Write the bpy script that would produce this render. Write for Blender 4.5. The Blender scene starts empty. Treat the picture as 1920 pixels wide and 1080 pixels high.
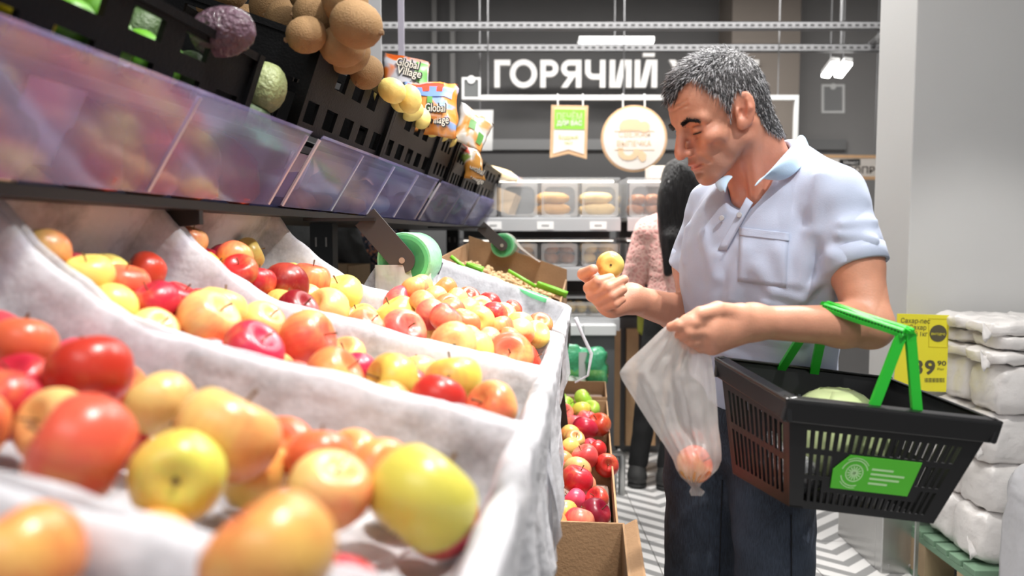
import bpy, bmesh, math, random
import numpy as np
from mathutils import Vector, Matrix, noise as mnoise
R = random.Random(7)
SC = bpy.context.scene
COL = SC.collection
# ------------------------------------------------------------------ camera, world, lights, exposure
CH, FPX, PITCH = 1.27, 1400.0, math.atan(95.0 / 1400.0)
cam_d = bpy.data.cameras.new('camera'); cam = bpy.data.objects.new('camera', cam_d); COL.objects.link(cam)
cam.location = (0, 0, CH); cam.rotation_euler = (math.pi / 2 - PITCH, 0, 0)
cam_d.sensor_width = 36.0; cam_d.lens = FPX * 36.0 / 1920.0; cam_d.clip_start = 0.02
cam_d.dof.use_dof = True; cam_d.dof.focus_distance = 1.75; cam_d.dof.aperture_fstop = 2.7
SC.camera = cam
world = bpy.data.worlds.new('world'); SC.world = world; world.use_nodes = True
world.node_tree.nodes['Background'].inputs[0].default_value = (0.95, 0.97, 1.0, 1)
world.node_tree.nodes['Background'].inputs[1].default_value = 0.27
SC.view_settings.view_transform = 'Standard'; SC.view_settings.look = 'None'
SC.view_settings.gamma = 1.0; SC.view_settings.use_curve_mapping = False
SC.view_settings.exposure = 0.5
def area(name, loc, tgt, sx, sy, power, col=(1, 0.98, 0.95), spread=180):
    d = bpy.data.lights.new(name, 'AREA'); d.shape = 'RECTANGLE'; d.size = sx; d.size_y = sy
    d.energy = power; d.color = col; d.spread = math.radians(spread)
    o = bpy.data.objects.new(name, d); COL.objects.link(o); o.location = loc
    o.rotation_euler = (Vector(tgt) - Vector(loc)).to_track_quat('-Z', 'Y').to_euler()
    return o
def spot(name, loc, tgt, power, ang, blend=0.5, rad=0.06, col=(1, 0.97, 0.93)):
    d = bpy.data.lights.new(name, 'SPOT'); d.energy = power; d.spot_size = math.radians(ang); d.spot_blend = blend
    d.shadow_soft_size = rad; d.color = col
    o = bpy.data.objects.new(name, d); COL.objects.link(o); o.location = loc
    o.rotation_euler = (Vector(tgt) - Vector(loc)).to_track_quat('-Z', 'Y').to_euler()
    return o
area('aisle_strip_light', (0.55, 1.9, 3.35), (0.55, 1.9, 0), 0.5, 3.6, 38)
area('bakery_strip_light', (0.6, 4.6, 3.2), (0.6, 4.9, 0), 3.5, 0.4, 85)
area('entrance_strip_light', (-0.6, -0.9, 3.3), (0.3, 1.6, 0.9), 2.2, 0.8, 18)
spot('produce_track_spot', (0.35, 0.7, 3.1), (-0.3, 0.9, 1.05), 135, 48)
spot('produce_track_spot', (0.55, 2.1, 3.1), (-0.2, 2.2, 1.0), 150, 48)
spot('shopper_track_spot', (0.95, 0.35, 3.15), (0.66, 1.45, 1.1), 110, 40, rad=0.03)
spot('shopper_left_spot', (-0.5, 1.1, 3.1), (0.5, 1.5, 1.0), 25, 40, rad=0.05)
spot('shopper_back_spot', (1.3, 2.2, 3.2), (0.62, 1.5, 1.35), 210, 46, rad=0.03)
spot('column_track_spot', (1.5, 1.4, 2.9), (1.8, 2.5, 0.3), 60, 50)
spot('upper_tier_fill_spot', (0.9, 1.0, 2.9), (-0.5, 1.6, 1.35), 85, 50)  # unseen fill added to brighten the packs behind the guards
spot('bakery_case_spot', (0.3, 3.4, 3.0), (0.25, 4.3, 1.1), 200, 60)
# ------------------------------------------------------------------ mapping helpers
CP, SP = math.cos(PITCH), math.sin(PITCH)
def at(px, py, Y):
    """world point seen at pixel (px,py) whose distance along +Y is Y"""
    a = (px - 960.0) / FPX; b = (540.0 - py) / FPX
    dx, dy, dz = a, CP + b * SP, -SP + b * CP
    k = Y / dy
    return Vector((dx * k, Y, CH + dz * k))
def ray(px, py):
    a = (px - 960.0) / FPX; b = (540.0 - py) / FPX
    return Vector((a, CP + b * SP, -SP + b * CP))
YAW = math.atan(150.0 / 1400.0)
UV_ = Vector((math.sin(YAW), math.cos(YAW), 0)); VV_ = Vector((math.cos(YAW), -math.sin(YAW), 0)); ZV = Vector((0, 0, 1))
CAMP = Vector((0, 0, CH))
def S(s, v, dz): return CAMP + UV_ * s + VV_ * v + ZV * dz
# ------------------------------------------------------------------ materials
MATS = {}
def mat(name, col, rough=0.5, metal=0.0, var=0.0, vscale=8.0, bump=0.0, bscale=60.0, alpha=1.0, emit=None, trans=0.0, spec=0.5, coat=0.0):
    if name in MATS: return MATS[name]
    m = bpy.data.materials.new(name); m.use_nodes = True; nt = m.node_tree; N = nt.nodes; L = nt.links
    b = N['Principled BSDF']
    c = (col[0], col[1], col[2], 1)
    b.inputs['Base Color'].default_value = c; b.inputs['Roughness'].default_value = rough; b.inputs['Metallic'].default_value = metal
    b.inputs['Specular IOR Level'].default_value = spec; b.inputs['Coat Weight'].default_value = coat
    tc = N.new('ShaderNodeTexCoord')
    if var > 0:
        n = N.new('ShaderNodeTexNoise'); n.inputs['Scale'].default_value = vscale; n.inputs['Detail'].default_value = 4
        L.new(tc.outputs['Object'], n.inputs['Vector'])
        mx = N.new('ShaderNodeMix'); mx.data_type = 'RGBA'
        mx.inputs[6].default_value = tuple(max(0, x * (1 - var)) for x in col) + (1,)
        mx.inputs[7].default_value = tuple(min(1, x * (1 + var)) for x in col) + (1,)
        L.new(n.outputs['Fac'], mx.inputs[0]); L.new(mx.outputs[2], b.inputs['Base Color'])
    if bump > 0:
        n2 = N.new('ShaderNodeTexNoise'); n2.inputs['Scale'].default_value = bscale; n2.inputs['Detail'].default_value = 3
        L.new(tc.outputs['Object'], n2.inputs['Vector'])
        bp = N.new('ShaderNodeBump'); bp.inputs['Strength'].default_value = bump; bp.inputs['Distance'].default_value = 0.01
        L.new(n2.outputs['Fac'], bp.inputs['Height']); L.new(bp.outputs['Normal'], b.inputs['Normal'])
    if emit: b.inputs['Emission Color'].default_value = tuple(emit[:3]) + (1,); b.inputs['Emission Strength'].default_value = emit[3]
    if alpha < 1: b.inputs['Alpha'].default_value = alpha
    MATS[name] = m
    return m
def film(name, col, clear, rough=0.12, gloss=0.25, translu=0.5, tint=(1, 1, 1), bump=0.0, bscale=40):
    """thin plastic or tissue sheet: part clear, part scattering, part gloss"""
    if name in MATS: return MATS[name]
    m = bpy.data.materials.new(name); m.use_nodes = True; nt = m.node_tree; N = nt.nodes; L = nt.links
    N.remove(N['Principled BSDF']); out = N['Material Output']
    tr = N.new('ShaderNodeBsdfTransparent'); tr.inputs[0].default_value = (*tint, 1)
    di = N.new('ShaderNodeBsdfDiffuse'); di.inputs[0].default_value = (*col, 1)
    tl = N.new('ShaderNodeBsdfTranslucent'); tl.inputs[0].default_value = (*col, 1)
    gl = N.new('ShaderNodeBsdfGlossy'); gl.inputs['Roughness'].default_value = rough
    m1 = N.new('ShaderNodeMixShader'); m1.inputs[0].default_value = translu
    m2 = N.new('ShaderNodeMixShader'); m2.inputs[0].default_value = clear
    m3 = N.new('ShaderNodeMixShader')
    lw = N.new('ShaderNodeLayerWeight'); lw.inputs[0].default_value = 0.35
    mu = N.new('ShaderNodeMath'); mu.operation = 'MULTIPLY'; mu.inputs[1].default_value = gloss
    L.new(lw.outputs['Fresnel'], mu.inputs[0])
    L.new(di.outputs[0], m1.inputs[1]); L.new(tl.outputs[0], m1.inputs[2])
    L.new(m1.outputs[0], m2.inputs[1]); L.new(tr.outputs[0], m2.inputs[2])
    L.new(mu.outputs[0], m3.inputs[0]); L.new(m2.outputs[0], m3.inputs[1]); L.new(gl.outputs[0], m3.inputs[2])
    L.new(m3.outputs[0], out.inputs['Surface'])
    if bump > 0:
        tc = N.new('ShaderNodeTexCoord'); n2 = N.new('ShaderNodeTexNoise'); n2.inputs['Scale'].default_value = bscale
        L.new(tc.outputs['Object'], n2.inputs['Vector'])
        bp = N.new('ShaderNodeBump'); bp.inputs['Strength'].default_value = bump; bp.inputs['Distance'].default_value = 0.01
        L.new(n2.outputs['Fac'], bp.inputs['Height'])
        for q in (di, tl, gl): L.new(bp.outputs['Normal'], q.inputs['Normal'])
    MATS[name] = m
    return m
# ------------------------------------------------------------------ objects and parenting (meshes are written in world space)
def wmat(o):
    M = o.matrix_parent_inverse @ o.matrix_basis if o.parent else o.matrix_basis
    return wmat(o.parent) @ M if o.parent else M.copy()
def setparent(o, p):
    if p is None: return
    o.parent = p; o.matrix_parent_inverse = wmat(p).inverted()
def tag(o, label=None, cat=None, group=None, kind=None):
    if label: o['label'] = label
    if cat: o['category'] = cat
    if group: o['group'] = group
    if kind: o['kind'] = kind
    return o
def thing(name, label, cat, loc=(0, 0, 0), group=None):
    o = bpy.data.objects.new(name, None); COL.objects.link(o); o.location = loc; o.empty_display_size = 0.05
    return tag(o, label, cat, group)
class MB:
    def __init__(s): s.v = []; s.f = []; s.mi = []
    def add(s, vs, fs, mi=0):
        k = len(s.v); s.v += [tuple(p) for p in vs]; s.f += [tuple(i + k for i in f) for f in fs]; s.mi += [mi] * len(fs); return s
    def hexa(s, p, mi=0):   # 8 corners: bottom 0-3, top 4-7
        return s.add(p, [(3, 2, 1, 0), (4, 5, 6, 7), (0, 1, 5, 4), (1, 2, 6, 5), (2, 3, 7, 6), (3, 0, 4, 7)], mi)
    def box(s, lo, hi, mi=0):
        (a, b, c), (d, e, f) = lo, hi
        return s.hexa([(a, b, c), (d, b, c), (d, e, c), (a, e, c), (a, b, f), (d, b, f), (d, e, f), (a, e, f)], mi)
    def obox(s, o, A, B, C, mi=0):   # corner + three edge vectors (right handed)
        o, A, B, C = Vector(o), Vector(A), Vector(B), Vector(C)
        return s.hexa([o, o + A, o + A + B, o + B, o + C, o + A + C, o + A + B + C, o + B + C], mi)
    def tube(s, pts, r, n=10, cap=True, mi=0, flat=1.0, up=None):
        pts = [Vector(p) for p in pts]; rr = r if hasattr(r, '__len__') else [r] * len(pts)
        prev = None; vs = []
        for i, p in enumerate(pts):
            t = (pts[min(i + 1, len(pts) - 1)] - pts[max(i - 1, 0)]).normalized()
            if prev is None:
                a = Vector(up) if up else (Vector((0, 0, 1)) if abs(t.z) < 0.9 else Vector((1, 0, 0)))
            else: a = prev
            x = (a - t * a.dot(t)).normalized(); y = t.cross(x); prev = x
            for k in range(n):
                q = 2 * math.pi * k / n
                vs.append(p + x * math.cos(q) * rr[i] * flat + y * math.sin(q) * rr[i])
        fs = []
        for i in range(len(pts) - 1):
            for k in range(n):
                fs.append((i * n + k, i * n + (k + 1) % n, (i + 1) * n + (k + 1) % n, (i + 1) * n + k))
        if cap: fs.append(tuple(range(n))[::-1]); fs.append(tuple((len(pts) - 1) * n + k for k in range(n)))
        return s.add(vs, fs, mi)
    def lathe(s, prof, n=20, o=(0, 0, 0), ax=(0, 0, 1), mi=0):  # prof: (r, h)
        o = Vector(o); z = Vector(ax).normalized(); x = z.orthogonal().normalized(); y = z.cross(x); vs = []
        for r, h in prof:
            for k in range(n):
                q = 2 * math.pi * k / n; vs.append(o + z * h + x * r * math.cos(q) + y * r * math.sin(q))
        fs = []
        for i in range(len(prof) - 1):
            for k in range(n): fs.append((i * n + k, i * n + (k + 1) % n, (i + 1) * n + (k + 1) % n, (i + 1) * n + k))
        if prof[0][0] > 1e-5: fs.append(tuple(range(n))[::-1])
        if prof[-1][0] > 1e-5: fs.append(tuple((len(prof) - 1) * n + k for k in range(n)))
        return s.add(vs, fs, mi)
    def prism(s, poly, ext, mi=0):   # planar polygon of points + extrusion vector
        n = len(poly); e = Vector(ext); P = [Vector(p) for p in poly]
        return s.add(P + [p + e for p in P], [tuple(range(n))[::-1], tuple(range(n, 2 * n))] + [(i, (i + 1) % n, n + (i + 1) % n, n + i) for i in range(n)], mi)
    def grid(s, P, closed_u=False, closed_v=False, mi=0):   # P[i][j] points
        a, b = len(P), len(P[0]); fs = []
        for i in range(a if closed_u else a - 1):
            for j in range(b if closed_v else b - 1):
                fs.append((i * b + j, ((i + 1) % a) * b + j, ((i + 1) % a) * b + (j + 1) % b, i * b + (j + 1) % b))
        return s.add([p for row in P for p in row], fs, mi)
    def build(s, name, mats, parent=None, smooth=False, bevel=0.0, solid=0.0, sub=0, autos=None, origin=None):
        me = bpy.data.meshes.new(name)
        vs = s.v
        o = bpy.data.objects.new(name, me); COL.objects.link(o)
        if parent is None:
            if origin is None:
                a = np.array(vs); origin = Vector(((a[:, 0].min() + a[:, 0].max()) / 2, (a[:, 1].min() + a[:, 1].max()) / 2, a[:, 2].min()))
            origin = Vector(origin); vs = [tuple(Vector(p) - origin) for p in vs]; o.location = origin
        me.from_pydata(vs, [], s.f)
        for m in (mats if isinstance(mats, (list, tuple)) else [mats]): me.materials.append(m)
        if any(s.mi): me.polygons.foreach_set('material_index', s.mi)
        if smooth: me.polygons.foreach_set('use_smooth', [True] * len(me.polygons))
        if parent is not None or bevel or autos:
            pass
        bm = bmesh.new(); bm.from_mesh(me)
        if autos is not None or smooth or bevel: bmesh.ops.remove_doubles(bm, verts=bm.verts, dist=1e-5)
        bmesh.ops.recalc_face_normals(bm, faces=bm.faces); bm.to_mesh(me); bm.free()
        if bevel:
            q = o.modifiers.new('bevel', 'BEVEL'); q.width = bevel; q.segments = 2; q.limit_method = 'ANGLE'
        if solid:
            q = o.modifiers.new('solid', 'SOLIDIFY'); q.thickness = solid; q.offset = 0
        if sub:
            q = o.modifiers.new('sub', 'SUBSURF'); q.levels = sub; q.render_levels = sub
        if autos is not None:
            me.polygons.foreach_set('use_smooth', [True] * len(me.polygons)); me.set_sharp_from_angle(angle=math.radians(autos))
        setparent(o, parent)
        return o
def raw_mesh(name, V, F, mats, parent=None, smooth=True, colors=None, origin=None):
    me = bpy.data.meshes.new(name); o = bpy.data.objects.new(name, me); COL.objects.link(o)
    V = np.asarray(V, dtype=float)
    if parent is None:
        if origin is None: origin = np.array([(V[:, 0].min() + V[:, 0].max()) / 2, (V[:, 1].min() + V[:, 1].max()) / 2, V[:, 2].min()])
        V = V - np.asarray(origin); o.location = tuple(origin)
    me.from_pydata(V.tolist(), [], F.tolist() if hasattr(F, 'tolist') else F)
    if smooth: me.polygons.foreach_set('use_smooth', [True] * len(me.polygons))
    for m in (mats if isinstance(mats, (list, tuple)) else [mats]): me.materials.append(m)
    if colors is not None:
        a = me.color_attributes.new('Col', 'FLOAT_COLOR', 'POINT')
        c = np.ones((len(V), 4), dtype=np.float32); c[:, :3] = colors; a.data.foreach_set('color', c.ravel())
    setparent(o, parent)
    return o
def copy_tree(o, parent=None):
    c = o.copy(); COL.objects.link(c)
    if parent is not None: c.parent = parent
    for ch in list(o.children): copy_tree(ch, c)
    return c
def text(s, name, p0, right, up, height, m, parent, bold=0.0, ext=0.001, width=None, align='LEFT'):
    """flat lettering as a mesh: p0 lower-left corner, cap height 'height', optional fitted width"""
    cu = bpy.data.curves.new(name, 'FONT'); cu.body = s; cu.size = 1.0; cu.extrude = 0.5 if ext > 0.002 else 0; cu.resolution_u = 3
    t = bpy.data.objects.new(name, cu); COL.objects.link(t)
    dg = bpy.context.evaluated_depsgraph_get(); m0 = bpy.data.meshes.new_from_object(t.evaluated_get(dg))
    bpy.data.objects.remove(t); bpy.data.curves.remove(cu)
    n = len(m0.vertices); a = np.zeros(n * 3); m0.vertices.foreach_get('co', a); a = a.reshape(-1, 3)
    fs = [tuple(p.vertices) for p in m0.polygons]; bpy.data.meshes.remove(m0)
    if bold > 0:       # heavier strokes: the outline repeated a little way round
        cp = [a]; n0 = len(a); f0_ = list(fs)
        for k in range(8):
            cp.append(a + np.array([bold * math.cos(k * 0.785), bold * math.sin(k * 0.785), -0.004 * (k + 1)])); fs += [tuple(i + n0 * (k + 1) for i in f) for f in f0_]
        a = np.concatenate(cp)
    me = bpy.data.meshes.new(name); me.from_pydata(a.tolist(), [], fs)
    w = a[:, 0].max() - a[:, 0].min(); k = height / 0.727; kx = k if width is None else width / w
    a[:, 0] -= a[:, 0].min()
    if align == 'CENTER': a[:, 0] -= w / 2
    right = Vector(right).normalized(); up = Vector(up).normalized(); nn = right.cross(up)
    W = np.array(p0)[None, :] + a[:, :1] * kx * np.array(right) + a[:, 1:2] * k * np.array(up) + np.array(nn)[None, :] * (0.0006 + ((a[:, 2:3] + 0.5) * ext if ext > 0.002 else a[:, 2:3] * 0.004))
    me.vertices.foreach_set('co', W.ravel()); me.update(); me.materials.clear(); me.materials.append(m); me.name = name
    o = bpy.data.objects.new(name, me); COL.objects.link(o)
    setparent(o, parent); return o
# ------------------------------------------------------------------ signed distance modelling (surface nets)
def ell(P, c, r, M=None):
    q = P - np.asarray(c, dtype=np.float32)
    if M is not None: q = q @ np.asarray(M, dtype=np.float32)
    r = np.asarray(r, dtype=np.float32)
    k0 = np.sqrt(((q / r) ** 2).sum(1)) + 1e-9; k1 = np.sqrt(((q / (r * r)) ** 2).sum(1)) + 1e-9
    return k0 * (k0 - 1) / k1
def cap(P, a, b, ra, rb=None):
    rb = ra if rb is None else rb
    a = np.asarray(a, dtype=np.float32); b = np.asarray(b, dtype=np.float32); d = b - a
    t = np.clip(((P - a) @ d) / max(float(d @ d), 1e-12), 0, 1)
    q = P - a - t[:, None] * d
    return np.sqrt((q * q).sum(1)) - (ra + (rb - ra) * t)
def chain(P, pts, rs, k=0.01):
    d = None
    for i in range(len(pts) - 1):
        e = cap(P, pts[i], pts[i + 1], rs[i], rs[i + 1]); d = e if d is None else smin(d, e, k)
    return d
def smin(a, b, k):
    h = np.clip(0.5 + 0.5 * (b - a) / k, 0, 1); return b + (a - b) * h - k * h * (1 - h)
def smax(a, b, k): return -smin(-a, -b, k)
def rbox(P, c, r, M=None, rad=0.01):
    q = P - np.asarray(c, dtype=np.float32)
    if M is not None: q = q @ np.asarray(M, dtype=np.float32)
    q = np.abs(q) - (np.asarray(r, dtype=np.float32) - rad)
    return np.sqrt((np.maximum(q, 0) ** 2).sum(1)) + np.minimum(q.max(1), 0) - rad
def vnoise(P, scale, seed=0):
    """cheap smooth pseudo noise in about -1..1"""
    g = np.random.RandomState(seed); o = np.zeros(len(P), dtype=np.float32)
    for i in range(6):
        d = g.normal(size=3); d /= np.linalg.norm(d); ph = g.uniform(0, 6.28, 2); d2 = g.normal(size=3); d2 /= np.linalg.norm(d2)
        o += np.sin(P @ d.astype(np.float32) * scale * g.uniform(0.7, 1.5) + ph[0] + 1.3 * np.sin(P @ d2.astype(np.float32) * scale * 0.8 + ph[1]))
    return o / 4.0
def sdf_mesh(f, lo, hi, h, B=12, slack=0.012):
    lo = np.asarray(lo, dtype=np.float64); hi = np.asarray(hi, dtype=np.float64)
    nb = np.ceil((hi - lo) / (h * B)).astype(int) + 1
    def F(P):
        o = np.empty(len(P), dtype=np.float32)
        for i in range(0, len(P), 120000): o[i:i + 120000] = f(P[i:i + 120000].astype(np.float32))
        return o
    bi = np.stack(np.meshgrid(*[np.arange(n) for n in nb], indexing='ij'), -1).reshape(-1, 3)
    d = F(lo + (bi + 0.5) * B * h)
    act = bi[np.abs(d) < B * h * 0.87 * 1.25 + slack]
    g = np.stack(np.meshgrid(*[np.arange(B + 1)] * 3, indexing='ij'), -1).reshape(-1, 3)
    G = act[:, None, :] * B + g[None]
    V = F((lo + G.reshape(-1, 3) * h)).reshape(len(act), B + 1, B + 1, B + 1)
    sh = nb * B + 2
    def key(i): return (i[..., 0] * sh[1] + i[..., 1]) * sh[2] + i[..., 2]
    s = V < 0
    c = [s[:, i:i + B, j:j + B, k:k + B] for i in (0, 1) for j in (0, 1) for k in (0, 1)]
    cnt = sum(x.astype(np.int8) for x in c); A = np.argwhere((cnt > 0) & (cnt < 8))
    b_, ii, jj, kk = A.T
    corner = np.stack([V[b_, ii + i, jj + j, kk + k] for i in (0, 1) for j in (0, 1) for k in (0, 1)], 1)
    off = np.array([(i, j, k) for i in (0, 1) for j in (0, 1) for k in (0, 1)], dtype=np.float64)
    acc = np.zeros((len(A), 3)); n = np.zeros(len(A))
    for a in range(8):
        for b2 in range(a + 1, 8):
            if np.abs(off[a] - off[b2]).sum() != 1: continue
            va, vb = corner[:, a], corner[:, b2]; m = (va < 0) != (vb < 0)
            t = np.where(m, va / np.where(m, va - vb, 1), 0)
            acc += np.where(m[:, None], off[a] + t[:, None] * (off[b2] - off[a]), 0); n += m
    cell = act[b_] * B + A[:, 1:]
    pos = lo + (cell + acc / n[:, None]) * h
    ks = key(cell); order = np.argsort(ks); ks = ks[order]; pos = pos[order]
    quads = []
    for ax in range(3):
        sl = [slice(0, B)] * 3; sl2 = [slice(0, B)] * 3; sl2[ax] = slice(1, B + 1)
        s0 = s[(slice(None), *sl)]; s1 = s[(slice(None), *sl2)]
        E = np.argwhere(s0 != s1); e = act[E[:, 0]] * B + E[:, 1:]; inside = s0[tuple(E.T)]
        u, v = (ax + 1) % 3, (ax + 2) % 3
        du = np.zeros(3, int); du[u] = 1; dv = np.zeros(3, int); dv[v] = 1
        q = np.stack([key(e - du - dv), key(e - dv), key(e), key(e - du)], 1)
        q[~inside] = q[~inside][:, ::-1]
        ix = np.searchsorted(ks, q); ix = np.clip(ix, 0, len(ks) - 1); ok = (ks[ix] == q).all(1)
        quads.append(ix[ok])
    return pos, np.concatenate(quads)
# ------------------------------------------------------------------ materials used widely
BLACK = mat('black_plastic', (0.004, 0.004, 0.0045), 0.4, var=0.3, vscale=15, bump=0.08, bscale=200, spec=0.15)
BMETAL = mat('black_painted_metal', (0.018, 0.017, 0.017), 0.45, var=0.2)
STEEL = mat('brushed_steel', (0.55, 0.55, 0.54), 0.32, 0.9, var=0.1)
CARD = mat('brown_cardboard', (0.42, 0.25, 0.13), 0.85, var=0.15, vscale=20, bump=0.15, bscale=150)
WHITE = mat('white_paint', (0.8, 0.8, 0.79), 0.5)
LETTER = mat('letter_white', (0.82, 0.8, 0.78), 0.5)
INK = mat('black_ink', (0.02, 0.02, 0.02), 0.6)
WOODE = mat('pale_wood_edge', (0.72, 0.45, 0.25), 0.5, var=0.12, vscale=30)
CREAM = mat('cream_board', (0.82, 0.76, 0.7), 0.5)
GREEN = mat('sign_green', (0.27, 0.6, 0.06), 0.5)
GREENP = mat('green_plastic', (0.03, 0.50, 0.045), 0.35, var=0.08)
def structure(o): o['kind'] = 'structure'; return o
# ------------------------------------------------------------------ floor of printed tiles
def tile_mat():
    m = bpy.data.materials.new('zigzag_tile'); m.use_nodes = True; N = m.node_tree.nodes; L = m.node_tree.links; b = N['Principled BSDF']
    g = N.new('ShaderNodeNewGeometry'); sx = N.new('ShaderNodeSeparateXYZ'); L.new(g.outputs['Position'], sx.inputs[0])
    def mth(op, a, bb=None):
        n = N.new('ShaderNodeMath'); n.operation = op
        for i, q in enumerate((a, bb)):
            if q is None: continue
            if isinstance(q, (int, float)): n.inputs[i].default_value = q
            else: L.new(q, n.inputs[i])
        return n.outputs[0]
    z = mth('PINGPONG', mth('ADD', sx.outputs[0], 20.0), 0.3)
    t = mth('ADD', sx.outputs[1], mth('MULTIPLY', z, 0.8))
    fr = mth('FRACT', mth('MULTIPLY', t, 1 / 0.105))
    k = mth('LESS_THAN', fr, 0.45)
    mx = N.new('ShaderNodeMix'); mx.data_type = 'RGBA'; mx.inputs[6].default_value = (0.78, 0.77, 0.76, 1); mx.inputs[7].default_value = (0.31, 0.31, 0.31, 1)
    L.new(k, mx.inputs[0]); L.new(mx.outputs[2], b.inputs['Base Color']); b.inputs['Roughness'].default_value = 0.28
    return m
TILE = tile_mat()
fl = MB(); fl.box((-6, -2, -0.1), (6, 9, -0.008)); floor = structure(fl.build('floor', mat('grout', (0.3, 0.29, 0.28), 0.8)))
tb = MB(); tb.box((-0.298, -0.298, -0.008), (0.298, 0.298, 0.0)); t0 = tb.build('tile', TILE, floor, bevel=0.0)
for i in range(-4, 7):
    for j in range(0, 13):
        o = t0 if (i, j) == (0, 0) else t0.copy()
        if o is not t0: COL.objects.link(o)
        o.location = Vector((0.27 + i * 0.6, 0.35 + j * 0.6, 0)) 
# ------------------------------------------------------------------ walls, ceiling
WALLD = mat('dark_grey_wall', (0.105, 0.102, 0.102), 0.7, var=0.08, vscale=3)
WALL_LIT = mat('lit_grey_wall', (0.27, 0.262, 0.258), 0.7, var=0.05, vscale=3)  # paler than the dark wall: the lamp's light is put into the colour
CEILM = mat('ceiling_dark', (0.075, 0.07, 0.066), 0.8, var=0.15, vscale=2)
b = MB(); b.box((-6, 6.6, 0), (2.42, 6.75, 3.72)); structure(b.build('wall_back', WALLD))
b = MB(); b.box((2.42, 6.6, 0), (6, 6.75, 3.72)); structure(b.build('wall_back_right', WALL_LIT))
b = MB(); b.box((-6.1, -2, 0), (-6, 6.75, 3.72)); structure(b.build('wall_left', WALLD))
b = MB(); b.box((6, -2, 0), (6.1, 6.75, 3.72)); structure(b.build('wall_right', WALL_LIT))
b = MB(); b.box((-6, -2, 3.72), (6, 6.75, 3.8)); structure(b.build('ceiling', CEILM))
p0 = at(1372, 100, 6.2); p1 = at(1500, 100, 6.2)
b = MB(); b.box((p0.x, 6.2, 0), (p1.x, 6.599, 3.719)); structure(b.build('trim_1', mat('brown_grey_pilaster', (0.2, 0.17, 0.145), 0.7, var=0.06, vscale=3)))
b = MB(); b.box((-1.2, 6.55, 2.03), (2.9, 6.599, 2.12)); structure(b.build('trim_2', mat('grey_duct', (0.2, 0.2, 0.2), 0.5)))
b = MB(); b.box((-1.2, 6.56, 0.9), (2.4, 6.599, 1.74)); structure(b.build('trim_3', mat('grey_splash', (0.15, 0.15, 0.152), 0.6, var=0.05)))
for n, px in enumerate((815, 849)):
    p = at(px, 100, 6.45); b = MB(); b.box((p.x - 0.02, 6.43, 1.95), (p.x + 0.02, 6.47, 3.71)); structure(b.build('trim_%d' % (4 + n), mat('pipe_dark', (0.16, 0.155, 0.15), 0.5)))
# perforated rails of galvanised steel under the ceiling
RAIL = mat('galvanised_rail', (0.2, 0.2, 0.205), 0.5, 0.2, var=0.15, vscale=30)
HOLE = mat('rail_slot_dark', (0.03, 0.03, 0.03), 0.9)
def rail(name_label, y0, y1, Y, x0=690, x1=1700):
    a = at(x0, y0, Y); c = at(x1, y1, Y); hh = (a.z - c.z)
    t = thing('ceiling_rail', name_label, 'rail', ((a.x + c.x) / 2, Y, c.z))
    b = MB(); b.box((a.x, Y, c.z), (c.x, Y + 0.003, a.z)); b.box((a.x, Y, a.z - 0.004), (c.x, Y + 0.05, a.z)); b.box((a.x, Y, c.z), (c.x, Y + 0.05, c.z + 0.004))
    b.build('channel', RAIL, t)
    b = MB(); n = int((c.x - a.x) / 0.048)
    for i in range(n): b.box((a.x + 0.01 + i * 0.048, Y - 0.0015, c.z + hh * 0.38), (a.x + 0.035 + i * 0.048, Y - 0.0002, c.z + hh * 0.62))
    o = b.build('slot_row', HOLE, t); o['kind'] = 'stuff'
    for px in (x0 + 60, x1 - 120):
        q = at(px, y0, Y); b = MB(); b.tube([(q.x, Y + 0.025, q.z), (q.x, Y + 0.025, 3.72)], 0.006, 6); b.build('hanger_rod', RAIL, t)
rail('perforated steel rail high under the dark ceiling, upper of two', 40, 54, 4.9)
rail('perforated steel rail just above the big white letters, lower of two', 82, 96, 5.1)
b = MB(); a = at(1620, 92, 5.4); c = at(1660, 58, 4.7); b.tube([a, c], 0.018, 4); tag(b.build('ceiling_strut', RAIL), 'short slanting steel strut between the ceiling rails by the white column', 'strut')
# lamps
LAMP = mat('lamp_diffuser', (1, 1, 1), 0.5, emit=(1, 0.98, 0.95, 9))
def lamp(label, pts, zt, group=None):
    c = sum((Vector(p) for p in pts), Vector()) / 4
    t = thing('ceiling_lamp', label, 'lamp', (c.x, c.y, c.z), group)
    b = MB(); b.prism(pts, (0, 0, 0.02)); b.build('diffuser', LAMP, t, bevel=0.006)
    b = MB(); b.prism([c + (Vector(p) - c) * 1.03 + Vector((0, 0, 0.02)) for p in pts], (0, 0, 0.03)); b.build('housing', WHITE, t)
    b = MB(); b.tube([c + Vector((0, 0, 0.05)), (c.x, c.y, 3.72)], 0.004, 6); b.build('hanger_wire', RAIL, t)
a = at(1088, 82, 5.3); c = at(1225, 82, 5.3)
lamp('long white tube lamp between the ceiling rails left of the man', [a, c, c + Vector((0, 0.22, 0)), a + Vector((0, 0.22, 0))], 3.7)
for q, lb in ((1540, 'slanted bright panel lamp, left of the pair right of the man'), (1564, 'slanted bright panel lamp, right of the pair beside the column')):
    a = at(q, 143, 5.6); dz = a.z
    def hit(px, py):
        r = ray(px, py); k = (dz - CH) / r.z; return CAMP + r * k
    lamp(lb, [hit(q, 145), hit(q + 15, 147), hit(q + 34, 123), hit(q + 19, 121)], 3.7)
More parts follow.
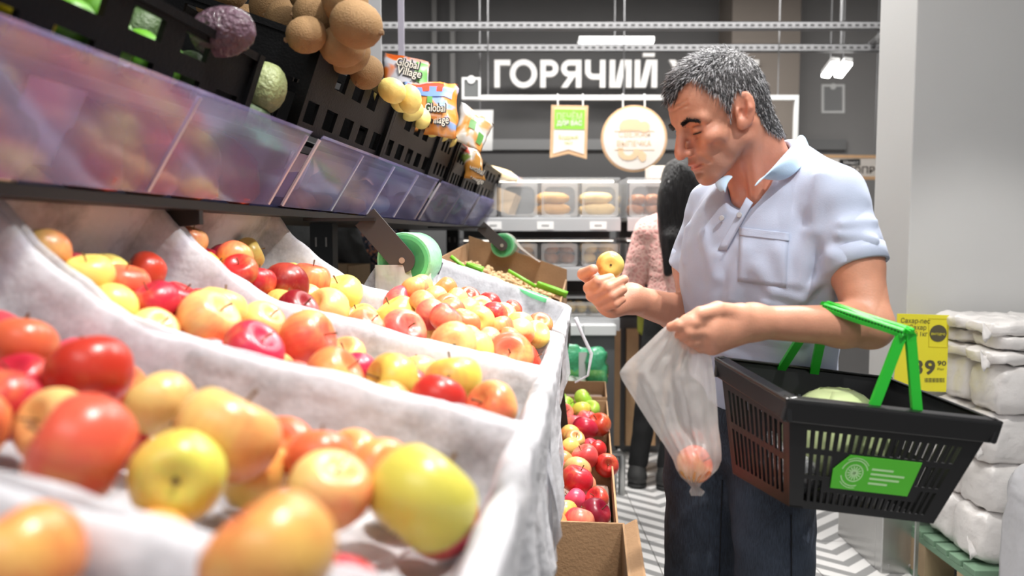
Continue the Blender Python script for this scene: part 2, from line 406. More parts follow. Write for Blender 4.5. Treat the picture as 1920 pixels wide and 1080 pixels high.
# square white column with a steel kick guard
COLW = mat('column_white', (0.62, 0.62, 0.615), 0.55, var=0.03, vscale=4, bump=0.05, bscale=30)
b = MB(); b.box((1.485, 2.8, 0), (2.6, 3.08, 3.72)); structure(b.build('wall_column', COLW, bevel=0.004))
x0 = 1.375
t = thing('column_guard', 'brushed steel kick guard around the foot of the white column', 'guard', (1.5, 2.76, 0))
b = MB(); b.box((x0 + 0.02, 2.745, 0.0), (2.4, 2.795, 0.36)); b.build('front_plate', STEEL, t, bevel=0.004)
b = MB(); b.box((x0 + 0.02, 2.795, 0.0), (1.484, 3.12, 0.36)); b.build('side_plate', STEEL, t, bevel=0.004)
for i, (xx, zz) in enumerate(((x0 + 0.05, 0.03), (x0 + 0.05, 0.33), (x0 + 0.13, 0.03), (x0 + 0.13, 0.33))):
    b = MB(); b.lathe([(0.007, 0), (0.006, 0.004), (0.0, 0.005)], 10, (xx, 2.745, zz), (0, -1, 0)); b.build('screw', STEEL, t)
# ------------------------------------------------------------------ big wall letters and hanging signs
X_, Z_ = Vector((1, 0, 0)), Vector((0, 0, 1))
t = thing('wall_lettering', 'big white raised letters spelling a Russian bakery heading on the dark back wall', 'lettering', at(1080, 165, 6.2))
def glyph(ch, w, h, t):
    '''block letter as 2D polygons inside a w x h cell, stroke t'''
    bar = lambda x0, y0, x1, y1: [(x0, y0), (x1, y0), (x1, y1), (x0, y1)]
    dg = lambda xa, xb, y0, y1, k=1.15: [(xa, y0), (xa + t * k, y0), (xb + t * k, y1), (xb, y1)]
    def arc(cx, cy, rx, ry, a0, a1, n=16):
        o = []
        for i in range(n):
            p, q = math.radians(a0 + (a1 - a0) * i / n), math.radians(a0 + (a1 - a0) * (i + 1) / n)
            o.append([(cx + (rx - t) * math.cos(p), cy + (ry - t) * math.sin(p)), (cx + rx * math.cos(p), cy + ry * math.sin(p)), (cx + rx * math.cos(q), cy + ry * math.sin(q)), (cx + (rx - t) * math.cos(q), cy + (ry - t) * math.sin(q))])
        return o
    L_, R_, T_ = bar(0, 0, t, h), bar(w - t, 0, w, h), bar(0, h - t, w, h); r = h * 0.31
    if ch == 'Г': return [L_, bar(t, h - t, w, h)]
    if ch == 'О': return arc(w / 2, h / 2, w / 2, h / 2 * 1.03, 0, 360, 36)
    if ch == 'Р': return [L_, bar(t, h - t, w - r, h), bar(t, h - 2 * r, w - r, h - 2 * r + t)] + arc(w - r, h - r, r, r, -90, 90)
    if ch == 'Я': return [R_, bar(r, h - t, w - t, h), bar(r, h - 2 * r, w - t, h - 2 * r + t), dg(0, w * 0.36, 0, h - 2 * r)] + arc(r, h - r, r, r, 90, 270)
    if ch == 'Ч': return [R_, bar(0, h * 0.6, t, h), bar(r, h * 0.29, w - t, h * 0.29 + t)] + arc(r, h * 0.6, r, r, 180, 270)
    if ch == 'И': return [L_, R_, dg(t * 0.9, w - t * 2.0, h * 0.0, h)]
    if ch == 'Х': return [dg(0, w - t * 1.15, 0, h), [(0, h), (t * 1.15, h), (w, 0), (w - t * 1.15, 0)]]
    if ch == 'Л': return [R_, bar(w * 0.3, h - t, w - t, h), dg(0, w * 0.25, 0, h)]
    if ch == 'Е': return [L_, bar(t, h - t, w, h), bar(t, 0, w, t), bar(t, h / 2 - t / 2, w * 0.9, h / 2 + t / 2)]
    return [L_, bar(t, h - t, w * 0.92, h), bar(t, 0, w - r, t), bar(t, 2 * r - t, w - r, 2 * r)] + arc(w - r, r, r, r, -90, 90)
def letters(chars, Y, by, ty, m):
    for ch, xa, xb in chars:
        p = at(xa, by, Y); q = at(xb, by, Y); h = at(xa, ty, Y).z - p.z; b = MB()
        for k, poly in enumerate(glyph(ch, q.x - p.x, h, h * 0.2)): b.prism([(p.x + x, Y - 0.0002 * (k % 5), p.z + z) for x, z in poly], (0, 0.045, 0))
        b.build('letter', m, t)
letters([('Г', 927, 957), ('О', 956, 1007), ('Р', 1013, 1047), ('Я', 1052, 1090), ('Ч', 1097, 1135), ('И', 1143, 1184), ('И', 1190, 1232), ('Х', 1254, 1297), ('Л', 1302, 1342), ('Е', 1348, 1380), ('Б', 1390, 1425)], 6.15, 164, 112, LETTER)
b = MB(); a = at(1204, 108, 6.15); c = at(1226, 98, 6.15); b.box((a.x, 6.11, a.z), (c.x, 6.15, c.z)); b.build('breve_bar', LETTER, t)
# white rail with hooks
a = at(866, 187, 5.0); c = at(1498, 178, 5.0)
t = thing('sign_rail', 'long white horizontal sign rail hanging below the big letters', 'rail', ((a.x + c.x) / 2, 5, a.z))
b = MB(); b.box((a.x, 5.0, a.z), (c.x, 5.03, c.z)); b.build('bar', WHITE, t)
p = at(1492, 285, 5.0); b = MB(); b.box((p.x - 0.012, 5.0, p.z), (p.x + 0.012, 5.03, a.z)); b.build('end_drop', WHITE, t)
for px in (915, 1170, 1460):
    p = at(px, 178, 5.0); b = MB(); b.tube([(p.x, 5.015, p.z), (p.x, 5.015, 3.72)], 0.004, 6); b.build('hanger_wire', RAIL, t)
def hooks(t, xs, ytop):
    for px in xs:
        p = at(px, 187, 4.99); q = at(px, ytop, 4.99); b = MB(); b.tube([q, p, p + Vector((0, 0.0, 0.035)), p + Vector((0, 0.025, 0.04))], 0.005, 6); b.build('hook', WHITE, t)
YS = 4.97
t = thing('ribbon_sign', 'cream ribbon shaped hanging sign with a green panel of white words', 'sign', at(1067, 296, YS))
def shp(pts, Y, th, name, m, par, bev=0.0):
    b = MB(); b.prism([at(x, y, Y) for x, y in pts], (0, th, 0)); return b.build(name, m, par, bevel=bev)
shp([(1034, 197), (1103, 198), (1100, 298), (1066, 288), (1031, 296)], YS, 0.012, 'wood_backing', WOODE, t)
shp([(1040, 203), (1097, 204), (1095, 289), (1066, 280), (1037, 288)], YS - 0.003, 0.0028, 'face_board', CREAM, t)
shp([(1040, 204), (1097, 205), (1096, 243), (1039, 242)], YS - 0.005, 0.0018, 'green_panel', GREEN, t)
PALEG = mat('pale_green_print', (0.62, 0.85, 0.4), 0.5)
text('ПЕЧЁМ', 'lettering', at(1044, 224, YS - 0.006), X_, Z_, 0.042, PALEG, t, bold=-0.004, width=0.165)
text('ДЛЯ ВАС', 'lettering', at(1044, 235, YS - 0.006), X_, Z_, 0.03, LETTER, t, bold=0.02, width=0.165)
YG = mat('yellow_green_print', (0.55, 0.6, 0.12), 0.6)
text('Бодрый', 'lettering', at(1048, 261, YS - 0.004), X_, Z_, 0.026, YG, t, bold=0.005, width=0.125)
text('тест', 'lettering', at(1058, 271, YS - 0.004), X_, Z_, 0.022, YG, t, bold=0.005, width=0.055)
hooks(t, (1046, 1093), 198)
t = thing('round_sign', 'round cream hanging sign with wood rim and bread drawings', 'sign', at(1189, 322, YS))
cc = at(1189, 260, YS); rr = (at(1251, 260, YS) - cc).length
b = MB(); b.lathe([(rr * 0.93, -0.001), (rr, 0), (rr, 0.014), (0, 0.014)], 48, cc, (0, 1, 0)); b.build('wood_rim', WOODE, t)
b = MB(); b.lathe([(0, -0.004), (rr * 0.93, -0.004), (rr * 0.93, -0.0012)], 48, cc, (0, 1, 0)); b.build('face_board', CREAM, t)
PRT = mat('biscuit_print', (0.83, 0.58, 0.36), 0.6)
text('СВЕЖАЯ', 'lettering', at(1160, 257, YS - 0.005), X_, Z_, 0.04, PRT, t, bold=0.002, width=0.205)
text('ВЫПЕЧКА', 'lettering', at(1157, 274, YS - 0.005), X_, Z_, 0.036, PRT, t, bold=0.012, width=0.225)
for y in (245, 280): shp([(1152, y), (1227, y), (1227, y + 1), (1152, y + 1)], YS - 0.006, 0.001, 'print_line', PRT, t)
shp([(1162, 244), (1162, 234), (1168, 226), (1180, 223), (1196, 224), (1204, 231), (1205, 244)], YS - 0.006, 0.001, 'loaf_print', PRT, t)
b = MB(); c2 = at(1208, 238, YS - 0.0065); b.lathe([(0.0, 0), (0.036, 0), (0.036, 0.001)], 20, c2, (0, 1, 0)); b.build('bun_print', PRT, t)
for k in range(9):
    q = math.pi * (0.95 + k * 0.13); cx, cy = 1178 + 15 * math.cos(q), 283 - 13 * math.sin(q)
    shp([(cx - 5, cy - 4), (cx + 5, cy - 4), (cx + 6, cy + 4), (cx - 4, cy + 5)], YS - 0.006 - 0.0001 * k, 0.0008, 'croissant_print', PRT, t)
shp([(1196, 284), (1204, 282), (1212, 290), (1211, 300), (1204, 304), (1197, 297)], YS - 0.006, 0.001, 'pastry_print', PRT, t)
hooks(t, (1168, 1209), 203)
# white pocket frames on the wall and boards
def pocket(label, x0, y0, x1, y1, Y, inner, hang=None):
    t = thing('poster_frame', label, 'frame', at((x0 + x1) / 2, y1, Y))
    w = 4
    for pts in ([(x0, y0), (x1, y0), (x1, y0 + w), (x0, y0 + w)], [(x0, y1 - w), (x1, y1 - w), (x1, y1), (x0, y1)], [(x0, y0 + w), (x0 + w, y0 + w), (x0 + w, y1 - w), (x0, y1 - w)], [(x1 - w, y0 + w), (x1, y0 + w), (x1, y1 - w), (x1 - w, y1 - w)]):
        shp(pts, Y, 0.015, 'frame_bar', WHITE, t)
    shp([(x0 + w, y0 + w), (x1 - w, y0 + w), (x1 - w, y1 - w), (x0 + w, y1 - w)], Y + 0.005, 0.006, 'pocket_sheet', inner, t)
    c = at((x0 + x1) / 2, y0 + w, Y - 0.001); b = MB(); b.lathe([(0, 0), (0.026, 0), (0.026, 0.006)], 16, c, (0, 1, 0)); b.build('clip', WHITE, t)
    return t
GLS = mat('dark_pocket', (0.12, 0.125, 0.125), 0.25)
pocket('small white pocket frame hanging left of the big letters', 866, 145, 901, 186, 4.98, GLS)
pocket('small white pocket frame on the lit wall right of the man', 1541, 158, 1584, 212, 6.59, mat('mid_pocket', (0.3, 0.3, 0.3), 0.3))
t = thing('hanging_notice', 'blank white notice hanging behind the orange snack pouches', 'notice', at(905, 282, 5.2))
shp([(884, 206), (925, 206), (923, 282), (882, 282)], 5.2, 0.01, 'board', WHITE, t)
p = at(900, 206, 5.2); b = MB(); b.tube([p, (p.x, 5.2, 3.72)], 0.004, 6); b.build('hanger_wire', RAIL, t)
t = thing('question_sign', 'white sign board with wooden edges beside the white column', 'sign', at(1610, 336, 5.6))
shp([(1540, 290), (1668, 291), (1668, 297), (1540, 296)], 5.6, 0.02, 'wood_edge', WOODE, t)
shp([(1540, 296), (1668, 297), (1668, 331), (1540, 330)], 5.603, 0.015, 'face_board', CREAM, t)
shp([(1540, 330), (1668, 331), (1668, 337), (1540, 336)], 5.6, 0.02, 'wood_edge', WOODE, t)
shp([(1574, 299), (1613, 298), (1613, 310), (1574, 311)], 5.6, 0.003, 'black_tag', INK, t)
text('Мимо!', 'lettering', at(1582, 308, 5.598), X_, Z_, 0.026, LETTER, t, bold=0.01, width=0.11)
text('ВОПРОС', 'lettering', at(1589, 325, 5.6), X_, Z_, 0.05, mat('brown_ink', (0.06, 0.04, 0.03), 0.6), t, bold=0.01, width=0.315)
b = MB(); p = at(1640, 290, 5.6); b.tube([p, (p.x, 5.61, 3.72)], 0.004, 6); b.build('hanger_wire', RAIL, t)
# ------------------------------------------------------------------ produce stand
TILT = math.radians(20.0); CT, ST = math.cos(TILT), math.sin(TILT)
AV = VV_ * CT - ZV * ST        # along the slope, towards the aisle (down)
NV = VV_ * ST + ZV * CT        # normal of the slope
# lower tier: gently sloping front, steeper back
FV, FZ = -0.065, -0.21
_a = np.linspace(-0.3, 1.2, 601); _t = np.radians(13.0 + 24.0 * np.clip((_a - 0.40) / 0.12, 0, 1) ** 2 * (3 - 2 * np.clip((_a - 0.40) / 0.12, 0, 1)))
_v = np.concatenate([[0], np.cumsum(-np.cos(_t[:-1]) * np.diff(_a))]); _z = np.concatenate([[0], np.cumsum(np.sin(_t[:-1]) * np.diff(_a))])
_v += FV - np.interp(0, _a, _v); _z += FZ - np.interp(0, _a, _z)
def SB(a, s, n):
    th = float(np.interp(a, _a, _t)); return S(s, float(np.interp(a, _a, _v)) + math.sin(th) * n, float(np.interp(a, _a, _z)) + math.cos(th) * n)
def zprof(v): return float(np.interp(-v, -_v, _z))
def bar(b, P, Q, w, h, upv=NV):
    P, Q = Vector(P), Vector(Q); d = (Q - P).normalized(); r = d.cross(Vector(upv)).normalized(); n = r.cross(d).normalized()
    a = [P - r * w - n * h, P + r * w - n * h, Q + r * w - n * h, Q - r * w - n * h]
    return b.hexa(a + [p + n * 2 * h for p in a])
stand = thing('produce_stand', 'long black metal sloping produce stand on the left of the aisle', 'stand', S(1.6, -0.6, -CH))
def slab(name, s0, s1, v0, z0, v1, z1, th, m=BMETAL):   # plate between two lines in the (v,dz) plane
    b = MB(); a = [S(s0, v0, z0), S(s0, v1, z1), S(s1, v1, z1), S(s1, v0, z0)]
    n = Vector((0, 0, -th)); b.hexa([p + n for p in a] + a); return b.build(name, m, stand)
DK = -0.135    # crate height below rim along normal
f0 = (-0.06 + DK * ST, -0.2 + DK * CT); b0 = (f0[0] - 0.75 * CT, f0[1] + 0.75 * ST)
slab('lower_deck', -0.1, 1.6, -0.53, -0.226, f0[0], f0[1] + 0.008, 0.02); slab('back_deck', -0.1, 1.6, -0.80, -0.02, -0.53, -0.226, 0.012); slab('far_deck', 1.6, 3.1, -0.62, -0.14, f0[0], f0[1] - 0.004, 0.02)
slab('front_lip', -0.1, 3.1, f0[0] - 0.004, f0[1] - 0.02, f0[0] + 0.02, f0[1] - 0.03, 0.06)
slab('tray_shelf', -0.15, 4.7, -1.12, 0.058, -0.62, 0.058, 0.014)
slab('upper_deck', -0.15, 4.7, -1.02, 0.345, -0.56, 0.178, 0.014)
slab('back_skirt', -0.1, 1.42, -0.86, 0.04, -0.85, 0.04, 0.5)
slab('low_shelf', -0.1, 4.3, -0.62, -0.80, 0.05, -0.80, 0.03)
slab('base_plinth', -0.1, 4.3, -0.62, -1.17, 0.0, -1.17, 0.0999)
for s in (-0.08, 2.33, 4.6):
    b = MB(); a = S(s, -0.83, 0.04); o_ = S(s, -0.83, -CH + 0.001)
    b.obox(o_, UV_ * 0.05, VV_ * -0.075, ZV * (CH + 0.043)); p = b.build('post', BMETAL, stand)
    for k in range(3):
        for q in (0.018, 0.052):
            b = MB(); c = S(s - 0.001, -0.83 - q, -0.03 - k * 0.16); b.obox(c, UV_ * 0.001, VV_ * -0.006, ZV * 0.03); b.build('slot', mat('slot_light', (0.5, 0.48, 0.45), 0.6), p)
    b = MB(); b.obox(S(s, -0.9, 0.0585), UV_ * 0.03, VV_ * -0.05, ZV * 0.232); b.build('riser', BMETAL, stand)
    b = MB(); b.hexa([S(s, -0.62, -0.78), S(s, -0.05, -0.78), S(s + 0.02, -0.05, -0.78), S(s + 0.02, -0.62, -0.78), S(s, -0.62, f0[1] + 0.07), S(s, -0.1, f0[1] - 0.03), S(s + 0.02, -0.1, f0[1] - 0.03), S(s + 0.02, -0.62, f0[1] + 0.07)]); b.build('gable', BMETAL, stand)
for s in (0.36, 1.13):
    b = MB(); b.hexa([S(s, -0.845, -0.0), S(s, -0.62, 0.02), S(s + 0.012, -0.62, 0.02), S(s + 0.012, -0.845, -0.0), S(s, -0.845, 0.043), S(s, -0.62, 0.043), S(s + 0.012, -0.62, 0.043), S(s + 0.012, -0.845, 0.043)]); b.build('bracket', BMETAL, stand)
# ---- slotted panels and crates
def slotted(b, o, A, B, nx, ny, holes, th, fx=0.32, fy=0.2):
    """panel with rectangular openings: corner o, edge vectors A (width) B (height); holes set of (i,j)"""
    o, A, B = Vector(o), Vector(A), Vector(B); n = A.cross(B).normalized() * th
    xs = [0.0]; ys = [0.0]
    for i in range(nx): xs += [(i + fx / 2) / nx, (i + 1 - fx / 2) / nx]
    for j in range(ny): ys += [(j + fy / 2) / ny, (j + 1 - fy / 2) / ny]
    xs.append(1.0); ys.append(1.0)
    def q(x0, x1, y0, y1): b.obox(o + A * x0 + B * y0, A * (x1 - x0), B * (y1 - y0), n)
    for j in range(len(ys) - 1):
        run = None
        for i in range(len(xs) - 1):
            hole = (i % 2 == 1 and j % 2 == 1 and ((i - 1) // 2, (j - 1) // 2) in holes)
            if not hole:
                if run is None: run = i
            if hole and run is not None: q(xs[run], xs[i], ys[j], ys[j + 1]); run = None
        if run is not None: q(xs[run], 1.0, ys[j], ys[j + 1])
    return b
def crate(label, s0, s1, v, dz, length, H, group=None, windows=True, name='plastic_crate', m=BLACK, tilt=None, back=True):
    """crate on the slope: front-top edge at (v,dz); width along the stand s0..s1"""
    AV, NV = (globals()['AV'], globals()['NV']) if tilt is None else (VV_ * math.cos(tilt) - ZV * math.sin(tilt), VV_ * math.sin(tilt) + ZV * math.cos(tilt))
    W = s1 - s0; F = S(s0, v, dz)      # front top, near corner
    O = F - AV * length - NV * H       # back bottom near corner
    t = thing(name, label, 'crate', O + UV_ * W / 2 + AV * length / 2, group)
    th = 0.008; al = lambda nx, ny: {(i, j) for i in range(nx) for j in range(ny)} if windows else set()
    b = MB(); slotted(b, O + AV * (length - th), UV_ * W, NV * H, 5, 2, al(5, 2) - {(0, 1), (4, 1)}, th, fx=0.42, fy=0.5); b.build('front_panel', m, t)
    if back:
        b = MB(); slotted(b, O, UV_ * W, NV * H, 5, 2, set(), th); b.build('back_panel', m, t)
    for q, nm in ((0, 'end_panel'), (W - th, 'end_panel')):
        b = MB(); slotted(b, O + UV_ * (q + (th if True else 0)) , AV * length, NV * H * 0.6, 4, 1, al(4, 1), th)
        slotted(b, O + UV_ * (q + th) + NV * H * 0.6, AV * length, NV * H * 0.4, 3, 1, {(1, 0)} if windows else set(), th, fx=0.1, fy=0.45); b.build(nm, m, t)
    b = MB(); b.obox(O, AV * length, UV_ * W, NV * 0.005); b.build('base_panel', m, t)
    b = MB(); T = O + NV * H; w = 0.012
    for P, Q in ((T, T + AV * length), (T + UV_ * W, T + UV_ * W + AV * length), (T, T + UV_ * W), (T + AV * length, T + AV * length + UV_ * W))[0 if back else 0:]:
        if not back and (P - T).length < 0.001 and (Q - T - UV_ * W).length < 0.001: continue
        bar(b, P, Q, w * 0.6, 0.006)
    for P in (T, T + UV_ * W, T + AV * length, T + UV_ * W + AV * length)[0 if back else 2:]: bar(b, P - NV * H, P + NV * 0.006, 0.009, 0.009, UV_)
    b.build('rim', m, t)
    return t
LOWER = [('nearest', 0.0, 0.385), ('second', 0.39, 0.785), ('third', 0.79, 1.125), ('fourth', 1.13, 1.56), ('fifth', 1.65, 2.28)]
LINER = film('white_liner_cloth', (0.86, 0.86, 0.9), 0.16, rough=0.4, gloss=0.1, translu=0.3, bump=0.35, bscale=40)
def _thin():      # the weave is uneven: thin places let the dark crate show through
    N = LINER.node_tree.nodes; L = LINER.node_tree.links
    tc = N.new('ShaderNodeTexCoord'); n = N.new('ShaderNodeTexNoise'); n.inputs['Scale'].default_value = 7; n.inputs['Detail'].default_value = 6; n.inputs['Roughness'].default_value = 0.65; L.new(tc.outputs['Object'], n.inputs['Vector'])
    r = N.new('ShaderNodeMapRange'); r.inputs[1].default_value = 0.44; r.inputs[2].default_value = 0.68; r.inputs[3].default_value = 0.04; r.inputs[4].default_value = 0.66; L.new(n.outputs['Fac'], r.inputs[0])
    for q in N:
        if q.type == 'MIX_SHADER' and any(l.from_node.type == 'BSDF_TRANSPARENT' for l in q.inputs[2].links): L.new(r.outputs[0], q.inputs[0])
_thin()
def liner(label, s0, s1, v, dz, length, up_back=0.045, seed=0, bent=True):
    W = s1 - s0; rg = np.random.RandomState(seed)
    t0 = S(s0, v, dz) - AV * length     # back rim near corner
    hw, hl = W / 2, length / 2; ce = t0 + UV_ * hw + AV * hl
    prof = [(0.018, -0.115), (0.022, -0.09), (0.016, -0.06), (0.014, -0.03), (0.012, -0.002), (0.008, 0.007), (-0.004, 0.010), (-0.013, 0.004), (-0.018, -0.015), (-0.022, -0.045), (-0.03, -0.075), (-0.055, -0.088), (-0.1, -0.09), (-0.16, -0.09)]
    per = []; M = 44
    for k in range(M): per.append((-1 + 2 * k / M, -1, 0, -1))
    for k in range(M): per.append((1, -1 + 2 * k / M, 1, 0))
    for k in range(M): per.append((1 - 2 * k / M, 1, 0, 1))
    for k in range(M): per.append((-1, 1 - 2 * k / M, -1, 0))
    rows = []
    for i, (a, c, na, nc) in enumerate(per):   # a along slope, c along the stand
        row = []; q = i / len(per)
        drop = 1.0 + 0.55 * mnoise.noise((q * 23, seed, 1.3)) 
        for j, (off, n) in enumerate(prof):
            da = a * (hl + off + (0.055 * (3 - j) / 3 if a >= 1 and j < 3 else 0)); dc = c * (hw + min(off, 0.02 if off > 0 else off))
            if off > 0.0 and abs(a) < 1: dc = c * (hw + min(off, 0.001 if j < 6 else off))
            nn = n * (drop if n < -0.02 and j < 5 else 1) * (2.5 if a >= 1 and j < 4 else 1)
            if a < -0.75 and 2 < j < 9: nn += up_back * min(1, (-a - 0.75) / 0.2) * (0.7 + 0.5 * abs(mnoise.noise((q * 30, seed, 7))))
            p = SB(hl - da, (s0 + s1) / 2 + dc, nn) if bent else ce + AV * da + UV_ * dc + NV * nn
            amp = (0.016 if j < 4 else 0.0055 if j < 12 else 0.0)
            w = mnoise.noise_vector((p * 17) + Vector((seed * 3.1, 0, 0))) * amp + mnoise.noise_vector((p * 48) + Vector((seed, 9, 0))) * amp * 0.35
            if abs(a) < 1 and j < 7: w = w - UV_ * w.dot(UV_) * 0.8
            row.append(p + w)
        rows.append(row)
    b = MB(); b.grid(rows, closed_u=True)
    # floor sheet
    k = len(prof) - 1; fl = [i * len(prof) + k for i in range(len(per))]; b.f.append(tuple(fl)); b.mi.append(0)
    o = b.build('crate_liner', LINER, None, smooth=True)
    return tag(o, label, 'liner', None)
for i, (nm, s0, s1) in enumerate(LOWER):
    ln = 0.42 if s0 > 1.6 else 0.385; zz = -0.225 if s0 > 1.6 else -0.219
    crate('black plastic apple crate in the lower tier, %s from the camera' % nm, s0 + 0.004, s1 - 0.004, -0.07, zz, ln, 0.12 if s0 < 1.6 else 0.11, windows=False, tilt=math.radians(13) if s0 < 1.6 else None, back=s0 > 1.6)
    liner('crumpled white cloth liner draped in the %s apple crate from the camera' % nm, s0, s1, -0.07, zz + 0.007, 0.43 if s0 > 1.6 else 0.70, bent=s0 < 1.6, seed=i + 1, up_back=0.02 if s0 < 1.6 else 0.0)
# ---- upper tier crates
UP = [(0.62, 1.2, -0.55, 0.295, 0.115, 'dark low crate of green fruit at the top left of the stand'),
      (1.36, 1.9, -0.5, 0.36, 0.17, 'black slotted crate heaped with brown kiwi fruit'),
      (1.92, 2.47, -0.5, 0.36, 0.17, 'black slotted crate of yellow fruit beside the kiwi crate'),
      (2.49, 2.78, -0.5, 0.36, 0.17, 'narrow black crate in front of the large orange snack pouch'),
      (2.8, 3.08, -0.5, 0.35, 0.17, 'narrow black crate, fourth after the kiwi crate'),
      (3.1, 3.46, -0.5, 0.345, 0.17, 'black crate holding the lowest orange snack pouch'),
      (3.48, 4.06, -0.5, 0.345, 0.17, 'black crate at the far end of the upper tier')]
for s0, s1, v, dz, H, lb in UP: crate(lb, s0, s1, v, dz, 0.42, H, group=None)
# ---- clear guards with contents
GUARD = film('violet_clear_plastic', (0.50, 0.50, 0.86), 0.73, rough=0.12, gloss=0.35, translu=0.45, tint=(0.88, 0.87, 1.0), bump=0.05, bscale=12)
def guard(label, s0, s1, nd):
    t = thing('shelf_guard', label, 'guard', S((s0 + s1) / 2, -0.62, 0.06))
    def sheet(name, s0, s1, v0, z0, v1, z1):
        b = MB(); A = S(s0, v0, z0); b.obox(A, UV_ * (s1 - s0), S(s0, v1, z1) - A, (VV_ * 0.9 - ZV * 0.3) * 0.0025); return b.build(name, GUARD, t)
    sheet('front_pane', s0, s1, -0.618, 0.062, -0.533, 0.195)
    sheet('top_lip', s0, s1, -0.533, 0.1955, -0.528, 0.2)
    for k in range(nd + 1):
        s = s0 + (s1 - s0) * k / nd - (0.004 if k == nd else 0)
        b = MB(); b.hexa([S(s, -0.9, 0.062), S(s, -0.62, 0.062), S(s + 0.003, -0.62, 0.062), S(s + 0.003, -0.9, 0.062), S(s, -0.9, 0.12), S(s, -0.575, 0.13), S(s + 0.003, -0.575, 0.13), S(s + 0.003, -0.9, 0.12)]); b.build('divider', GUARD, t)
        b = MB(); e0 = S(s, -0.616, 0.064); e1 = S(s, -0.536, 0.192); b.tube([e0, e1], 0.004, 6); b.build('edge_strip', mat('pale_edge', (0.6, 0.57, 0.66), 0.25), t)
guard('long violet tinted clear shelf guard nearest the camera, over potato and onion packs', 0.2, 1.38, 3)
guard('clear shelf guard with a pale price card above the big bag roll', 1.44, 2.56, 4)
guard('clear shelf guard showing two green clips, third along', 2.62, 3.5, 2)
guard('clear shelf guard at the far end of the upper tier', 3.56, 4.65, 2)
# ------------------------------------------------------------------ apples
def apple_mat(name, base, blush, cover, streak, soft=0.35):
    m = bpy.data.materials.new(name); m.use_nodes = True; nt = m.node_tree; N = nt.nodes; L = nt.links; b = N['Principled BSDF']
    b.inputs['Roughness'].default_value = 0.3; b.inputs['Specular IOR Level'].default_value = 0.5
    b.inputs['Subsurface Weight'].default_value = 0.0
    tc = N.new('ShaderNodeTexCoord'); oi = N.new('ShaderNodeObjectInfo')
    n1 = N.new('ShaderNodeTexNoise'); n1.noise_dimensions = '4D'; n1.inputs['Scale'].default_value = 1.7; n1.inputs['Detail'].default_value = 2
    L.new(tc.outputs['Object'], n1.inputs['Vector'])
    wm = N.new('ShaderNodeMath'); wm.operation = 'MULTIPLY'; wm.inputs[1].default_value = 37; L.new(oi.outputs['Random'], wm.inputs[0]); L.new(wm.outputs[0], n1.inputs['W'])
    mp = N.new('ShaderNodeMapping'); mp.inputs['Scale'].default_value = (13, 13, 1.6); L.new(tc.outputs['Object'], mp.inputs[0])
    n2 = N.new('ShaderNodeTexNoise'); n2.inputs['Scale'].default_value = 1.0; n2.inputs['Detail'].default_value = 3; L.new(mp.outputs[0], n2.inputs['Vector'])
    sx = N.new('ShaderNodeSeparateXYZ'); L.new(tc.outputs['Object'], sx.inputs[0])
    a = N.new('ShaderNodeMath'); a.operation = 'MULTIPLY_ADD'; a.inputs[1].default_value = 0.6; L.new(sx.outputs[0], a.inputs[0]); L.new(n1.outputs['Fac'], a.inputs[2])
    c = N.new('ShaderNodeMath'); c.operation = 'MULTIPLY_ADD'; c.inputs[1].default_value = streak; L.new(n2.outputs['Fac'], c.inputs[0]); L.new(a.outputs[0], c.inputs[2])
    mr = N.new('ShaderNodeMapRange'); mr.interpolation_type = 'SMOOTHSTEP'; ctr = 0.5 + streak * 0.5 + (0.5 - cover) * 0.9
    mr.inputs[1].default_value = ctr - soft * 0.5; mr.inputs[2].default_value = ctr + soft * 0.5; L.new(c.outputs[0], mr.inputs[0])
    mx = N.new('ShaderNodeMix'); mx.data_type = 'RGBA'; mx.inputs[6].default_value = (*base, 1); mx.inputs[7].default_value = (*blush, 1)
    L.new(mr.outputs[0], mx.inputs[0])
    vo = N.new('ShaderNodeTexVoronoi'); vo.inputs['Scale'].default_value = 20; L.new(tc.outputs['Object'], vo.inputs['Vector'])
    lt = N.new('ShaderNodeMath'); lt.operation = 'LESS_THAN'; lt.inputs[1].default_value = 0.1; L.new(vo.outputs['Distance'], lt.inputs[0])
    l2 = N.new('ShaderNodeMath'); l2.operation = 'MULTIPLY'; l2.inputs[1].default_value = 0.35; L.new(lt.outputs[0], l2.inputs[0])
    m3 = N.new('ShaderNodeMix'); m3.data_type = 'RGBA'; m3.inputs[7].default_value = (0.85, 0.65, 0.35, 1); L.new(l2.outputs[0], m3.inputs[0]); L.new(mx.outputs[2], m3.inputs[6])
    hs = N.new('ShaderNodeHueSaturation'); hr = N.new('ShaderNodeMapRange'); hr.inputs[3].default_value = 0.488; hr.inputs[4].default_value = 0.512
    L.new(oi.outputs['Random'], hr.inputs[0]); L.new(hr.outputs[0], hs.inputs['Hue']); L.new(m3.outputs[2], hs.inputs['Color'])
    L.new(hs.outputs[0], b.inputs['Base Color'])
    return m
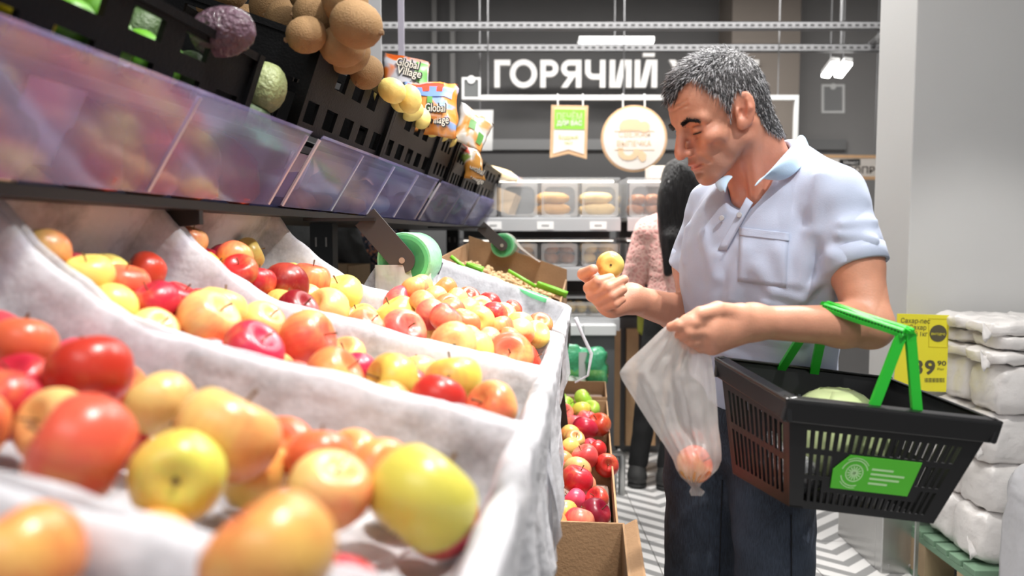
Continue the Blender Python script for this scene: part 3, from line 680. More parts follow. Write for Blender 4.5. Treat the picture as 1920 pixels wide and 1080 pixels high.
AP = {'orange': (apple_mat('apple_orange_skin', (0.82, 0.44, 0.13), (0.76, 0.14, 0.065), 0.66, 0.5, 0.7), 'orange'),
      'peach': (apple_mat('apple_peach_skin', (0.83, 0.56, 0.20), (0.80, 0.22, 0.1), 0.42, 0.5, 0.8), 'peach coloured'),
      'red': (apple_mat('apple_red_skin', (0.75, 0.26, 0.09), (0.55, 0.022, 0.03), 0.85, 0.5, 0.6), 'red'),
      'dark': (apple_mat('apple_dark_skin', (0.42, 0.04, 0.03), (0.22, 0.008, 0.02), 0.75, 0.4, 0.6), 'dark crimson'),
      'yellow': (apple_mat('apple_yellow_skin', (0.84, 0.63, 0.16), (0.80, 0.30, 0.08), 0.26, 0.4, 0.5), 'yellow'),
      'greeny': (apple_mat('apple_greenish_skin', (0.66, 0.62, 0.10), (0.72, 0.26, 0.08), 0.28, 0.5, 0.8), 'greenish yellow'),
      'pink': (apple_mat('apple_pink_skin', (0.82, 0.38, 0.2), (0.72, 0.07, 0.09), 0.75, 0.5, 0.8), 'pinkish red'),
      'green': (apple_mat('apple_green_skin', (0.36, 0.60, 0.06), (0.50, 0.66, 0.1), 0.4, 0.2, 0.5), 'bright green')}
STEMM = mat('stem_brown', (0.16, 0.09, 0.04), 0.8)
def apple_mesh(seed, n=22, k=15):
    rg = random.Random(seed); vs = []; fs = []
    tall = rg.uniform(0.82, 0.92); lob = rg.uniform(0.012, 0.03); ph = rg.uniform(0, 6); taper = rg.uniform(0.03, 0.08); sk = rg.uniform(-0.05, 0.05)
    for i in range(k + 1):
        t = math.pi * i / k
        for j in range(n):
            a = 2 * math.pi * j / n
            r = math.sin(t) ** 0.82 * (1 + lob * math.cos(5 * a + ph) * (0.3 + 0.7 * (t > 1.6)))
            r *= 1 + taper * math.cos(t)
            z = math.cos(t) * tall
            z -= 0.34 * math.exp(-((math.sin(t)) / 0.30) ** 2) * (1 if t < 1.57 else -0.7)
            vs.append((0.5 * r * math.cos(a) + sk * z * 0.3, 0.5 * r * math.sin(a), 0.5 * z))
    for i in range(k):
        for j in range(n):
            fs.append((i * n + j, (i + 1) * n + j, (i + 1) * n + (j + 1) % n, i * n + (j + 1) % n))
    me = bpy.data.meshes.new('apple'); me.from_pydata(vs, [], fs)
    bm = bmesh.new(); bm.from_mesh(me); bmesh.ops.remove_doubles(bm, verts=bm.verts, dist=1e-4); bmesh.ops.recalc_face_normals(bm, faces=bm.faces); bm.to_mesh(me); bm.free()
    me.polygons.foreach_set('use_smooth', [True] * len(me.polygons)); return me
AMESH = {}
for kx in AP:
    for sd in range(3):
        me = apple_mesh(sd + 11); me.materials.append(AP[kx][0]); AMESH[kx, sd] = me
sm = MB(); sm.tube([(0, 0, 0.26), (0.01, 0.0, 0.38), (0.035, 0.01, 0.5)], [0.018, 0.015, 0.022], 6)
o = sm.build('stem_source', STEMM); STEM_ME = o.data; bpy.data.objects.remove(o)
for v_ in STEM_ME.vertices: v_.co.z += 0.26; v_.co.x += 0.0175
cm = MB()
for q in range(5):
    a = q * 1.2566; cm.add([(0.035 * math.cos(a - .5), 0.035 * math.sin(a - .5), -0.34), (0.035 * math.cos(a + .5), 0.035 * math.sin(a + .5), -0.34), (0.05 * math.cos(a), 0.05 * math.sin(a), -0.41)], [(0, 1, 2)])
cm.add([(0.04 * math.cos(q * 1.05), 0.04 * math.sin(q * 1.05), -0.345) for q in range(6)], [tuple(range(6))])
o = cm.build('calyx_source', mat('calyx_brown', (0.13, 0.09, 0.04), 0.9), origin=(0, 0, 0)); CALYX_ME = o.data; bpy.data.objects.remove(o)
APP_N = [0]
def apple(c, dia, kind, label, group=None, rot=None, stem=True, calyx_to=None):
    APP_N[0] += 1; rg = random.Random(APP_N[0] * 13)
    o = bpy.data.objects.new('apple', AMESH[kind, APP_N[0] % 3]); COL.objects.link(o)
    o.location = c; o.scale = (dia, dia, dia)
    if calyx_to is not None: o.rotation_euler = Vector(calyx_to).to_track_quat('-Z', 'Y').to_euler()
    elif rot: o.rotation_euler = rot
    else: o.rotation_euler = (rg.uniform(-1.1, 1.1), rg.uniform(-1.1, 1.1), rg.uniform(0, 6.28))
    tag(o, label, 'apple', group)
    if stem:
        for me, nm in ((STEM_ME, 'stem'), (CALYX_ME, 'calyx')):
            p = bpy.data.objects.new(nm, me); COL.objects.link(p); p.parent = o
    return o
def hit_bent(px, py, e):
    r = ray(px, py); lo, hi = 0.15, 4.0
    def f(k):
        q = r * k; v = q.dot(VV_); return q.z - zprof(v) - e * 1.04
    k = 0.15
    while k < 4 and f(k) > 0: k += 0.02
    lo, hi = k - 0.02, k
    for _ in range(30):
        m = (lo + hi) / 2
        if f(m) > 0: lo = m
        else: hi = m
    return CAMP + r * lo
def hit_plane(px, py, P0, n):
    r = ray(px, py); k = (P0 - CAMP).dot(n) / r.dot(n); return CAMP + r * k
def relax(pts, n, iters=60, tether=0.02, lim=None):
    P = [Vector(p[0]) for p in pts]; P0 = [p.copy() for p in P]; r = [p[1] / 2 for p in pts]
    for it in range(iters):
        for i in range(len(P)):
            for j in range(i):
                d = P[i] - P[j]; L_ = d.length; m = (r[i] + r[j]) * 0.97
                if L_ < m:
                    if L_ < 1e-5: d = Vector((0.001, 0, 0)); L_ = 0.001
                    e = d / L_ * (m - L_) * 0.5; P[i] += e; P[j] -= e
        for i in range(len(P)):
            P[i] = P[i] + (P0[i] - P[i]) * tether
            if lim:
                q = (P[i] - CAMP).dot(UV_); lo, hi = lim[0] + r[i] * 0.9 + 0.02, lim[1] - r[i] * 0.9 - 0.02
                if q < lo: P[i] += UV_ * (lo - q)
                elif q > hi: P[i] += UV_ * (hi - q)
    return P
ORD = ['leftmost', 'second', 'third', 'fourth', 'fifth', 'sixth', 'seventh', 'eighth', 'ninth', 'tenth', 'eleventh', 'twelfth', 'thirteenth', 'fourteenth', 'fifteenth', 'sixteenth']
SINK = -0.016
def heap(where, items, P0, n, group, lim=(0.058, 0.088), stem=True, fill=None):
    """items (px, py, size px, kind[, lift[, calyx]]) laid on a plane through P0 with normal n"""
    raw = []
    for it in items:
        e = (it[4] if len(it) > 4 else 0.0) + SINK
        p = hit_plane(it[0], it[1], P0 + n * e, n) if P0 is not None else hit_bent(it[0], it[1], e); d = it[2] * (p - CAMP).dot(Vector((0, CP, -SP))) / FPX
        raw.append((p, max(lim[0], min(lim[1], d))))
    if fill:
        s0, s1, ln, cnt = fill; rg = random.Random(int(s0 * 100)); items = list(items)
        for _ in range(400):
            if cnt == 0: break
            a = rg.uniform(0.05, ln); p = SB(a, rg.uniform(s0 + 0.05, s1 - 0.05), SINK - 0.03)
            if all((p - q[0]).length > (0.034 + q[1] / 2) * 0.93 for q in raw):
                d = p - CAMP; k = d.y; xx = 960 + FPX * d.x / (d.dot(Vector((0, CP, -SP))))
                raw.append((p, 0.066)); items.append((xx, 0, 0, rg.choice(['orange', 'peach', 'yellow', 'red', 'pink']), -0.036)); cnt -= 1
    Q = relax(raw, n, lim=fill[:2] if fill else None)
    by = {}
    for i, it in enumerate(items): by.setdefault(it[3], []).append(i)
    for kd, ids in by.items():
        ids.sort(key=lambda i: items[i][0])
        for r_, i in enumerate(ids):
            cw = AP[kd][1]
            if len(ids) == 1: lb = 'only %s apple in %s' % (cw, where)
            elif r_ == len(ids) - 1: lb = '%s apple in %s, rightmost such' % (cw, where)
            else: lb = '%s apple in %s, %s such%s' % (cw, where, ORD[r_], '' if r_ == 0 else ' from left')
            cal = (CAMP - Q[i] + Vector((R.uniform(-.1, .1), 0, R.uniform(-.1, .1)))) if len(items[i]) > 5 and items[i][5] else None
            apple(Q[i], raw[i][1] * 1.03, kd, lb, group, stem=stem, calyx_to=cal)
    return Q
G_ = 'apples heaped in the lined crates'
rimP = S(0, -0.07, -0.2)
for (px, py, d, k, w, ss) in ((505, 1045, 0.071, 'orange', 'biggest blurred orange red apple at the bottom, front crate', 0.362), (35, 1060, 0.066, 'orange', 'blurred orange apple in the bottom left corner, front crate', 0.34)):
    r_ = ray(px, py); apple(CAMP + r_ * (ss / r_.dot(UV_)), d, k, w, G_, rot=(-0.5, 0.4, 2.2))
heap('the nearest full crate', [(42, 650, 118, 'orange'), (30, 712, 118, 'red'), (147, 712, 150, 'red', 0.01), (5, 775, 110, 'red'), (90, 795, 140, 'peach'), (165, 845, 205, 'orange', 0.012), (283, 772, 112, 'peach'), (330, 893, 170, 'greeny', 0.006, 1), (422, 828, 195, 'peach', 0.014), (572, 868, 112, 'orange', -0.01), (622, 922, 155, 'peach', 0.01), (715, 888, 125, 'orange'), (788, 935, 205, 'greeny', 0.012), (-60, 700, 130, 'peach'), (-50, 790, 150, 'orange'), (230, 800, 105, 'red', -0.02), (505, 880, 120, 'yellow', -0.02), (660, 860, 100, 'peach', -0.025), (225, 735, 100, 'orange', -0.02)], None, NV, G_, fill=(0.39, 0.785, 0.55, 12))
heap('the second full crate', [(152, 518, 80, 'yellow'), (233, 540, 92, 'orange'), (205, 566, 66, 'yellow'), (288, 576, 90, 'red', 0.008), (338, 566, 70, 'red', -0.01), (365, 608, 118, 'peach', 0.012), (418, 600, 100, 'yellow', 0.005), (482, 615, 88, 'peach'), (485, 668, 115, 'red', 0.008), (272, 606, 80, 'peach'), (395, 668, 75, 'pink', -0.012), (578, 638, 112, 'orange', 0.008), (613, 712, 114, 'orange', 0.006), (545, 712, 80, 'pink', -0.012), (668, 700, 72, 'red', -0.01), (735, 715, 105, 'greeny', 0.004), (735, 760, 88, 'orange', -0.008), (812, 752, 104, 'red', 0.006), (850, 714, 108, 'greeny', 0.008), (922, 766, 102, 'orange'), (660, 660, 70, 'peach', -0.02), (790, 690, 70, 'peach', -0.02), (85, 500, 80, 'peach'), (330, 620, 75, 'orange', -0.02), (440, 640, 80, 'orange', -0.02)], None, NV, G_, fill=(0.79, 1.125, 0.62, 12))
heap('the third full crate', [(384, 490, 56, 'yellow'), (430, 502, 68, 'orange'), (408, 522, 58, 'red'), (474, 528, 60, 'red'), (525, 538, 86, 'dark', 0.008), (521, 590, 84, 'dark', 0.006), (530, 566, 74, 'yellow'), (582, 525, 74, 'orange', 0.004), (641, 552, 78, 'yellow'), (613, 584, 88, 'peach', 0.006), (690, 636, 76, 'orange'), (681, 606, 62, 'yellow'), (745, 594, 82, 'yellow', 0.008), (742, 628, 88, 'pink', 0.004), (787, 582, 78, 'pink', -0.004), (815, 622, 66, 'peach'), (828, 656, 86, 'peach', 0.006, 1), (882, 660, 86, 'yellow'), (775, 672, 72, 'yellow', -0.01), (956, 667, 88, 'orange'), (575, 565, 64, 'peach', -0.015), (650, 605, 60, 'orange', -0.02), (720, 660, 60, 'peach', -0.02), (340, 470, 60, 'peach'), (850, 625, 60, 'orange', -0.02), (455, 550, 60, 'orange', -0.02)], None, NV, G_, fill=(1.13, 1.56, 0.66, 14))
heap('the far crate beside the walnut box', [(825, 545, 46, 'orange', 0.004), (810, 560, 44, 'peach'), (853, 562, 42, 'yellow'), (838, 577, 42, 'orange'), (848, 592, 48, 'orange', 0.004), (877, 585, 44, 'yellow'), (880, 562, 40, 'red'), (898, 578, 42, 'peach'), (922, 574, 40, 'red'), (926, 592, 42, 'red', 0.005), (903, 604, 48, 'yellow', 0.006, 1), (951, 584, 40, 'red'), (947, 594, 46, 'peach'), (970, 606, 48, 'yellow'), (874, 611, 48, 'orange'), (932, 617, 42, 'orange'), (1012, 610, 48, 'orange', 0.004), (1005, 627, 44, 'yellow'), (976, 624, 44, 'peach'), (843, 608, 44, 'pink'), (800, 540, 44, 'yellow'), (785, 548, 46, 'orange'), (815, 590, 44, 'pink'), (795, 575, 46, 'peach'), (865, 630, 44, 'peach', -0.01), (905, 635, 44, 'pink', -0.01), (950, 640, 44, 'orange', -0.01)], rimP, NV, G_, stem=False)
# ---- lower cartons of apples at the foot of the stand
def carton(label, s0, s1, v0, v1, zb, h, group=None, col=CARD, flap=True, thick=0.005):
    t = thing('cardboard_box', label, 'box', S((s0 + s1) / 2, (v0 + v1) / 2, zb), group)
    for nm, a, A, B in (('near_panel', S(s0, v0, zb), UV_ * thick, VV_ * (v1 - v0)), ('far_panel', S(s1 - thick, v0, zb), UV_ * thick, VV_ * (v1 - v0)), ('left_panel', S(s0 + thick, v0, zb), UV_ * (s1 - s0 - 2 * thick), VV_ * thick), ('right_panel', S(s0 + thick, v1 - thick, zb), UV_ * (s1 - s0 - 2 * thick), VV_ * thick)):
        b = MB(); b.obox(a, A, B, ZV * h); b.build(nm, col, t, bevel=0.001)
    b = MB(); b.obox(S(s0, v0, zb) + ZV * 0.0001 + UV_ * thick + VV_ * thick, UV_ * (s1 - s0 - 2 * thick), VV_ * (v1 - v0 - 2 * thick), ZV * 0.004); b.build('base_panel', col, t)
    return t
ZB = -0.769
LOWB = [(1.62, 2.06, 'nearest', -0.62), (2.1, 2.46, 'second', -0.62), (2.5, 2.84, 'third', -0.615), (2.88, 3.2, 'fourth', -0.61)]
for s0, s1, nm, zt in LOWB:
    carton('torn cardboard apple box on the low shelf, %s from the camera' % nm, s0, s1, -0.45, 0.062, ZB, zt - ZB - 0.008)
    b = MB(); b.obox(S(s0 + 0.02, -0.44, ZB + 0.005), UV_ * (s1 - s0 - 0.04), VV_ * 0.49, ZV * (zt - ZB - 0.065)); tag(b.build('paper_pad', mat('pulp_pad', (0.35, 0.25, 0.2), 0.9), None, bevel=0.01), 'moulded pulp tray inside the %s low apple box' % nm, 'tray')
lowN = ZV
def low(where, items, zt):
    global SINK
    SINK = 0.0
    heap(where, items, CAMP + ZV * zt, ZV, 'apples in the low cardboard boxes', (0.055, 0.085), stem=True)
low('the nearest low box', [(1081, 905, 60, 'red', 0.02), (1072, 931, 46, 'pink'), (1115, 936, 44, 'red'), (1055, 960, 50, 'yellow'), (1117, 962, 56, 'dark'), (1080, 976, 56, 'pink'), (1045, 932, 44, 'red'), (1040, 985, 56, 'orange'), (1096, 912, 46, 'pink', -0.02), (1030, 950, 50, 'peach')], -0.61)
low('the second low box', [(1055, 866, 46, 'orange'), (1068, 842, 42, 'yellow'), (1088, 830, 38, 'peach'), (1107, 862, 50, 'pink'), (1082, 882, 52, 'peach', 0.01), (1118, 845, 40, 'red'), (1100, 836, 40, 'pink', -0.01), (1040, 850, 44, 'red'), (1040, 878, 46, 'pink'), (1125, 868, 44, 'red', -0.01)], -0.615)
low('the third low box', [(1046, 800, 40, 'orange'), (1060, 815, 38, 'yellow', 0.0, 1), (1080, 797, 46, 'pink'), (1097, 804, 48, 'red', 0.006), (1116, 797, 46, 'red', 0.004), (1060, 778, 38, 'pink'), (1042, 784, 38, 'peach'), (1078, 780, 38, 'peach', -0.01), (1100, 786, 38, 'pink', -0.01), (1040, 815, 42, 'red')], -0.61)
low('the fourth low box', [(1088, 750, 36, 'green', 0.02), (1064, 758, 34, 'green', 0.004), (1083, 772, 36, 'greeny'), (1105, 768, 34, 'green'), (1042, 770, 34, 'peach'), (1048, 752, 34, 'green'), (1062, 774, 34, 'pink', -0.004), (1034, 758, 34, 'greeny')], -0.605)
# empty open carton standing in front on the floor side
t = carton('open empty brown cardboard box at the bottom of the photo in front of the stand', 1.02, 1.5, -0.3, 0.07, -0.9, 0.32)
b = MB(); p = S(1.02, 0.07, -0.58); b.hexa([p, p + VV_ * 0.004, p + VV_ * 0.004 + UV_ * 0.47, p + UV_ * 0.47, p + VV_ * 0.02 + ZV * 0.012, p + VV_ * 0.024 + ZV * 0.012, p + VV_ * 0.024 + ZV * 0.012 + UV_ * 0.47, p + VV_ * 0.02 + ZV * 0.012 + UV_ * 0.47]); b.build('raised_flap', CARD, t)
b = MB(); b.box(S(1.0, -0.32, -CH + 0.0) - Vector((0, 0, 0)), S(1.52, 0.05, -0.9001)) if False else b.obox(S(1.0, -0.32, -CH + 0.001), UV_ * 0.52, VV_ * 0.4, ZV * (CH - 0.9012))
tag(b.build('wooden_box', mat('crate_dark_board', (0.12, 0.08, 0.05), 0.8), None, bevel=0.004), 'dark stand box carrying the open cardboard box', 'box')
# ---- walnut box at the far end of the lower tier
t = thing('cardboard_box', 'long open cardboard box of walnuts at the far end of the apple tier', 'box', S(2.62, -0.35, -0.35))
def wall_(nm, s0, s1, z0, z1, va=-0.5, vb=-0.1, m=CARD):
    b = MB(); fb = lambda v: -0.2 - (v + 0.07) * ST / CT
    b.hexa([S(s0, va, fb(va) - 0.13), S(s0, vb, fb(vb) - 0.13), S(s0 + 0.006, vb, fb(vb) - 0.13), S(s0 + 0.006, va, fb(va) - 0.13), S(s0 + s1, va, fb(va) + z0), S(s0 + s1, vb, fb(vb) + z1), S(s0 + s1 + 0.006, vb, fb(vb) + z1), S(s0 + s1 + 0.006, va, fb(va) + z0)]); return b.build(nm, m, t, bevel=0.001)
wall_('near_panel', 2.32, 0.0, -0.02, -0.025); wall_('inner_divider', 2.62, 0.0, -0.03, -0.035); wall_('far_panel', 2.98, 0.03, 0.05, 0.06)
fb = lambda v: -0.2 - (v + 0.07) * ST / CT
for v, nm in ((-0.5, 'back_panel'), (-0.105, 'front_panel')):
    b = MB(); b.hexa([S(2.326, v, fb(v) - 0.13), S(2.326, v + 0.006, fb(v) - 0.13), S(2.98, v + 0.006, fb(v) - 0.13), S(2.98, v, fb(v) - 0.13), S(2.326, v, fb(v) - 0.03), S(2.326, v + 0.006, fb(v) - 0.03), S(2.98, v + 0.006, fb(v) + 0.02), S(2.98, v, fb(v) + 0.02)]); b.build(nm, CARD, t)
b = MB(); b.hexa([S(2.326, -0.49, fb(-0.49) - 0.129), S(2.326, -0.11, fb(-0.11) - 0.129), S(2.97, -0.11, fb(-0.11) - 0.129), S(2.97, -0.49, fb(-0.49) - 0.129), S(2.326, -0.49, fb(-0.49) - 0.06), S(2.326, -0.11, fb(-0.11) - 0.06), S(2.97, -0.11, fb(-0.11) - 0.06), S(2.97, -0.49, fb(-0.49) - 0.06)]); b.build('packed_base', CARD, t)
rg = random.Random(5); b = MB()
for k in range(900):
    s = rg.uniform(2.35, 2.9) if k % 3 else rg.uniform(2.35, 2.6); v = rg.uniform(-0.47, -0.14); c = S(s, v, fb(v) - 0.055 + rg.uniform(0, 0.02)); r = rg.uniform(0.006, 0.011)
    ax = Vector((rg.gauss(0, 1), rg.gauss(0, 1), rg.gauss(0, 1))); b.lathe([(0, -r), (r * 0.8, -r * 0.55), (r, 0.1 * r), (r * 0.55, 0.8 * r), (0, r * 0.9)], 6, c, ax)
tag(b.build('walnut_kernels', mat('walnut_kernel', (0.72, 0.5, 0.27), 0.75, var=0.35, vscale=60, bump=0.3, bscale=200), None, smooth=True), 'loose pale walnut kernels spread in the long cardboard box', 'nuts', kind='stuff')
def scoop(label, px, py, ang, name='scoop', lift=0.015, L_=0.2, m=GREENP):
    p = hit_plane(px, py, rimP - NV * (0.045 - lift), NV); d = (AV * math.cos(ang) + UV_ * math.sin(ang)).normalized(); w = NV.cross(d)
    t = thing(name, label, name, p)
    b = MB(); b.tube([p - d * L_ * 0.55 + NV * 0.02, p - d * L_ * 0.2 + NV * 0.008, p], 0.011, 8, flat=0.6, up=NV); b.build('handle', m, t, smooth=True)
    rows = []
    for i in range(9):
        q = i / 8; wd = 0.035 * (0.5 + 0.6 * math.sin(min(1, q * 1.6) * 1.57)); row = []
        for j in range(9):
            a = (j / 8 - 0.5) * 2.6; row.append(p + d * (q * L_ * 0.55) + w * math.sin(a) * wd + NV * (0.03 - math.cos(a) * 0.028 - 0.002))
        rows.append(row)
    b = MB(); b.grid(rows); b.build('bowl', m, t, smooth=True, solid=0.003); return t
LGR = mat('mint_green_plastic', (0.18, 0.72, 0.3), 0.35); YGR = mat('lime_green_plastic', (0.20, 0.55, 0.03), 0.4)
scoop('mint green plastic scoop lying on the walnuts, lower one', 960, 547, 0.0, m=LGR)
scoop('lime green plastic scoop lying on the walnuts, upper one', 1005, 538, 0.0, lift=0.03, m=YGR)
scoop('small lime green scoop tip at the left end of the walnut box', 872, 503, 0.1, lift=0.03, L_=0.1, m=YGR)
# ---- fruit in the upper crates
KIWI = mat('kiwi_brown_skin', (0.25, 0.145, 0.06), 0.8, var=0.25, vscale=30, bump=0.3, bscale=350)
def ovoid(name, c, d, ax, m, label, cat, group, tip=True, squash=1.12):
    b = MB(); n = 9; prof = [(0.5 * math.sin(math.pi * i / n) ** 0.9, -0.5 * squash * math.cos(math.pi * i / n)) for i in range(n + 1)]
    b.lathe([(r * d, h * d) for r, h in prof], 18, c, ax); o = b.build(name, m, None, smooth=True, origin=c)
    tag(o, label, cat, group)
    if tip:
        A = Vector(ax).normalized(); b = MB(); b.tube([Vector(c) + A * d * squash * 0.49, Vector(c) + A * d * squash * 0.53 + Vector((0.003, 0, 0.001))], [0.006, 0.004], 6); b.build('stub', STEMM, o)
    return o
kup = S(0, -0.5, 0.36)
kiwis = [(470, 38, 80, 0.03), (555, 35, 105, 0.035), (622, 30, 100, 0.045), (682, 40, 92, 0.04), (665, 92, 92, 0.015), (702, 130, 62, 0.0), (520, 8, 90, 0.06), (600, -10, 95, 0.08), (660, -5, 90, 0.08), (420, 5, 90, 0.05), (440, -25, 90, 0.07), (640, 62, 80, 0.02), (590, 60, 70, 0.0), (510, 60, 70, 0.0), (470, 80, 75, -0.03), (530, 95, 75, -0.04)]
kiwis = [(x - 14, y + 6, d * 0.95, e - 0.004) for x, y, d, e in kiwis]
kp = relax([(hit_plane(x, y, kup + NV * e, NV), max(0.06, min(0.085, d * 1.2 / FPX * (hit_plane(x, y, kup + NV * e, NV).y / 1.2)))) for x, y, d, e in kiwis], NV)
kw = ['leftmost in front row of the heap', 'large and round above the crate corner', 'large with stub, centre of the heap', 'at the top right of the heap', 'at the right edge above the slotted rim', 'small and lowest at the right end', 'on top at left', 'topmost in the middle', 'topmost at right', 'far left beside the wrapped fruit', 'top left corner', 'half hidden under the right front fruit', 'half hidden at the rim corner', 'low at the left rim', 'inside the crate behind the handle opening', 'inside the crate near the front wall']
for i, (p, k) in enumerate(zip(kp, kiwis)):
    ovoid('kiwi_fruit', p, max(0.06, min(0.085, k[2] * p.y / FPX)), (R.uniform(-1, 1), R.uniform(-0.6, 0.2), R.uniform(-0.8, 0.4)), KIWI, 'brown kiwi fruit, ' + kw[i], 'kiwi', 'kiwi fruit heap in the black crate')
# yellow fruit (large pale potatoes or quinces) in the next crates
YEL = mat('yellow_quince_skin', (0.85, 0.66, 0.2), 0.55, var=0.12, vscale=20, bump=0.2, bscale=60)
ys = [(735, 170, 44), (752, 188, 46), (772, 208, 44), (790, 222, 42), (745, 205, 40), (812, 238, 36), (826, 250, 34), (842, 262, 30), (800, 245, 36), (722, 182, 40), (850, 272, 26), (768, 186, 38)]
yp = relax([(hit_plane(x, y, kup + NV * -0.012, NV), 0.056) for x, y, d in ys], NV)
for i, p in enumerate(yp):
    ovoid('yellow_fruit', p, 0.056, (R.uniform(-1, 1), R.uniform(-1, 1), R.uniform(-1, 1)), YEL, 'bumpy yellow fruit behind the black crate rims, %s from the kiwi heap' % ORD[sorted(range(len(ys)), key=lambda q: ys[q][0]).index(i)].replace('leftmost', 'first'), 'fruit', 'yellow fruit on the upper tier', tip=False, squash=1.2)
# green and yellow fruit in the dark crate
GRN = mat('lime_skin', (0.10, 0.30, 0.02), 0.4, var=0.2); LIMY = mat('mango_yellow', (0.5, 0.42, 0.02), 0.45, var=0.2); AVO = mat('avocado_skin', (0.05, 0.09, 0.03), 0.55, var=0.3, bump=0.4, bscale=120)
gs = [(0.70, -0.60, LIMY, 'yellow'), (0.77, -0.59, LIMY, 'yellow'), (0.84, -0.6, GRN, 'green'), (0.91, -0.59, GRN, 'green'), (0.975, -0.59, GRN, 'green'), (1.04, -0.6, GRN, 'green'), (1.1, -0.59, AVO, 'dark'), (0.735, -0.67, LIMY, 'yellow'), (0.88, -0.67, GRN, 'green'), (1.0, -0.67, GRN, 'green'), (1.1, -0.68, AVO, 'dark'), (0.8, -0.68, AVO, 'dark'), (1.155, -0.62, AVO, 'dark')]
for i, (s, v, m, cw) in enumerate(gs):
    p = S(s, v, 0) ; p = hit = Vector((p.x, p.y, S(0, 0, 0.295 + (-0.55 - v) * ST / CT).z)) - NV * (0.068 if v > -0.65 else 0.03)
    ovoid('tropical_fruit', p, 0.062, (UV_ * 0.2 + NV * R.uniform(0.3, 1) + VV_ * R.uniform(-.4, .4)), m, '%s fruit seen inside the dark low crate, number %s from its near end' % (cw, ['one', 'two', 'three', 'four', 'five', 'six', 'seven', 'eight', 'nine', 'ten', 'eleven', 'twelve', 'thirteen'][i]), 'fruit', 'fruit in the dark low crate', tip=False, squash=1.25)
# wrapped fruit with a net of white foam and an avocado at the crate gap
FOAM = film('crinkled_clear_wrap', (0.15, 0.09, 0.12), 0.1, rough=0.1, gloss=0.8, translu=0.3, bump=1.0, bscale=120)
p = hit_plane(418, 60, S(0, -0.55, 0.295) + NV * 0.01, NV); ovoid('wrapped_fruit', p, 0.074, (1, 0.2, 0.3), FOAM, 'purple fruit in crinkled clear wrap at the dark crate corner', 'fruit', None, tip=False, squash=1.3)
p = S(1.27, -0.57, 0.26); ovoid('avocado', p, 0.075, (0.3, 0.1, 1), mat('pale_avocado', (0.25, 0.29, 0.13), 0.5, var=0.35, vscale=50, bump=0.5, bscale=120), 'pale green mottled fruit in the gap between the two crates', 'fruit', None, tip=False, squash=1.2)
p = S(1.26, -0.6, 0.205); ovoid('avocado', p, 0.07, (1, 0.1, 0.2), AVO, 'shiny dark avocado under the mottled fruit between crates', 'fruit', None, tip=False, squash=1.2)
# ---- packs behind the clear guards
def pillow(c, A, B, C, p=3.0, n=12, puff=0.25, noise=0.0, seed=0):
    """superellipsoid cushion with half axes A,B,C"""
    c, A, B, C = Vector(c), Vector(A), Vector(B), Vector(C); rows = []
    for i in range(n + 1):
        th = -math.pi / 2 + math.pi * i / n; row = []
        for j in range(2 * n):
            ph = 2 * math.pi * j / (2 * n)
            f = lambda q: math.copysign(abs(q) ** (2 / p), q)
            x, y, z = f(math.cos(th)) * f(math.cos(ph)), f(math.cos(th)) * f(math.sin(ph)), math.copysign(abs(math.sin(th)) ** (2 / p), math.sin(th)) if p > 2 else math.sin(th)
            q = c + A * x + B * y + C * z
            if noise: q = q + mnoise.noise_vector(q * 22 + Vector((seed * 5.3, 0, 0))) * noise + mnoise.noise_vector(q * 60 + Vector((seed * 5.3, 0, 0))) * noise * 0.45
            row.append(q)
        rows.append(row)
    return rows
pk = [('violet onion', (0.30, 0.06, 0.14), 0.3), ('pale cream', (0.75, 0.66, 0.42), 0.47), ('violet onion', (0.34, 0.08, 0.16), 0.62), ('cream garlic', (0.8, 0.7, 0.5), 0.74), ('red carrot', (0.62, 0.12, 0.06), 0.9), ('orange carrot', (0.78, 0.28, 0.06), 1.03), ('orange', (0.75, 0.2, 0.07), 1.16), ('red', (0.6, 0.08, 0.06), 1.3)]
for i, (nm, c_, s) in enumerate(pk):
    P = S(s, -0.66, 0.125); m = mat('pack_%s' % nm.replace(' ', '_') + str(i), c_, 0.35, var=0.35, vscale=40, bump=0.5, bscale=40)
    b = MB(); b.grid(pillow(P, UV_ * 0.064, VV_ * 0.05 - ZV * 0.02, ZV * 0.062, 2.6, 10, noise=0.012, seed=i), closed_v=True)
    tag(b.build('produce_pack', m, None, smooth=True), '%s bag behind the nearest violet guard, number %s from the camera' % (nm, ['one', 'two', 'three', 'four', 'five', 'six', 'seven', 'eight'][i]), 'bag', 'packs behind the nearest guard')
t = thing('price_card', 'pale price card standing behind the nearest violet guard', 'card', S(0.8, -0.6, 0.08))
b = MB(); b.obox(S(0.76, -0.65, 0.085), UV_ * 0.09, VV_ * 0.045 + ZV * 0.09, (VV_ * 0.9 - ZV * 0.45) * 0.002); b.build('card', mat('card_white', (0.85, 0.8, 0.84), 0.5), t)
t = thing('price_card', 'pale price card behind the near end of the second guard', 'card', S(1.5, -0.6, 0.08))
b = MB(); b.obox(S(1.47, -0.65, 0.085), UV_ * 0.11, VV_ * 0.045 + ZV * 0.09, (VV_ * 0.9 - ZV * 0.45) * 0.002); b.build('card', mat('card_white', (0.85, 0.8, 0.84), 0.5), t)
OR = mat('dried_orange', (0.85, 0.45, 0.16), 0.5, var=0.2)
for i, s in enumerate((1.6, 1.72, 1.84, 1.97, 2.08)):
    P = S(s, -0.66, 0.085); b = MB(); b.grid(pillow(P, UV_ * 0.055, VV_ * 0.05, ZV * 0.022, 2.5, 8, noise=0.008, seed=i + 20), closed_v=True)
    tag(b.build('dried_fruit_pack', OR, None, smooth=True), 'pale orange dried fruit pack lying behind second guard, %s from left' % ['first', 'second', 'third', 'fourth', 'fifth'][i], 'bag', 'packs behind the second guard')
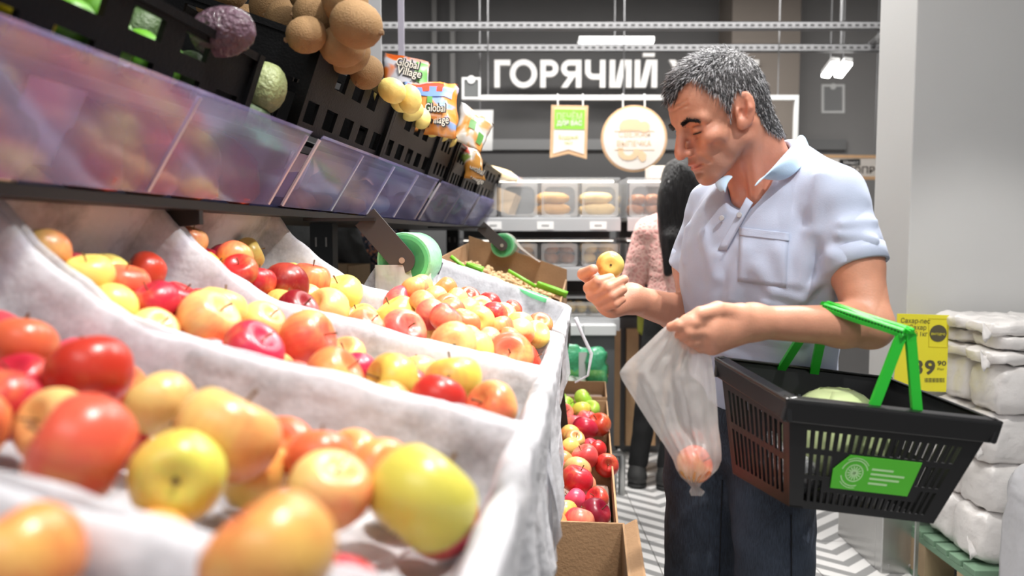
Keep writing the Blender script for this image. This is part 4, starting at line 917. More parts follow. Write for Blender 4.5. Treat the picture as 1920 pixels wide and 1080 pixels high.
for i, (s, c_) in enumerate(((1.92, (0.35, 0.15, 0.15)), (2.2, (0.5, 0.5, 0.4)), (2.36, (0.55, 0.5, 0.45)), (2.75, (0.6, 0.5, 0.35)), (3.05, (0.55, 0.5, 0.4)), (3.3, (0.6, 0.52, 0.4)), (3.7, (0.5, 0.45, 0.55)), (3.95, (0.7, 0.5, 0.3)), (4.2, (0.75, 0.55, 0.3)), (4.45, (0.7, 0.4, 0.25)))):
    P = S(s, -0.7, 0.12); b = MB(); b.grid(pillow(P, UV_ * 0.07, VV_ * 0.035, ZV * 0.05, 2.8, 8, noise=0.01, seed=i + 40), closed_v=True)
    tag(b.build('snack_pack', mat('snack_%d' % i, c_, 0.3, var=0.4, vscale=40), None, smooth=True), 'small snack pack standing behind the far guards, number %s counting away from camera' % ['one', 'two', 'three', 'four', 'five', 'six', 'seven', 'eight', 'nine', 'ten'][i], 'bag', 'packs behind the far guards')
def tongs(label, s, v=-0.6, dz=0.1):
    t = thing('tongs', label, 'tongs', S(s, v, dz)); c = S(s, v + 0.012, dz + 0.035)
    up = (VV_ * 0.5 + ZV * 0.85).normalized()
    b = MB(); pts = [c + UV_ * 0.075 * math.cos(q) + up * 0.032 * math.sin(q) for q in [math.pi * 2 * k / 14 for k in range(15)]]
    b.tube(pts, 0.009, 8); b.build('grip_loop', GREENP if False else LGR, t, smooth=True)
    b = MB(); b.tube([c - UV_ * 0.075, c - UV_ * 0.12 - up * 0.015], [0.009, 0.013], 8); b.build('jaw', LGR, t, smooth=True)
tongs('green plastic tongs behind the third guard, left pair', 2.87); tongs('green plastic tongs behind the third guard, right pair', 3.22)
p = S(2.12, -0.64, 0.1); b = MB(); b.grid(pillow(p, UV_ * 0.14, VV_ * 0.04, ZV * 0.03, 2.4, 10), closed_v=True); tag(b.build('mint_tray', mat('mint_tray', (0.5, 0.75, 0.6), 0.4), None, smooth=True), 'mint green shallow tray showing through the second guard', 'tray')
# ---- rolls of produce bags on brackets
def bag_roll(label, px, py, s, dpx, hang):
    d = ray(px, py); k = s / d.dot(UV_) ; c = CAMP + d * k; r = dpx * 0.5 * s / FPX
    t = thing('bag_roll', label, 'bag roll', c)
    MG = film('mint_film', (0.42, 0.85, 0.55), 0.05, rough=0.15, gloss=0.5, translu=0.35, bump=0.25, bscale=60)
    a = UV_.copy(); W = 0.13
    b = MB(); n = 30
    b.lathe([(r * 0.34, 0), (r * 0.36, 0.001), (r * 0.75, 0.002), (r * 0.97, 0.0), (r, 0.006), (r * 1.0, W - 0.01), (r * 0.96, W), (r * 0.36, W - 0.001), (r * 0.34, W), (r * 0.34, 0)], n, c, a); b.build('film_roll', MG, t, smooth=False, autos=40)
    b = MB()
    for q in (0.45, 0.6, 0.75, 0.88): b.lathe([(r * (q - 0.012), -0.002), (r * (q + 0.012), -0.002), (r * (q + 0.012), 0.002), (r * (q - 0.012), 0.002)], n, c, a)
    o = b.build('wound_edge', mat('roll_edge_green', (0.1, 0.5, 0.2), 0.5), t)
    b = MB(); b.lathe([(r * 0.33, -0.004), (r * 0.33, W + 0.004), (r * 0.25, W + 0.004), (r * 0.25, -0.004)], 20, c, a); b.build('core_tube', mat('card_core', (0.2, 0.13, 0.08), 0.9), t)
    # bracket arm reaching up under the tray shelf
    vv = (c - CAMP).dot(VV_); top = S(s, vv - 0.085, 0.045)
    f = c - a * 0.012; tp = top - a * 0.012; dr = (tp - f).normalized(); w = dr.cross(a).normalized() * r * 0.45
    if vv - 0.085 > -0.62:
        b = MB(); b.obox(S(s - 0.02, -0.64, 0.036), UV_ * 0.05, VV_ * (vv - 0.06 + 0.64), ZV * 0.007); b.build('mounting_bar', BMETAL, t)
    pts = [f + w * math.cos(q) - dr * r * 0.45 * math.sin(q) for q in [math.pi * k_ / 8 for k_ in range(9)]] + [tp - w, tp + w]
    b = MB(); b.prism(pts, a * 0.004); b.build('bracket_arm', mat('bracket_grey', (0.07, 0.066, 0.066), 0.4, 0.3), t)
    b = MB(); b.lathe([(0.007, -0.003), (0.006, 0.0)], 10, f - a * 0.002, a); b.build('bolt', STEEL, t)
    b = MB(); b.tube([c - a * 0.01, c + a * (W + 0.03)], r * 0.12, 8); b.build('spindle', BMETAL, t)
    # hanging tail of film
    TF = film('pale_bag_film', (0.87, 0.80, 0.74), 0.25, rough=0.2, gloss=0.35, translu=0.4, bump=0.5, bscale=30)
    rows = []
    for i in range(24):
        q = i / 23; row = []
        for j in range(21):
            e = j / 20                      # e runs across the film, q down its length
            if hang > 0: base = c - a * 0.015 + VV_ * (-r * (0.98 - 1.86 * e) + 0.06 * q * q * (e + 0.3)) - ZV * (r * 0.25 * (1 - q) * 0 + 0.01 + q * hang + 0.03 * q * e) + a * (0.05 * e * (1 - q) - 0.02 * math.sin(3.1 * e))
            else: base = c + a * (0.02 + 0.1 * e) + VV_ * (r * math.sin(min(1.5, q * 3)) + max(0, q - 0.4) * 0.16 ) + ZV * (r * 1.02 * math.cos(min(1.5, q * 3)) - max(0, q - 0.4) * 0.12)
            wv = (0.010 * math.sin(e * 8 + q * 4) + 0.004 * math.sin(e * 21 + q * 3)) * (0.3 + q)
            row.append(base - a * abs(wv) + mnoise.noise_vector(base * 14) * 0.008 * q)
        rows.append(row)
    b = MB(); b.grid(rows); b.build('film_tail', TF, t, smooth=True)
    return t
bag_roll('large green roll of produce bags on a grey bracket, nearer one', 757, 488, 1.63, 108, 0.2)
bag_roll('small green roll of produce bags hanging farther along the stand', 942, 460, 2.9, 46, -0.09)
# ------------------------------------------------------------------ bakery cases at the back
CASE = mat('case_grey_panel', (0.105, 0.108, 0.112), 0.5, var=0.05); CASEL = mat('case_light_steel', (0.52, 0.53, 0.54), 0.35, 0.35); CWHITE = mat('case_white_top', (0.72, 0.73, 0.74), 0.4)
GLASS = film('case_clear_glass', (0.75, 0.78, 0.8), 0.86, rough=0.08, gloss=0.5, translu=0.3)
LEDW = mat('case_strip_light', (1, 1, 1), 0.5, emit=(1, 0.93, 0.82, 1.6))
BUNM = [mat('bun_golden', (0.62, 0.33, 0.10), 0.5, var=0.3, vscale=25, bump=0.2, bscale=60), mat('bun_brown', (0.36, 0.13, 0.04), 0.4, var=0.3, vscale=25, bump=0.2), mat('bun_pale', (0.78, 0.55, 0.24), 0.55, var=0.2, vscale=25), mat('pie_yellow', (0.85, 0.55, 0.16), 0.5, var=0.25, vscale=30)]
YC = 4.05
def zpx(y, Y=YC): return at(960, y, Y).z
def xpx(x, Y=YC): return at(x, 500, Y).x
def bun(label, c, a, bb, h, m, group, name='bun', ang=0.0):
    b = MB(); A = Vector((math.cos(ang), math.sin(ang), 0)); B = Vector((-math.sin(ang), math.cos(ang), 0)); 
    b.grid(pillow(Vector(c) + Vector((0, 0, h)), A * a, B * bb, ZV * h, 2.4, 8, noise=0.004, seed=R.randint(0, 99)), closed_v=True)
    tag(b.build(name, m, None, smooth=True), label, 'bread', group)
def case(name, label, x0, x1, depth, zs, base):
    """bakery case: tiers given as (bottom z, top z, n bays)"""
    t = thing('bakery_case', label, 'display case', ((x0 + x1) / 2, YC + depth / 2, 0))
    if base: base(t)
    b = MB(); b.box((x0, YC + depth, 0.3), (x1, YC + depth + 0.02, zs[-1][1] + 0.02)); b.build('back_panel', CASE, t)
    for k, (z0, z1, n) in enumerate(zs):
        b = MB(); b.box((x0, YC, z0 - 0.02), (x1, YC + depth, z0)); b.build('shelf', CASEL, t)
        b = MB(); b.box((x0, YC - 0.02, z0 - 0.075), (x1, YC - 0.001, z0 - 0.01)); r = b.build('price_rail', CASEL, t)
        b = MB(); b.box((x0, YC + 0.02, z1 - 0.012), (x1, YC + depth * 0.8, z1)); b.build('canopy', GLASS if k else CASEL, t)
        b = MB(); b.box((x0 + 0.02, YC + 0.12, z1 - 0.019), (x1 - 0.02, YC + 0.128, z1 - 0.013)); b.build('strip_light', LEDW, t)
        for i in range(n + 1):
            x = x0 + (x1 - x0) * i / n
            b = MB(); b.box((x - 0.004, YC + 0.012, z0), (x + 0.004, YC + depth - 0.01, z1 - 0.03)); b.build('divider', GLASS, t)
        for i in range(n):
            xa = x0 + (x1 - x0) * i / n + 0.01; xb = x0 + (x1 - x0) * (i + 1) / n - 0.01; zb = z1 - 0.03
            # flap door with a rounded opening: frame with rounded corners around glass
            def rr(xa, xb, za, zb, rad):
                P = []
                for cx, cz, q0 in ((xb - rad, za + rad, -90), (xb - rad, zb - rad, 0), (xa + rad, zb - rad, 90), (xa + rad, za + rad, 180)):
                    for q in range(5): a = math.radians(q0 + q * 22.5); P.append((cx + rad * math.cos(a), cz + rad * math.sin(a)))
                return P
            o_, i_ = rr(xa, xb, z0 + 0.004, zb, 0.012), rr(xa + 0.016, xb - 0.016, z0 + 0.014, zb - 0.022, 0.035)
            b = MB(); n_ = len(o_); b.add([(x, YC + 0.002, z) for x, z in o_] + [(x, YC + 0.002, z) for x, z in i_] + [(x, YC + 0.008, z) for x, z in o_] + [(x, YC + 0.008, z) for x, z in i_],
                [(q, (q + 1) % n_, n_ + (q + 1) % n_, n_ + q) for q in range(n_)] + [(2 * n_ + q, 3 * n_ + q, 3 * n_ + (q + 1) % n_, 2 * n_ + (q + 1) % n_) for q in range(n_)] + [(n_ + q, n_ + (q + 1) % n_, 3 * n_ + (q + 1) % n_, 3 * n_ + q) for q in range(n_)] + [(q, 2 * n_ + q, 2 * n_ + (q + 1) % n_, (q + 1) % n_) for q in range(n_)])
            d = b.build('flap_door', film('case_frost', (0.8, 0.8, 0.8), 0.7, gloss=0.5), t)
            b = MB(); b.prism([(x, YC + 0.004, z) for x, z in i_], (0, 0.003, 0)); b.build('pane', GLASS, d)
    for px, k in ((1022, 2), (1120, 2), (925, 2), (1040, 1), (1128, 1), (1048, 0)):
        if x0 < xpx(px) < x1 and k < len(zs):
            z0 = zs[k][0]; x = xpx(px); b = MB(); b.box((x - 0.045, YC - 0.023, z0 - 0.066), (x + 0.045, YC - 0.0205, z0 - 0.025)); c = b.build('price_tag', WHITE, t)
            b = MB(); b.box((x - 0.02, YC - 0.0242, z0 - 0.05), (x + 0.02, YC - 0.0235, z0 - 0.04)); b.build('print_line', mat('grey_print', (0.4, 0.4, 0.4), 0.6), c)
    return t
def base_left(t):
    xa, xb = xpx(820), xpx(1150); zt = zpx(606)
    b = MB(); b.box((xa, YC - 0.08, 0.0), (xb, YC + 0.5, zt - 0.055)); b.build('base_cabinet', CASE, t)
    b = MB(); b.box((xa, YC - 0.1, zt - 0.055), (xb - 0.17, YC + 0.5, zt)); b.build('counter_top', CWHITE, t, bevel=0.003)
    b = MB(); b.box((xb - 0.168, YC - 0.1, zt - 0.055), (xb + 0.005, YC + 0.5, zt)); b.build('counter_top', CWHITE, t, bevel=0.003)
zT = [(zpx(598) + 0.012, zpx(556), 2), (zpx(500), zpx(446), 4), (zpx(407), zpx(332), 4)]
XL, XR = xpx(860), xpx(1162)
case('bakery_case', 'grey bakery case with clear flap doors over tiers of buns, left of the woman', XL, XR, 0.42, zT, base_left)
def base_right(t):
    xa, xb = xpx(1175), xpx(1420)
    b = MB(); b.box((xa, YC + 0.3, 0.0), (xb, YC + 0.42, 0.8)); b.build('base_cabinet', CASE, t)
    for i in range(8):
        x = xpx(1154) + i * 0.105; b = MB(); b.box((x, YC + 0.26, 0.05), (x + 0.07, YC + 0.3, 0.74)); b.build('slat', mat('case_wood', (0.55, 0.34, 0.18), 0.55, var=0.15, vscale=14), t)
zT2 = [(zpx(500), zpx(446), 3), (zpx(407), zpx(332), 3)]
case('bakery_case', 'grey bakery case of brown buns behind the woman in pink', xpx(1175), xpx(1420), 0.42, zT2, base_right)
bb = MB(); a = at(1215, 345, YC + 0.3); bb.box((a.x, YC + 0.2, zpx(332) + 0.0005), (a.x + 0.3, YC + 0.4, zpx(332) + 0.08)); tag(bb.build('cardboard_box', mat('cream_carton', (0.66, 0.58, 0.5), 0.7), None, bevel=0.004), 'pale carton lying on top of the bakery case behind the woman', 'box')
def tray_buns(tier, bay_px, kinds, grp, desc):
    z0 = tier[0]
    for i, (px0, px1, m, shape, nm) in enumerate(bay_px):
        xa, xb = xpx(px0), xpx(px1); w = xb - xa
        b = MB(); b.box((xa + 0.012, YC + 0.03, z0 + 0.0005), (xb - 0.012, YC + 0.36, z0 + 0.012)); tag(b.build('baking_tray', CASEL, None, bevel=0.003), 'flat tray under the %s, %s' % (nm, desc), 'tray')
        if shape == 'long':
            for k in range(4):
                for l_ in range(2): bun('long golden loaf in %s, %s of the stack, %s' % (nm, 'top' if l_ else 'bottom', ['front', 'second', 'third', 'rear'][k] + ' one'), ((xa + xb) / 2 + R.uniform(-.01, .01), YC + 0.075 + k * 0.075, z0 + 0.013 + l_ * 0.062), w * 0.42, 0.034, 0.032, BUNM[m], grp, ang=R.uniform(-.05, .05))
        elif shape == 'round':
            for k in range(2):
                for l_ in range(2):
                    for q in range(2): bun('round bun in %s, %s %s, %s layer' % (nm, 'front' if k == 0 else 'rear', 'left' if q == 0 else 'right', 'upper' if l_ else 'lower'), (xa + w * (0.28 + 0.44 * q) + R.uniform(-.012, .012), YC + 0.09 + k * 0.13, z0 + 0.013 + l_ * 0.056), w * 0.2, 0.055, 0.03, BUNM[(m + (q if shape == 'round' else 0) * (m == 1) * 0)], grp, ang=R.uniform(-.3, .3))
        else:
            for k in range(2):
                for q in range(2): bun('flat yellow pie in %s, %s %s' % (nm, 'front' if k == 0 else 'rear', 'left' if q == 0 else 'right'), (xa + w * (0.27 + 0.46 * q), YC + 0.1 + k * 0.15, z0 + 0.013), w * 0.22, 0.065, 0.028, BUNM[3], grp, 'pie')
tray_buns(zT[2], [(998, 1074, 0, 'long', 'the top bay of long rolls'), (1084, 1160, 2, 'long', 'the top bay of pale rolls')], 0, 'loaves in the top tier', 'top tier')
tray_buns(zT[1], [(940, 1008, 0, 'round', 'the left bun bay'), (1014, 1084, 1, 'round', 'the brown bun bay'), (1090, 1160, 2, 'round', 'the pale bun bay')], 0, 'buns in the middle tier', 'middle tier')
tray_buns(zT[0], [(1060, 1106, 3, 'pie', 'the left pie bay'), (1106, 1155, 3, 'pie', 'the right pie bay')], 0, 'pies in the lowest tier', 'lowest tier')
tray_buns(zT2[1], [(1180, 1250, 1, 'round', 'the upper bay by the woman')], 0, 'buns by the woman', 'right case')
# steel rail stub on the floor beside the case
t = thing('floor_barrier', 'short shiny steel tube barrier on the floor by the bakery case', 'barrier', at(1158, 880, 3.6))
for px in (1150, 1166):
    p = at(px, 878, 3.62); b = MB(); b.tube([(p.x, 3.62, 0.001), (p.x, 3.62, 0.19), (p.x - 0.02, 3.64, 0.215)], 0.017, 10); b.build('post', STEEL, t, smooth=True)
p = at(1166, 805, 3.62); b = MB(); b.tube([(p.x, 3.62, 0.205), (p.x - 0.35, 3.62, 0.215)], 0.015, 10); b.build('top_tube', STEEL, t, smooth=True)
# ------------------------------------------------------------------ people in the background
SKIN2 = mat('skin_plain', (0.55, 0.30, 0.2), 0.5, var=0.05)
def figure(label, base, face, parts, hgt=1.66, arm_pose=None, h=0.008, feet=(0.095, -0.095)):
    """standing figure: returns thing; body skin is one mesh, clothes are children"""
    face = Vector((face[0], face[1], 0)).normalized(); left = Vector((-face.y, face.x, 0)); base = Vector(base); k = hgt / 1.70
    def W(f, l, z): return base + face * (f * k) + left * (l * k) + ZV * (z * k)
    A = lambda *q: np.array(W(*q), dtype=np.float32)
    M = np.array([face[:], left[:], (0, 0, 1)]).T
    FT = {1: feet[0], -1: feet[1]}; KN = {1: 0.5 * feet[0] + 0.045, -1: 0.5 * feet[1] - 0.045}
    LE, LW = W(*arm_pose[0]), W(*arm_pose[1]); RE, RW = W(*arm_pose[2]), W(*arm_pose[3])
    def body(P):
        d = ell(P, A(0.01, 0, 1.58), (0.095 * k, 0.075 * k, 0.115 * k), M)
        d = smin(d, ell(P, A(0.06, 0, 1.53), (0.045 * k, 0.05 * k, 0.07 * k), M), 0.02)
        d = smin(d, ell(P, A(0.112, 0, 1.545), (0.02, 0.014, 0.022), M), 0.01)
        d = smin(d, cap(P, A(-0.01, 0, 1.38), A(0.0, 0, 1.5), 0.055 * k, 0.05 * k), 0.02)
        d = smin(d, ell(P, A(-0.01, 0, 1.24), (0.085 * k, 0.15 * k, 0.2 * k), M), 0.05)
        d = smin(d, ell(P, A(0, 0, 0.95), (0.09 * k, 0.14 * k, 0.16 * k), M), 0.05)
        for sd, E, Wr in ((1, LE, LW), (-1, RE, RW)):
            Sh = W(-0.01, 0.165 * sd, 1.34); d = smin(d, cap(P, Sh, E, 0.045 * k, 0.036 * k), 0.03); d = smin(d, cap(P, E, Wr, 0.036 * k, 0.025 * k), 0.01)
            dr = (Wr - E).normalized(); hd = Wr + dr * 0.05
            d = smin(d, cap(P, Wr, hd, 0.026, 0.03), 0.015)
            sv = dr.cross(ZV).normalized()
            for q in range(4): d = smin(d, cap(P, hd + sv * (q - 1.5) * 0.017, hd + dr * (0.075 - 0.008 * abs(q - 1)) + sv * (q - 1.5) * 0.017 - face * 0.0 - ZV * 0.01, 0.0095, 0.008), 0.004)
            d = smin(d, cap(P, hd - sv * 0.02, hd + dr * 0.03 - sv * 0.05, 0.011, 0.009), 0.006)
            d = smin(d, cap(P, A(0, 0.085 * sd, 0.9), A(0.01, KN[sd], 0.5), 0.075 * k, 0.05 * k), 0.03); d = smin(d, cap(P, A(0.01, KN[sd], 0.5), A(-0.01, FT[sd], 0.08), 0.05 * k, 0.035 * k), 0.02)
            d = smin(d, cap(P, A(-0.02, FT[sd], 0.045), A(0.1, FT[sd] + 0.01 * sd, 0.03), 0.035, 0.03), 0.02)
        return d
    lo = [min(W(0, 0, 0).x, W(0, 0, 0).x) - 0.5, base.y - 0.5, -0.02]; hi = [base.x + 0.5, base.y + 0.5, hgt + 0.15]
    V, F = sdf_mesh(body, lo, hi, h); o = raw_mesh('person', V, F, parts.get('skin', SKIN2), None, origin=base); tag(o, label, 'person')
    def child(name, f, m, h=0.008):
        V, F = sdf_mesh(f, lo, hi, h); return raw_mesh(name, V, F, m, o)
    def torso(P, g, zlo):
        d = ell(P, A(-0.01, 0, 1.24), (0.098 * k + g, 0.165 * k + g, 0.22 * k), M)
        d = smin(d, ell(P, A(0, 0, 0.98), (0.105 * k + g, 0.155 * k + g, 0.2 * k), M), 0.09)
        d = smin(d, cap(P, A(-0.01, -0.1, 1.385), A(-0.01, 0.1, 1.385), 0.055 * k, 0.055 * k), 0.05)
        for sd, E, Wr in ((1, LE, LW), (-1, RE, RW)):
            d = smin(d, cap(P, W(-0.01, 0.155 * sd, 1.345), E, 0.066 * k + g, 0.054 * k + g), 0.03); d = smin(d, cap(P, E, E.lerp(Wr, 0.9), 0.054 * k + g, 0.042 * k + g), 0.01)
        d = d + 0.006 * vnoise(P, 28, 3) * (1 if g > -1 else 0) + 0.003 * vnoise(P, 70, 4)
        return smax(d, zlo * k - P[:, 2], 0.012)
    child('top', lambda P: torso(P, 0.012, parts.get('top_to', 0.86)), parts['top'])
    def trousers(P):
        d = ell(P, A(0, 0, 0.93), (0.105 * k, 0.15 * k, 0.15 * k), M)
        for sd in (1, -1):
            d = smin(d, cap(P, A(0, 0.085 * sd, 0.9), A(0.01, KN[sd], 0.5), 0.09 * k, 0.066 * k), 0.03); d = smin(d, cap(P, A(0.01, KN[sd], 0.5), A(-0.01, FT[sd], 0.12), 0.066 * k, 0.05 * k), 0.02)
        d = d + 0.004 * vnoise(P, 40, 9)
        return smax(d, 0.1 * k - P[:, 2], 0.01)
    child('trousers', trousers, parts['legs'])
    for sd in (1, -1):
        def shoe(P, sd=sd):
            d = cap(P, A(-0.035, FT[sd], 0.05), A(0.12, FT[sd] + 0.015 * sd, 0.04), 0.045, 0.038); d = smin(d, cap(P, A(-0.03, FT[sd], 0.06), A(-0.02, FT[sd], 0.1), 0.043, 0.042), 0.03)
            return smax(d, 0.012 - P[:, 2], 0.004)
        s_ = child('shoe', shoe, parts['shoe'])
        def sole(P, sd=sd):
            d = cap(P * np.array([1, 1, 0.0], dtype=np.float32), A(-0.035, FT[sd], 0) * np.array([1, 1, 0]), A(0.12, FT[sd] + 0.015 * sd, 0) * np.array([1, 1, 0]), 0.049, 0.042)
            return np.maximum(d, np.maximum(P[:, 2] - 0.022, 0.001 - P[:, 2]))
        V, F = sdf_mesh(sole, lo, hi, 0.007); raw_mesh('sole', V, F, parts.get('sole', BLACK), s_)
    if parts.get('hair'):
        child('hair', lambda P: parts['hair'](P, A, M, k), parts['hairm'], 0.007)
    return o, W
BLK = mat('black_cloth', (0.012, 0.012, 0.013), 0.8, bump=0.2, bscale=80); HAIRB = mat('black_hair', (0.012, 0.011, 0.012), 0.35, var=0.4, vscale=60, bump=0.5, bscale=120)
def _strandy(m):
    N = m.node_tree.nodes; L = m.node_tree.links; tc = N.new('ShaderNodeTexCoord'); mp = N.new('ShaderNodeMapping'); mp.inputs['Scale'].default_value = (190, 190, 5); n = N.new('ShaderNodeTexNoise'); n.inputs['Scale'].default_value = 1; n.inputs['Detail'].default_value = 4
    L.new(tc.outputs['Object'], mp.inputs[0]); L.new(mp.outputs[0], n.inputs['Vector'])
    bp = N.new('ShaderNodeBump'); bp.inputs['Strength'].default_value = 0.9; bp.inputs['Distance'].default_value = 0.02; L.new(n.outputs['Fac'], bp.inputs['Height']); L.new(bp.outputs['Normal'], N['Principled BSDF'].inputs['Normal'])
_strandy(HAIRB)
def pink_mat():
    m = mat('pink_knit', (0.80, 0.43, 0.39), 0.85); N = m.node_tree.nodes; L = m.node_tree.links
    tc = N.new('ShaderNodeTexCoord'); v = N.new('ShaderNodeTexVoronoi'); v.feature = 'DISTANCE_TO_EDGE'; v.inputs['Scale'].default_value = 42; L.new(tc.outputs['Object'], v.inputs['Vector'])
    r = N.new('ShaderNodeMapRange'); r.inputs[1].default_value = 0.02; r.inputs[2].default_value = 0.2; L.new(v.outputs['Distance'], r.inputs[0])
    x = N.new('ShaderNodeMix'); x.data_type = 'RGBA'; x.inputs[6].default_value = (0.88, 0.56, 0.50, 1); x.inputs[7].default_value = (0.78, 0.38, 0.35, 1); L.new(r.outputs[0], x.inputs[0]); L.new(x.outputs[2], N['Principled BSDF'].inputs['Base Color'])
    bp = N.new('ShaderNodeBump'); bp.inputs['Strength'].default_value = 0.5; bp.inputs['Distance'].default_value = 0.01; L.new(v.outputs['Distance'], bp.inputs['Height']); L.new(bp.outputs['Normal'], N['Principled BSDF'].inputs['Normal']); return m
def longhair(P, A, M, k):
    d = ell(P, A(-0.012, 0, 1.60), (0.112 * k, 0.098 * k, 0.125 * k), M)
    d = smin(d, ell(P, A(-0.095, 0.0, 1.42), (0.045 * k, 0.105 * k, 0.24 * k), M), 0.05)
    d = smin(d, ell(P, A(-0.06, 0.0, 1.5), (0.08 * k, 0.1 * k, 0.15 * k), M), 0.04)
    d = smin(d, cap(P, A(-0.11, 0.02, 1.3), A(-0.115, 0.05, 1.14), 0.05 * k, 0.022 * k), 0.05)
    d = smax(d, -ell(P, A(0.12, 0, 1.53), (0.09 * k, 0.062 * k, 0.12 * k), M), 0.02)
    return d + 0.004 * vnoise(P * np.array([1, 1, 0.2], dtype=np.float32), 60, 12) + 0.002 * vnoise(P * np.array([1, 1, 0.15], dtype=np.float32), 160, 2)
wb = at(1268, 870, 3.72); wb.z = 0
wo, WW = figure('woman with long black hair in a pink jumper facing the bakery cases', wb, (0.28, 1.0), dict(top=pink_mat(), legs=BLK, shoe=mat('dark_sneaker', (0.035, 0.035, 0.035), 0.6), sole=mat('sole_dark', (0.02, 0.02, 0.02), 0.6), hair=longhair, hairm=HAIRB), 1.64, [(0.04, 0.25, 1.06), (0.13, 0.18, 0.93), (0.05, -0.25, 1.05), (0.22, -0.1, 0.98)], feet=(0.2, 0.05))
p = WW(-0.1, 0.045, 1.585); b = MB(); b.tube([p + Vector((-0.012, -0.022, 0.012)), p + Vector((0.012, -0.022, 0.014)), p + Vector((0.012, -0.026, -0.012)), p + Vector((-0.012, -0.024, -0.014)), p + Vector((-0.012, -0.022, 0.012))], 0.003, 6); b.build('hair_clip', WHITE, wo)
b = MB(); b.grid(pillow(WW(0.17, 0.16, 0.85), (0.07, 0, 0), (0, 0.02, 0), (0, 0, 0.075), 3, 8, noise=0.006), closed_v=True); tag(b.build('yellow_packet', mat('packet_yellow', (0.72, 0.70, 0.12), 0.4, bump=0.3), None, smooth=True), 'yellow packet held low in front of the woman in pink', 'packet')
def camo():
    m = mat('patterned_cloth', (0.02, 0.025, 0.045), 0.8); N = m.node_tree.nodes; L = m.node_tree.links
    tc = N.new('ShaderNodeTexCoord'); v = N.new('ShaderNodeTexNoise'); v.inputs['Scale'].default_value = 22; v.inputs['Distortion'].default_value = 2.5; L.new(tc.outputs['Object'], v.inputs['Vector'])
    r = N.new('ShaderNodeValToRGB'); r.color_ramp.interpolation = 'CONSTANT'; e = r.color_ramp.elements; e[0].color = (0.012, 0.016, 0.03, 1); e[1].position = 0.52; e[1].color = (0.16, 0.17, 0.2, 1)
    q = e.new(0.6); q.color = (0.7, 0.26, 0.12, 1); L.new(v.outputs['Fac'], r.inputs[0]); L.new(r.outputs[0], N['Principled BSDF'].inputs['Base Color']); return m
short = lambda P, A, M, k: smax(ell(P, A(-0.012, 0, 1.605), (0.105 * k, 0.088 * k, 0.112 * k), M), -ell(P, A(0.12, 0, 1.54), (0.09 * k, 0.07 * k, 0.12 * k), M), 0.01)
q = S(3.6, -1.42, -CH); figure('person in a dark jacket behind the stand, glimpsed under the upper tier', (q.x, q.y, 0), (0.3, -1), dict(top=mat('dark_jacket', (0.03, 0.032, 0.032), 0.6, var=0.3, bump=0.4, bscale=30), legs=BLK, shoe=BLK, hair=short, hairm=HAIRB), 1.72, [(0.05, 0.27, 1.05), (0.24, 0.12, 1.0), (0.05, -0.27, 1.05), (0.24, -0.12, 1.0)], h=0.01)
q = S(4.35, -1.3, -CH); figure('person in navy and orange patterned clothes beyond the stand post', (q.x, q.y, 0), (-0.4, -1), dict(top=camo(), legs=camo(), shoe=BLK, hair=short, hairm=HAIRB), 1.66, [(0.05, 0.25, 1.03), (0.24, 0.1, 1.0), (0.05, -0.25, 1.03), (0.24, -0.1, 1.0)], h=0.01)
# cardboard cartons and a red crate beyond the stand
KRAFT = mat('pale_kraft', (0.5, 0.36, 0.22), 0.8, var=0.12, vscale=16)
def kbox(label, s, v, w, d, zb, h, m=KRAFT):
    t = thing('cardboard_box', label, 'box', S(s, v, zb))
    for a, A, B, nm in ((S(s, v, zb), UV_ * 0.006, VV_ * w, 'near_panel'), (S(s + d, v, zb), UV_ * 0.006, VV_ * w, 'far_panel'), (S(s + 0.006, v, zb), UV_ * (d - 0.006), VV_ * 0.006, 'left_panel'), (S(s + 0.006, v + w - 0.006, zb), UV_ * (d - 0.006), VV_ * 0.006, 'right_panel')):
        b = MB(); b.obox(a, A, B, ZV * h); b.build(nm, m, t)
    b = MB(); b.obox(S(s, v, zb + 0.0), UV_ * d, VV_ * w, ZV * 0.004); b.build('base_panel', m, t)
    b = MB(); c = S(s - 0.0008, v + w * 0.62, zb + h * 0.55); b.obox(c, UV_ * 0.0006, VV_ * w * 0.14, ZV * h * 0.3); b.build('hand_hole', INK, t)
tbl = MB(); tbl.obox(S(2.7, -1.55, -0.42), UV_ * 1.1, VV_ * 0.6, ZV * 0.03)
for s_, v_ in ((2.72, -1.53), (2.72, -1.02), (3.72, -1.53), (3.72, -1.02)): tbl.obox(S(s_, v_, -CH + 0.001), UV_ * 0.05, VV_ * 0.05, ZV * (CH - 0.4205))
tbl.obox(S(2.7, -1.55, -0.9), UV_ * 1.1, VV_ * 0.6, ZV * 0.02)
tag(tbl.build('side_table', mat('table_board', (0.3, 0.25, 0.2), 0.7)), 'plain board table with cartons behind the produce stand', 'table')
kbox('pale carton with a hand hole left of the stand post', 2.72, -1.3, 0.3, 0.25, -0.389, 0.28)
kbox('pale carton with dark slots right of the stand post', 2.99, -1.28, 0.28, 0.3, -0.389, 0.27)
kbox('small white carton with a red edge beyond the stand post', 3.4, -1.35, 0.3, 0.25, -0.389, 0.2, mat('red_white_carton', (0.7, 0.3, 0.25), 0.6, var=0.6, vscale=12))
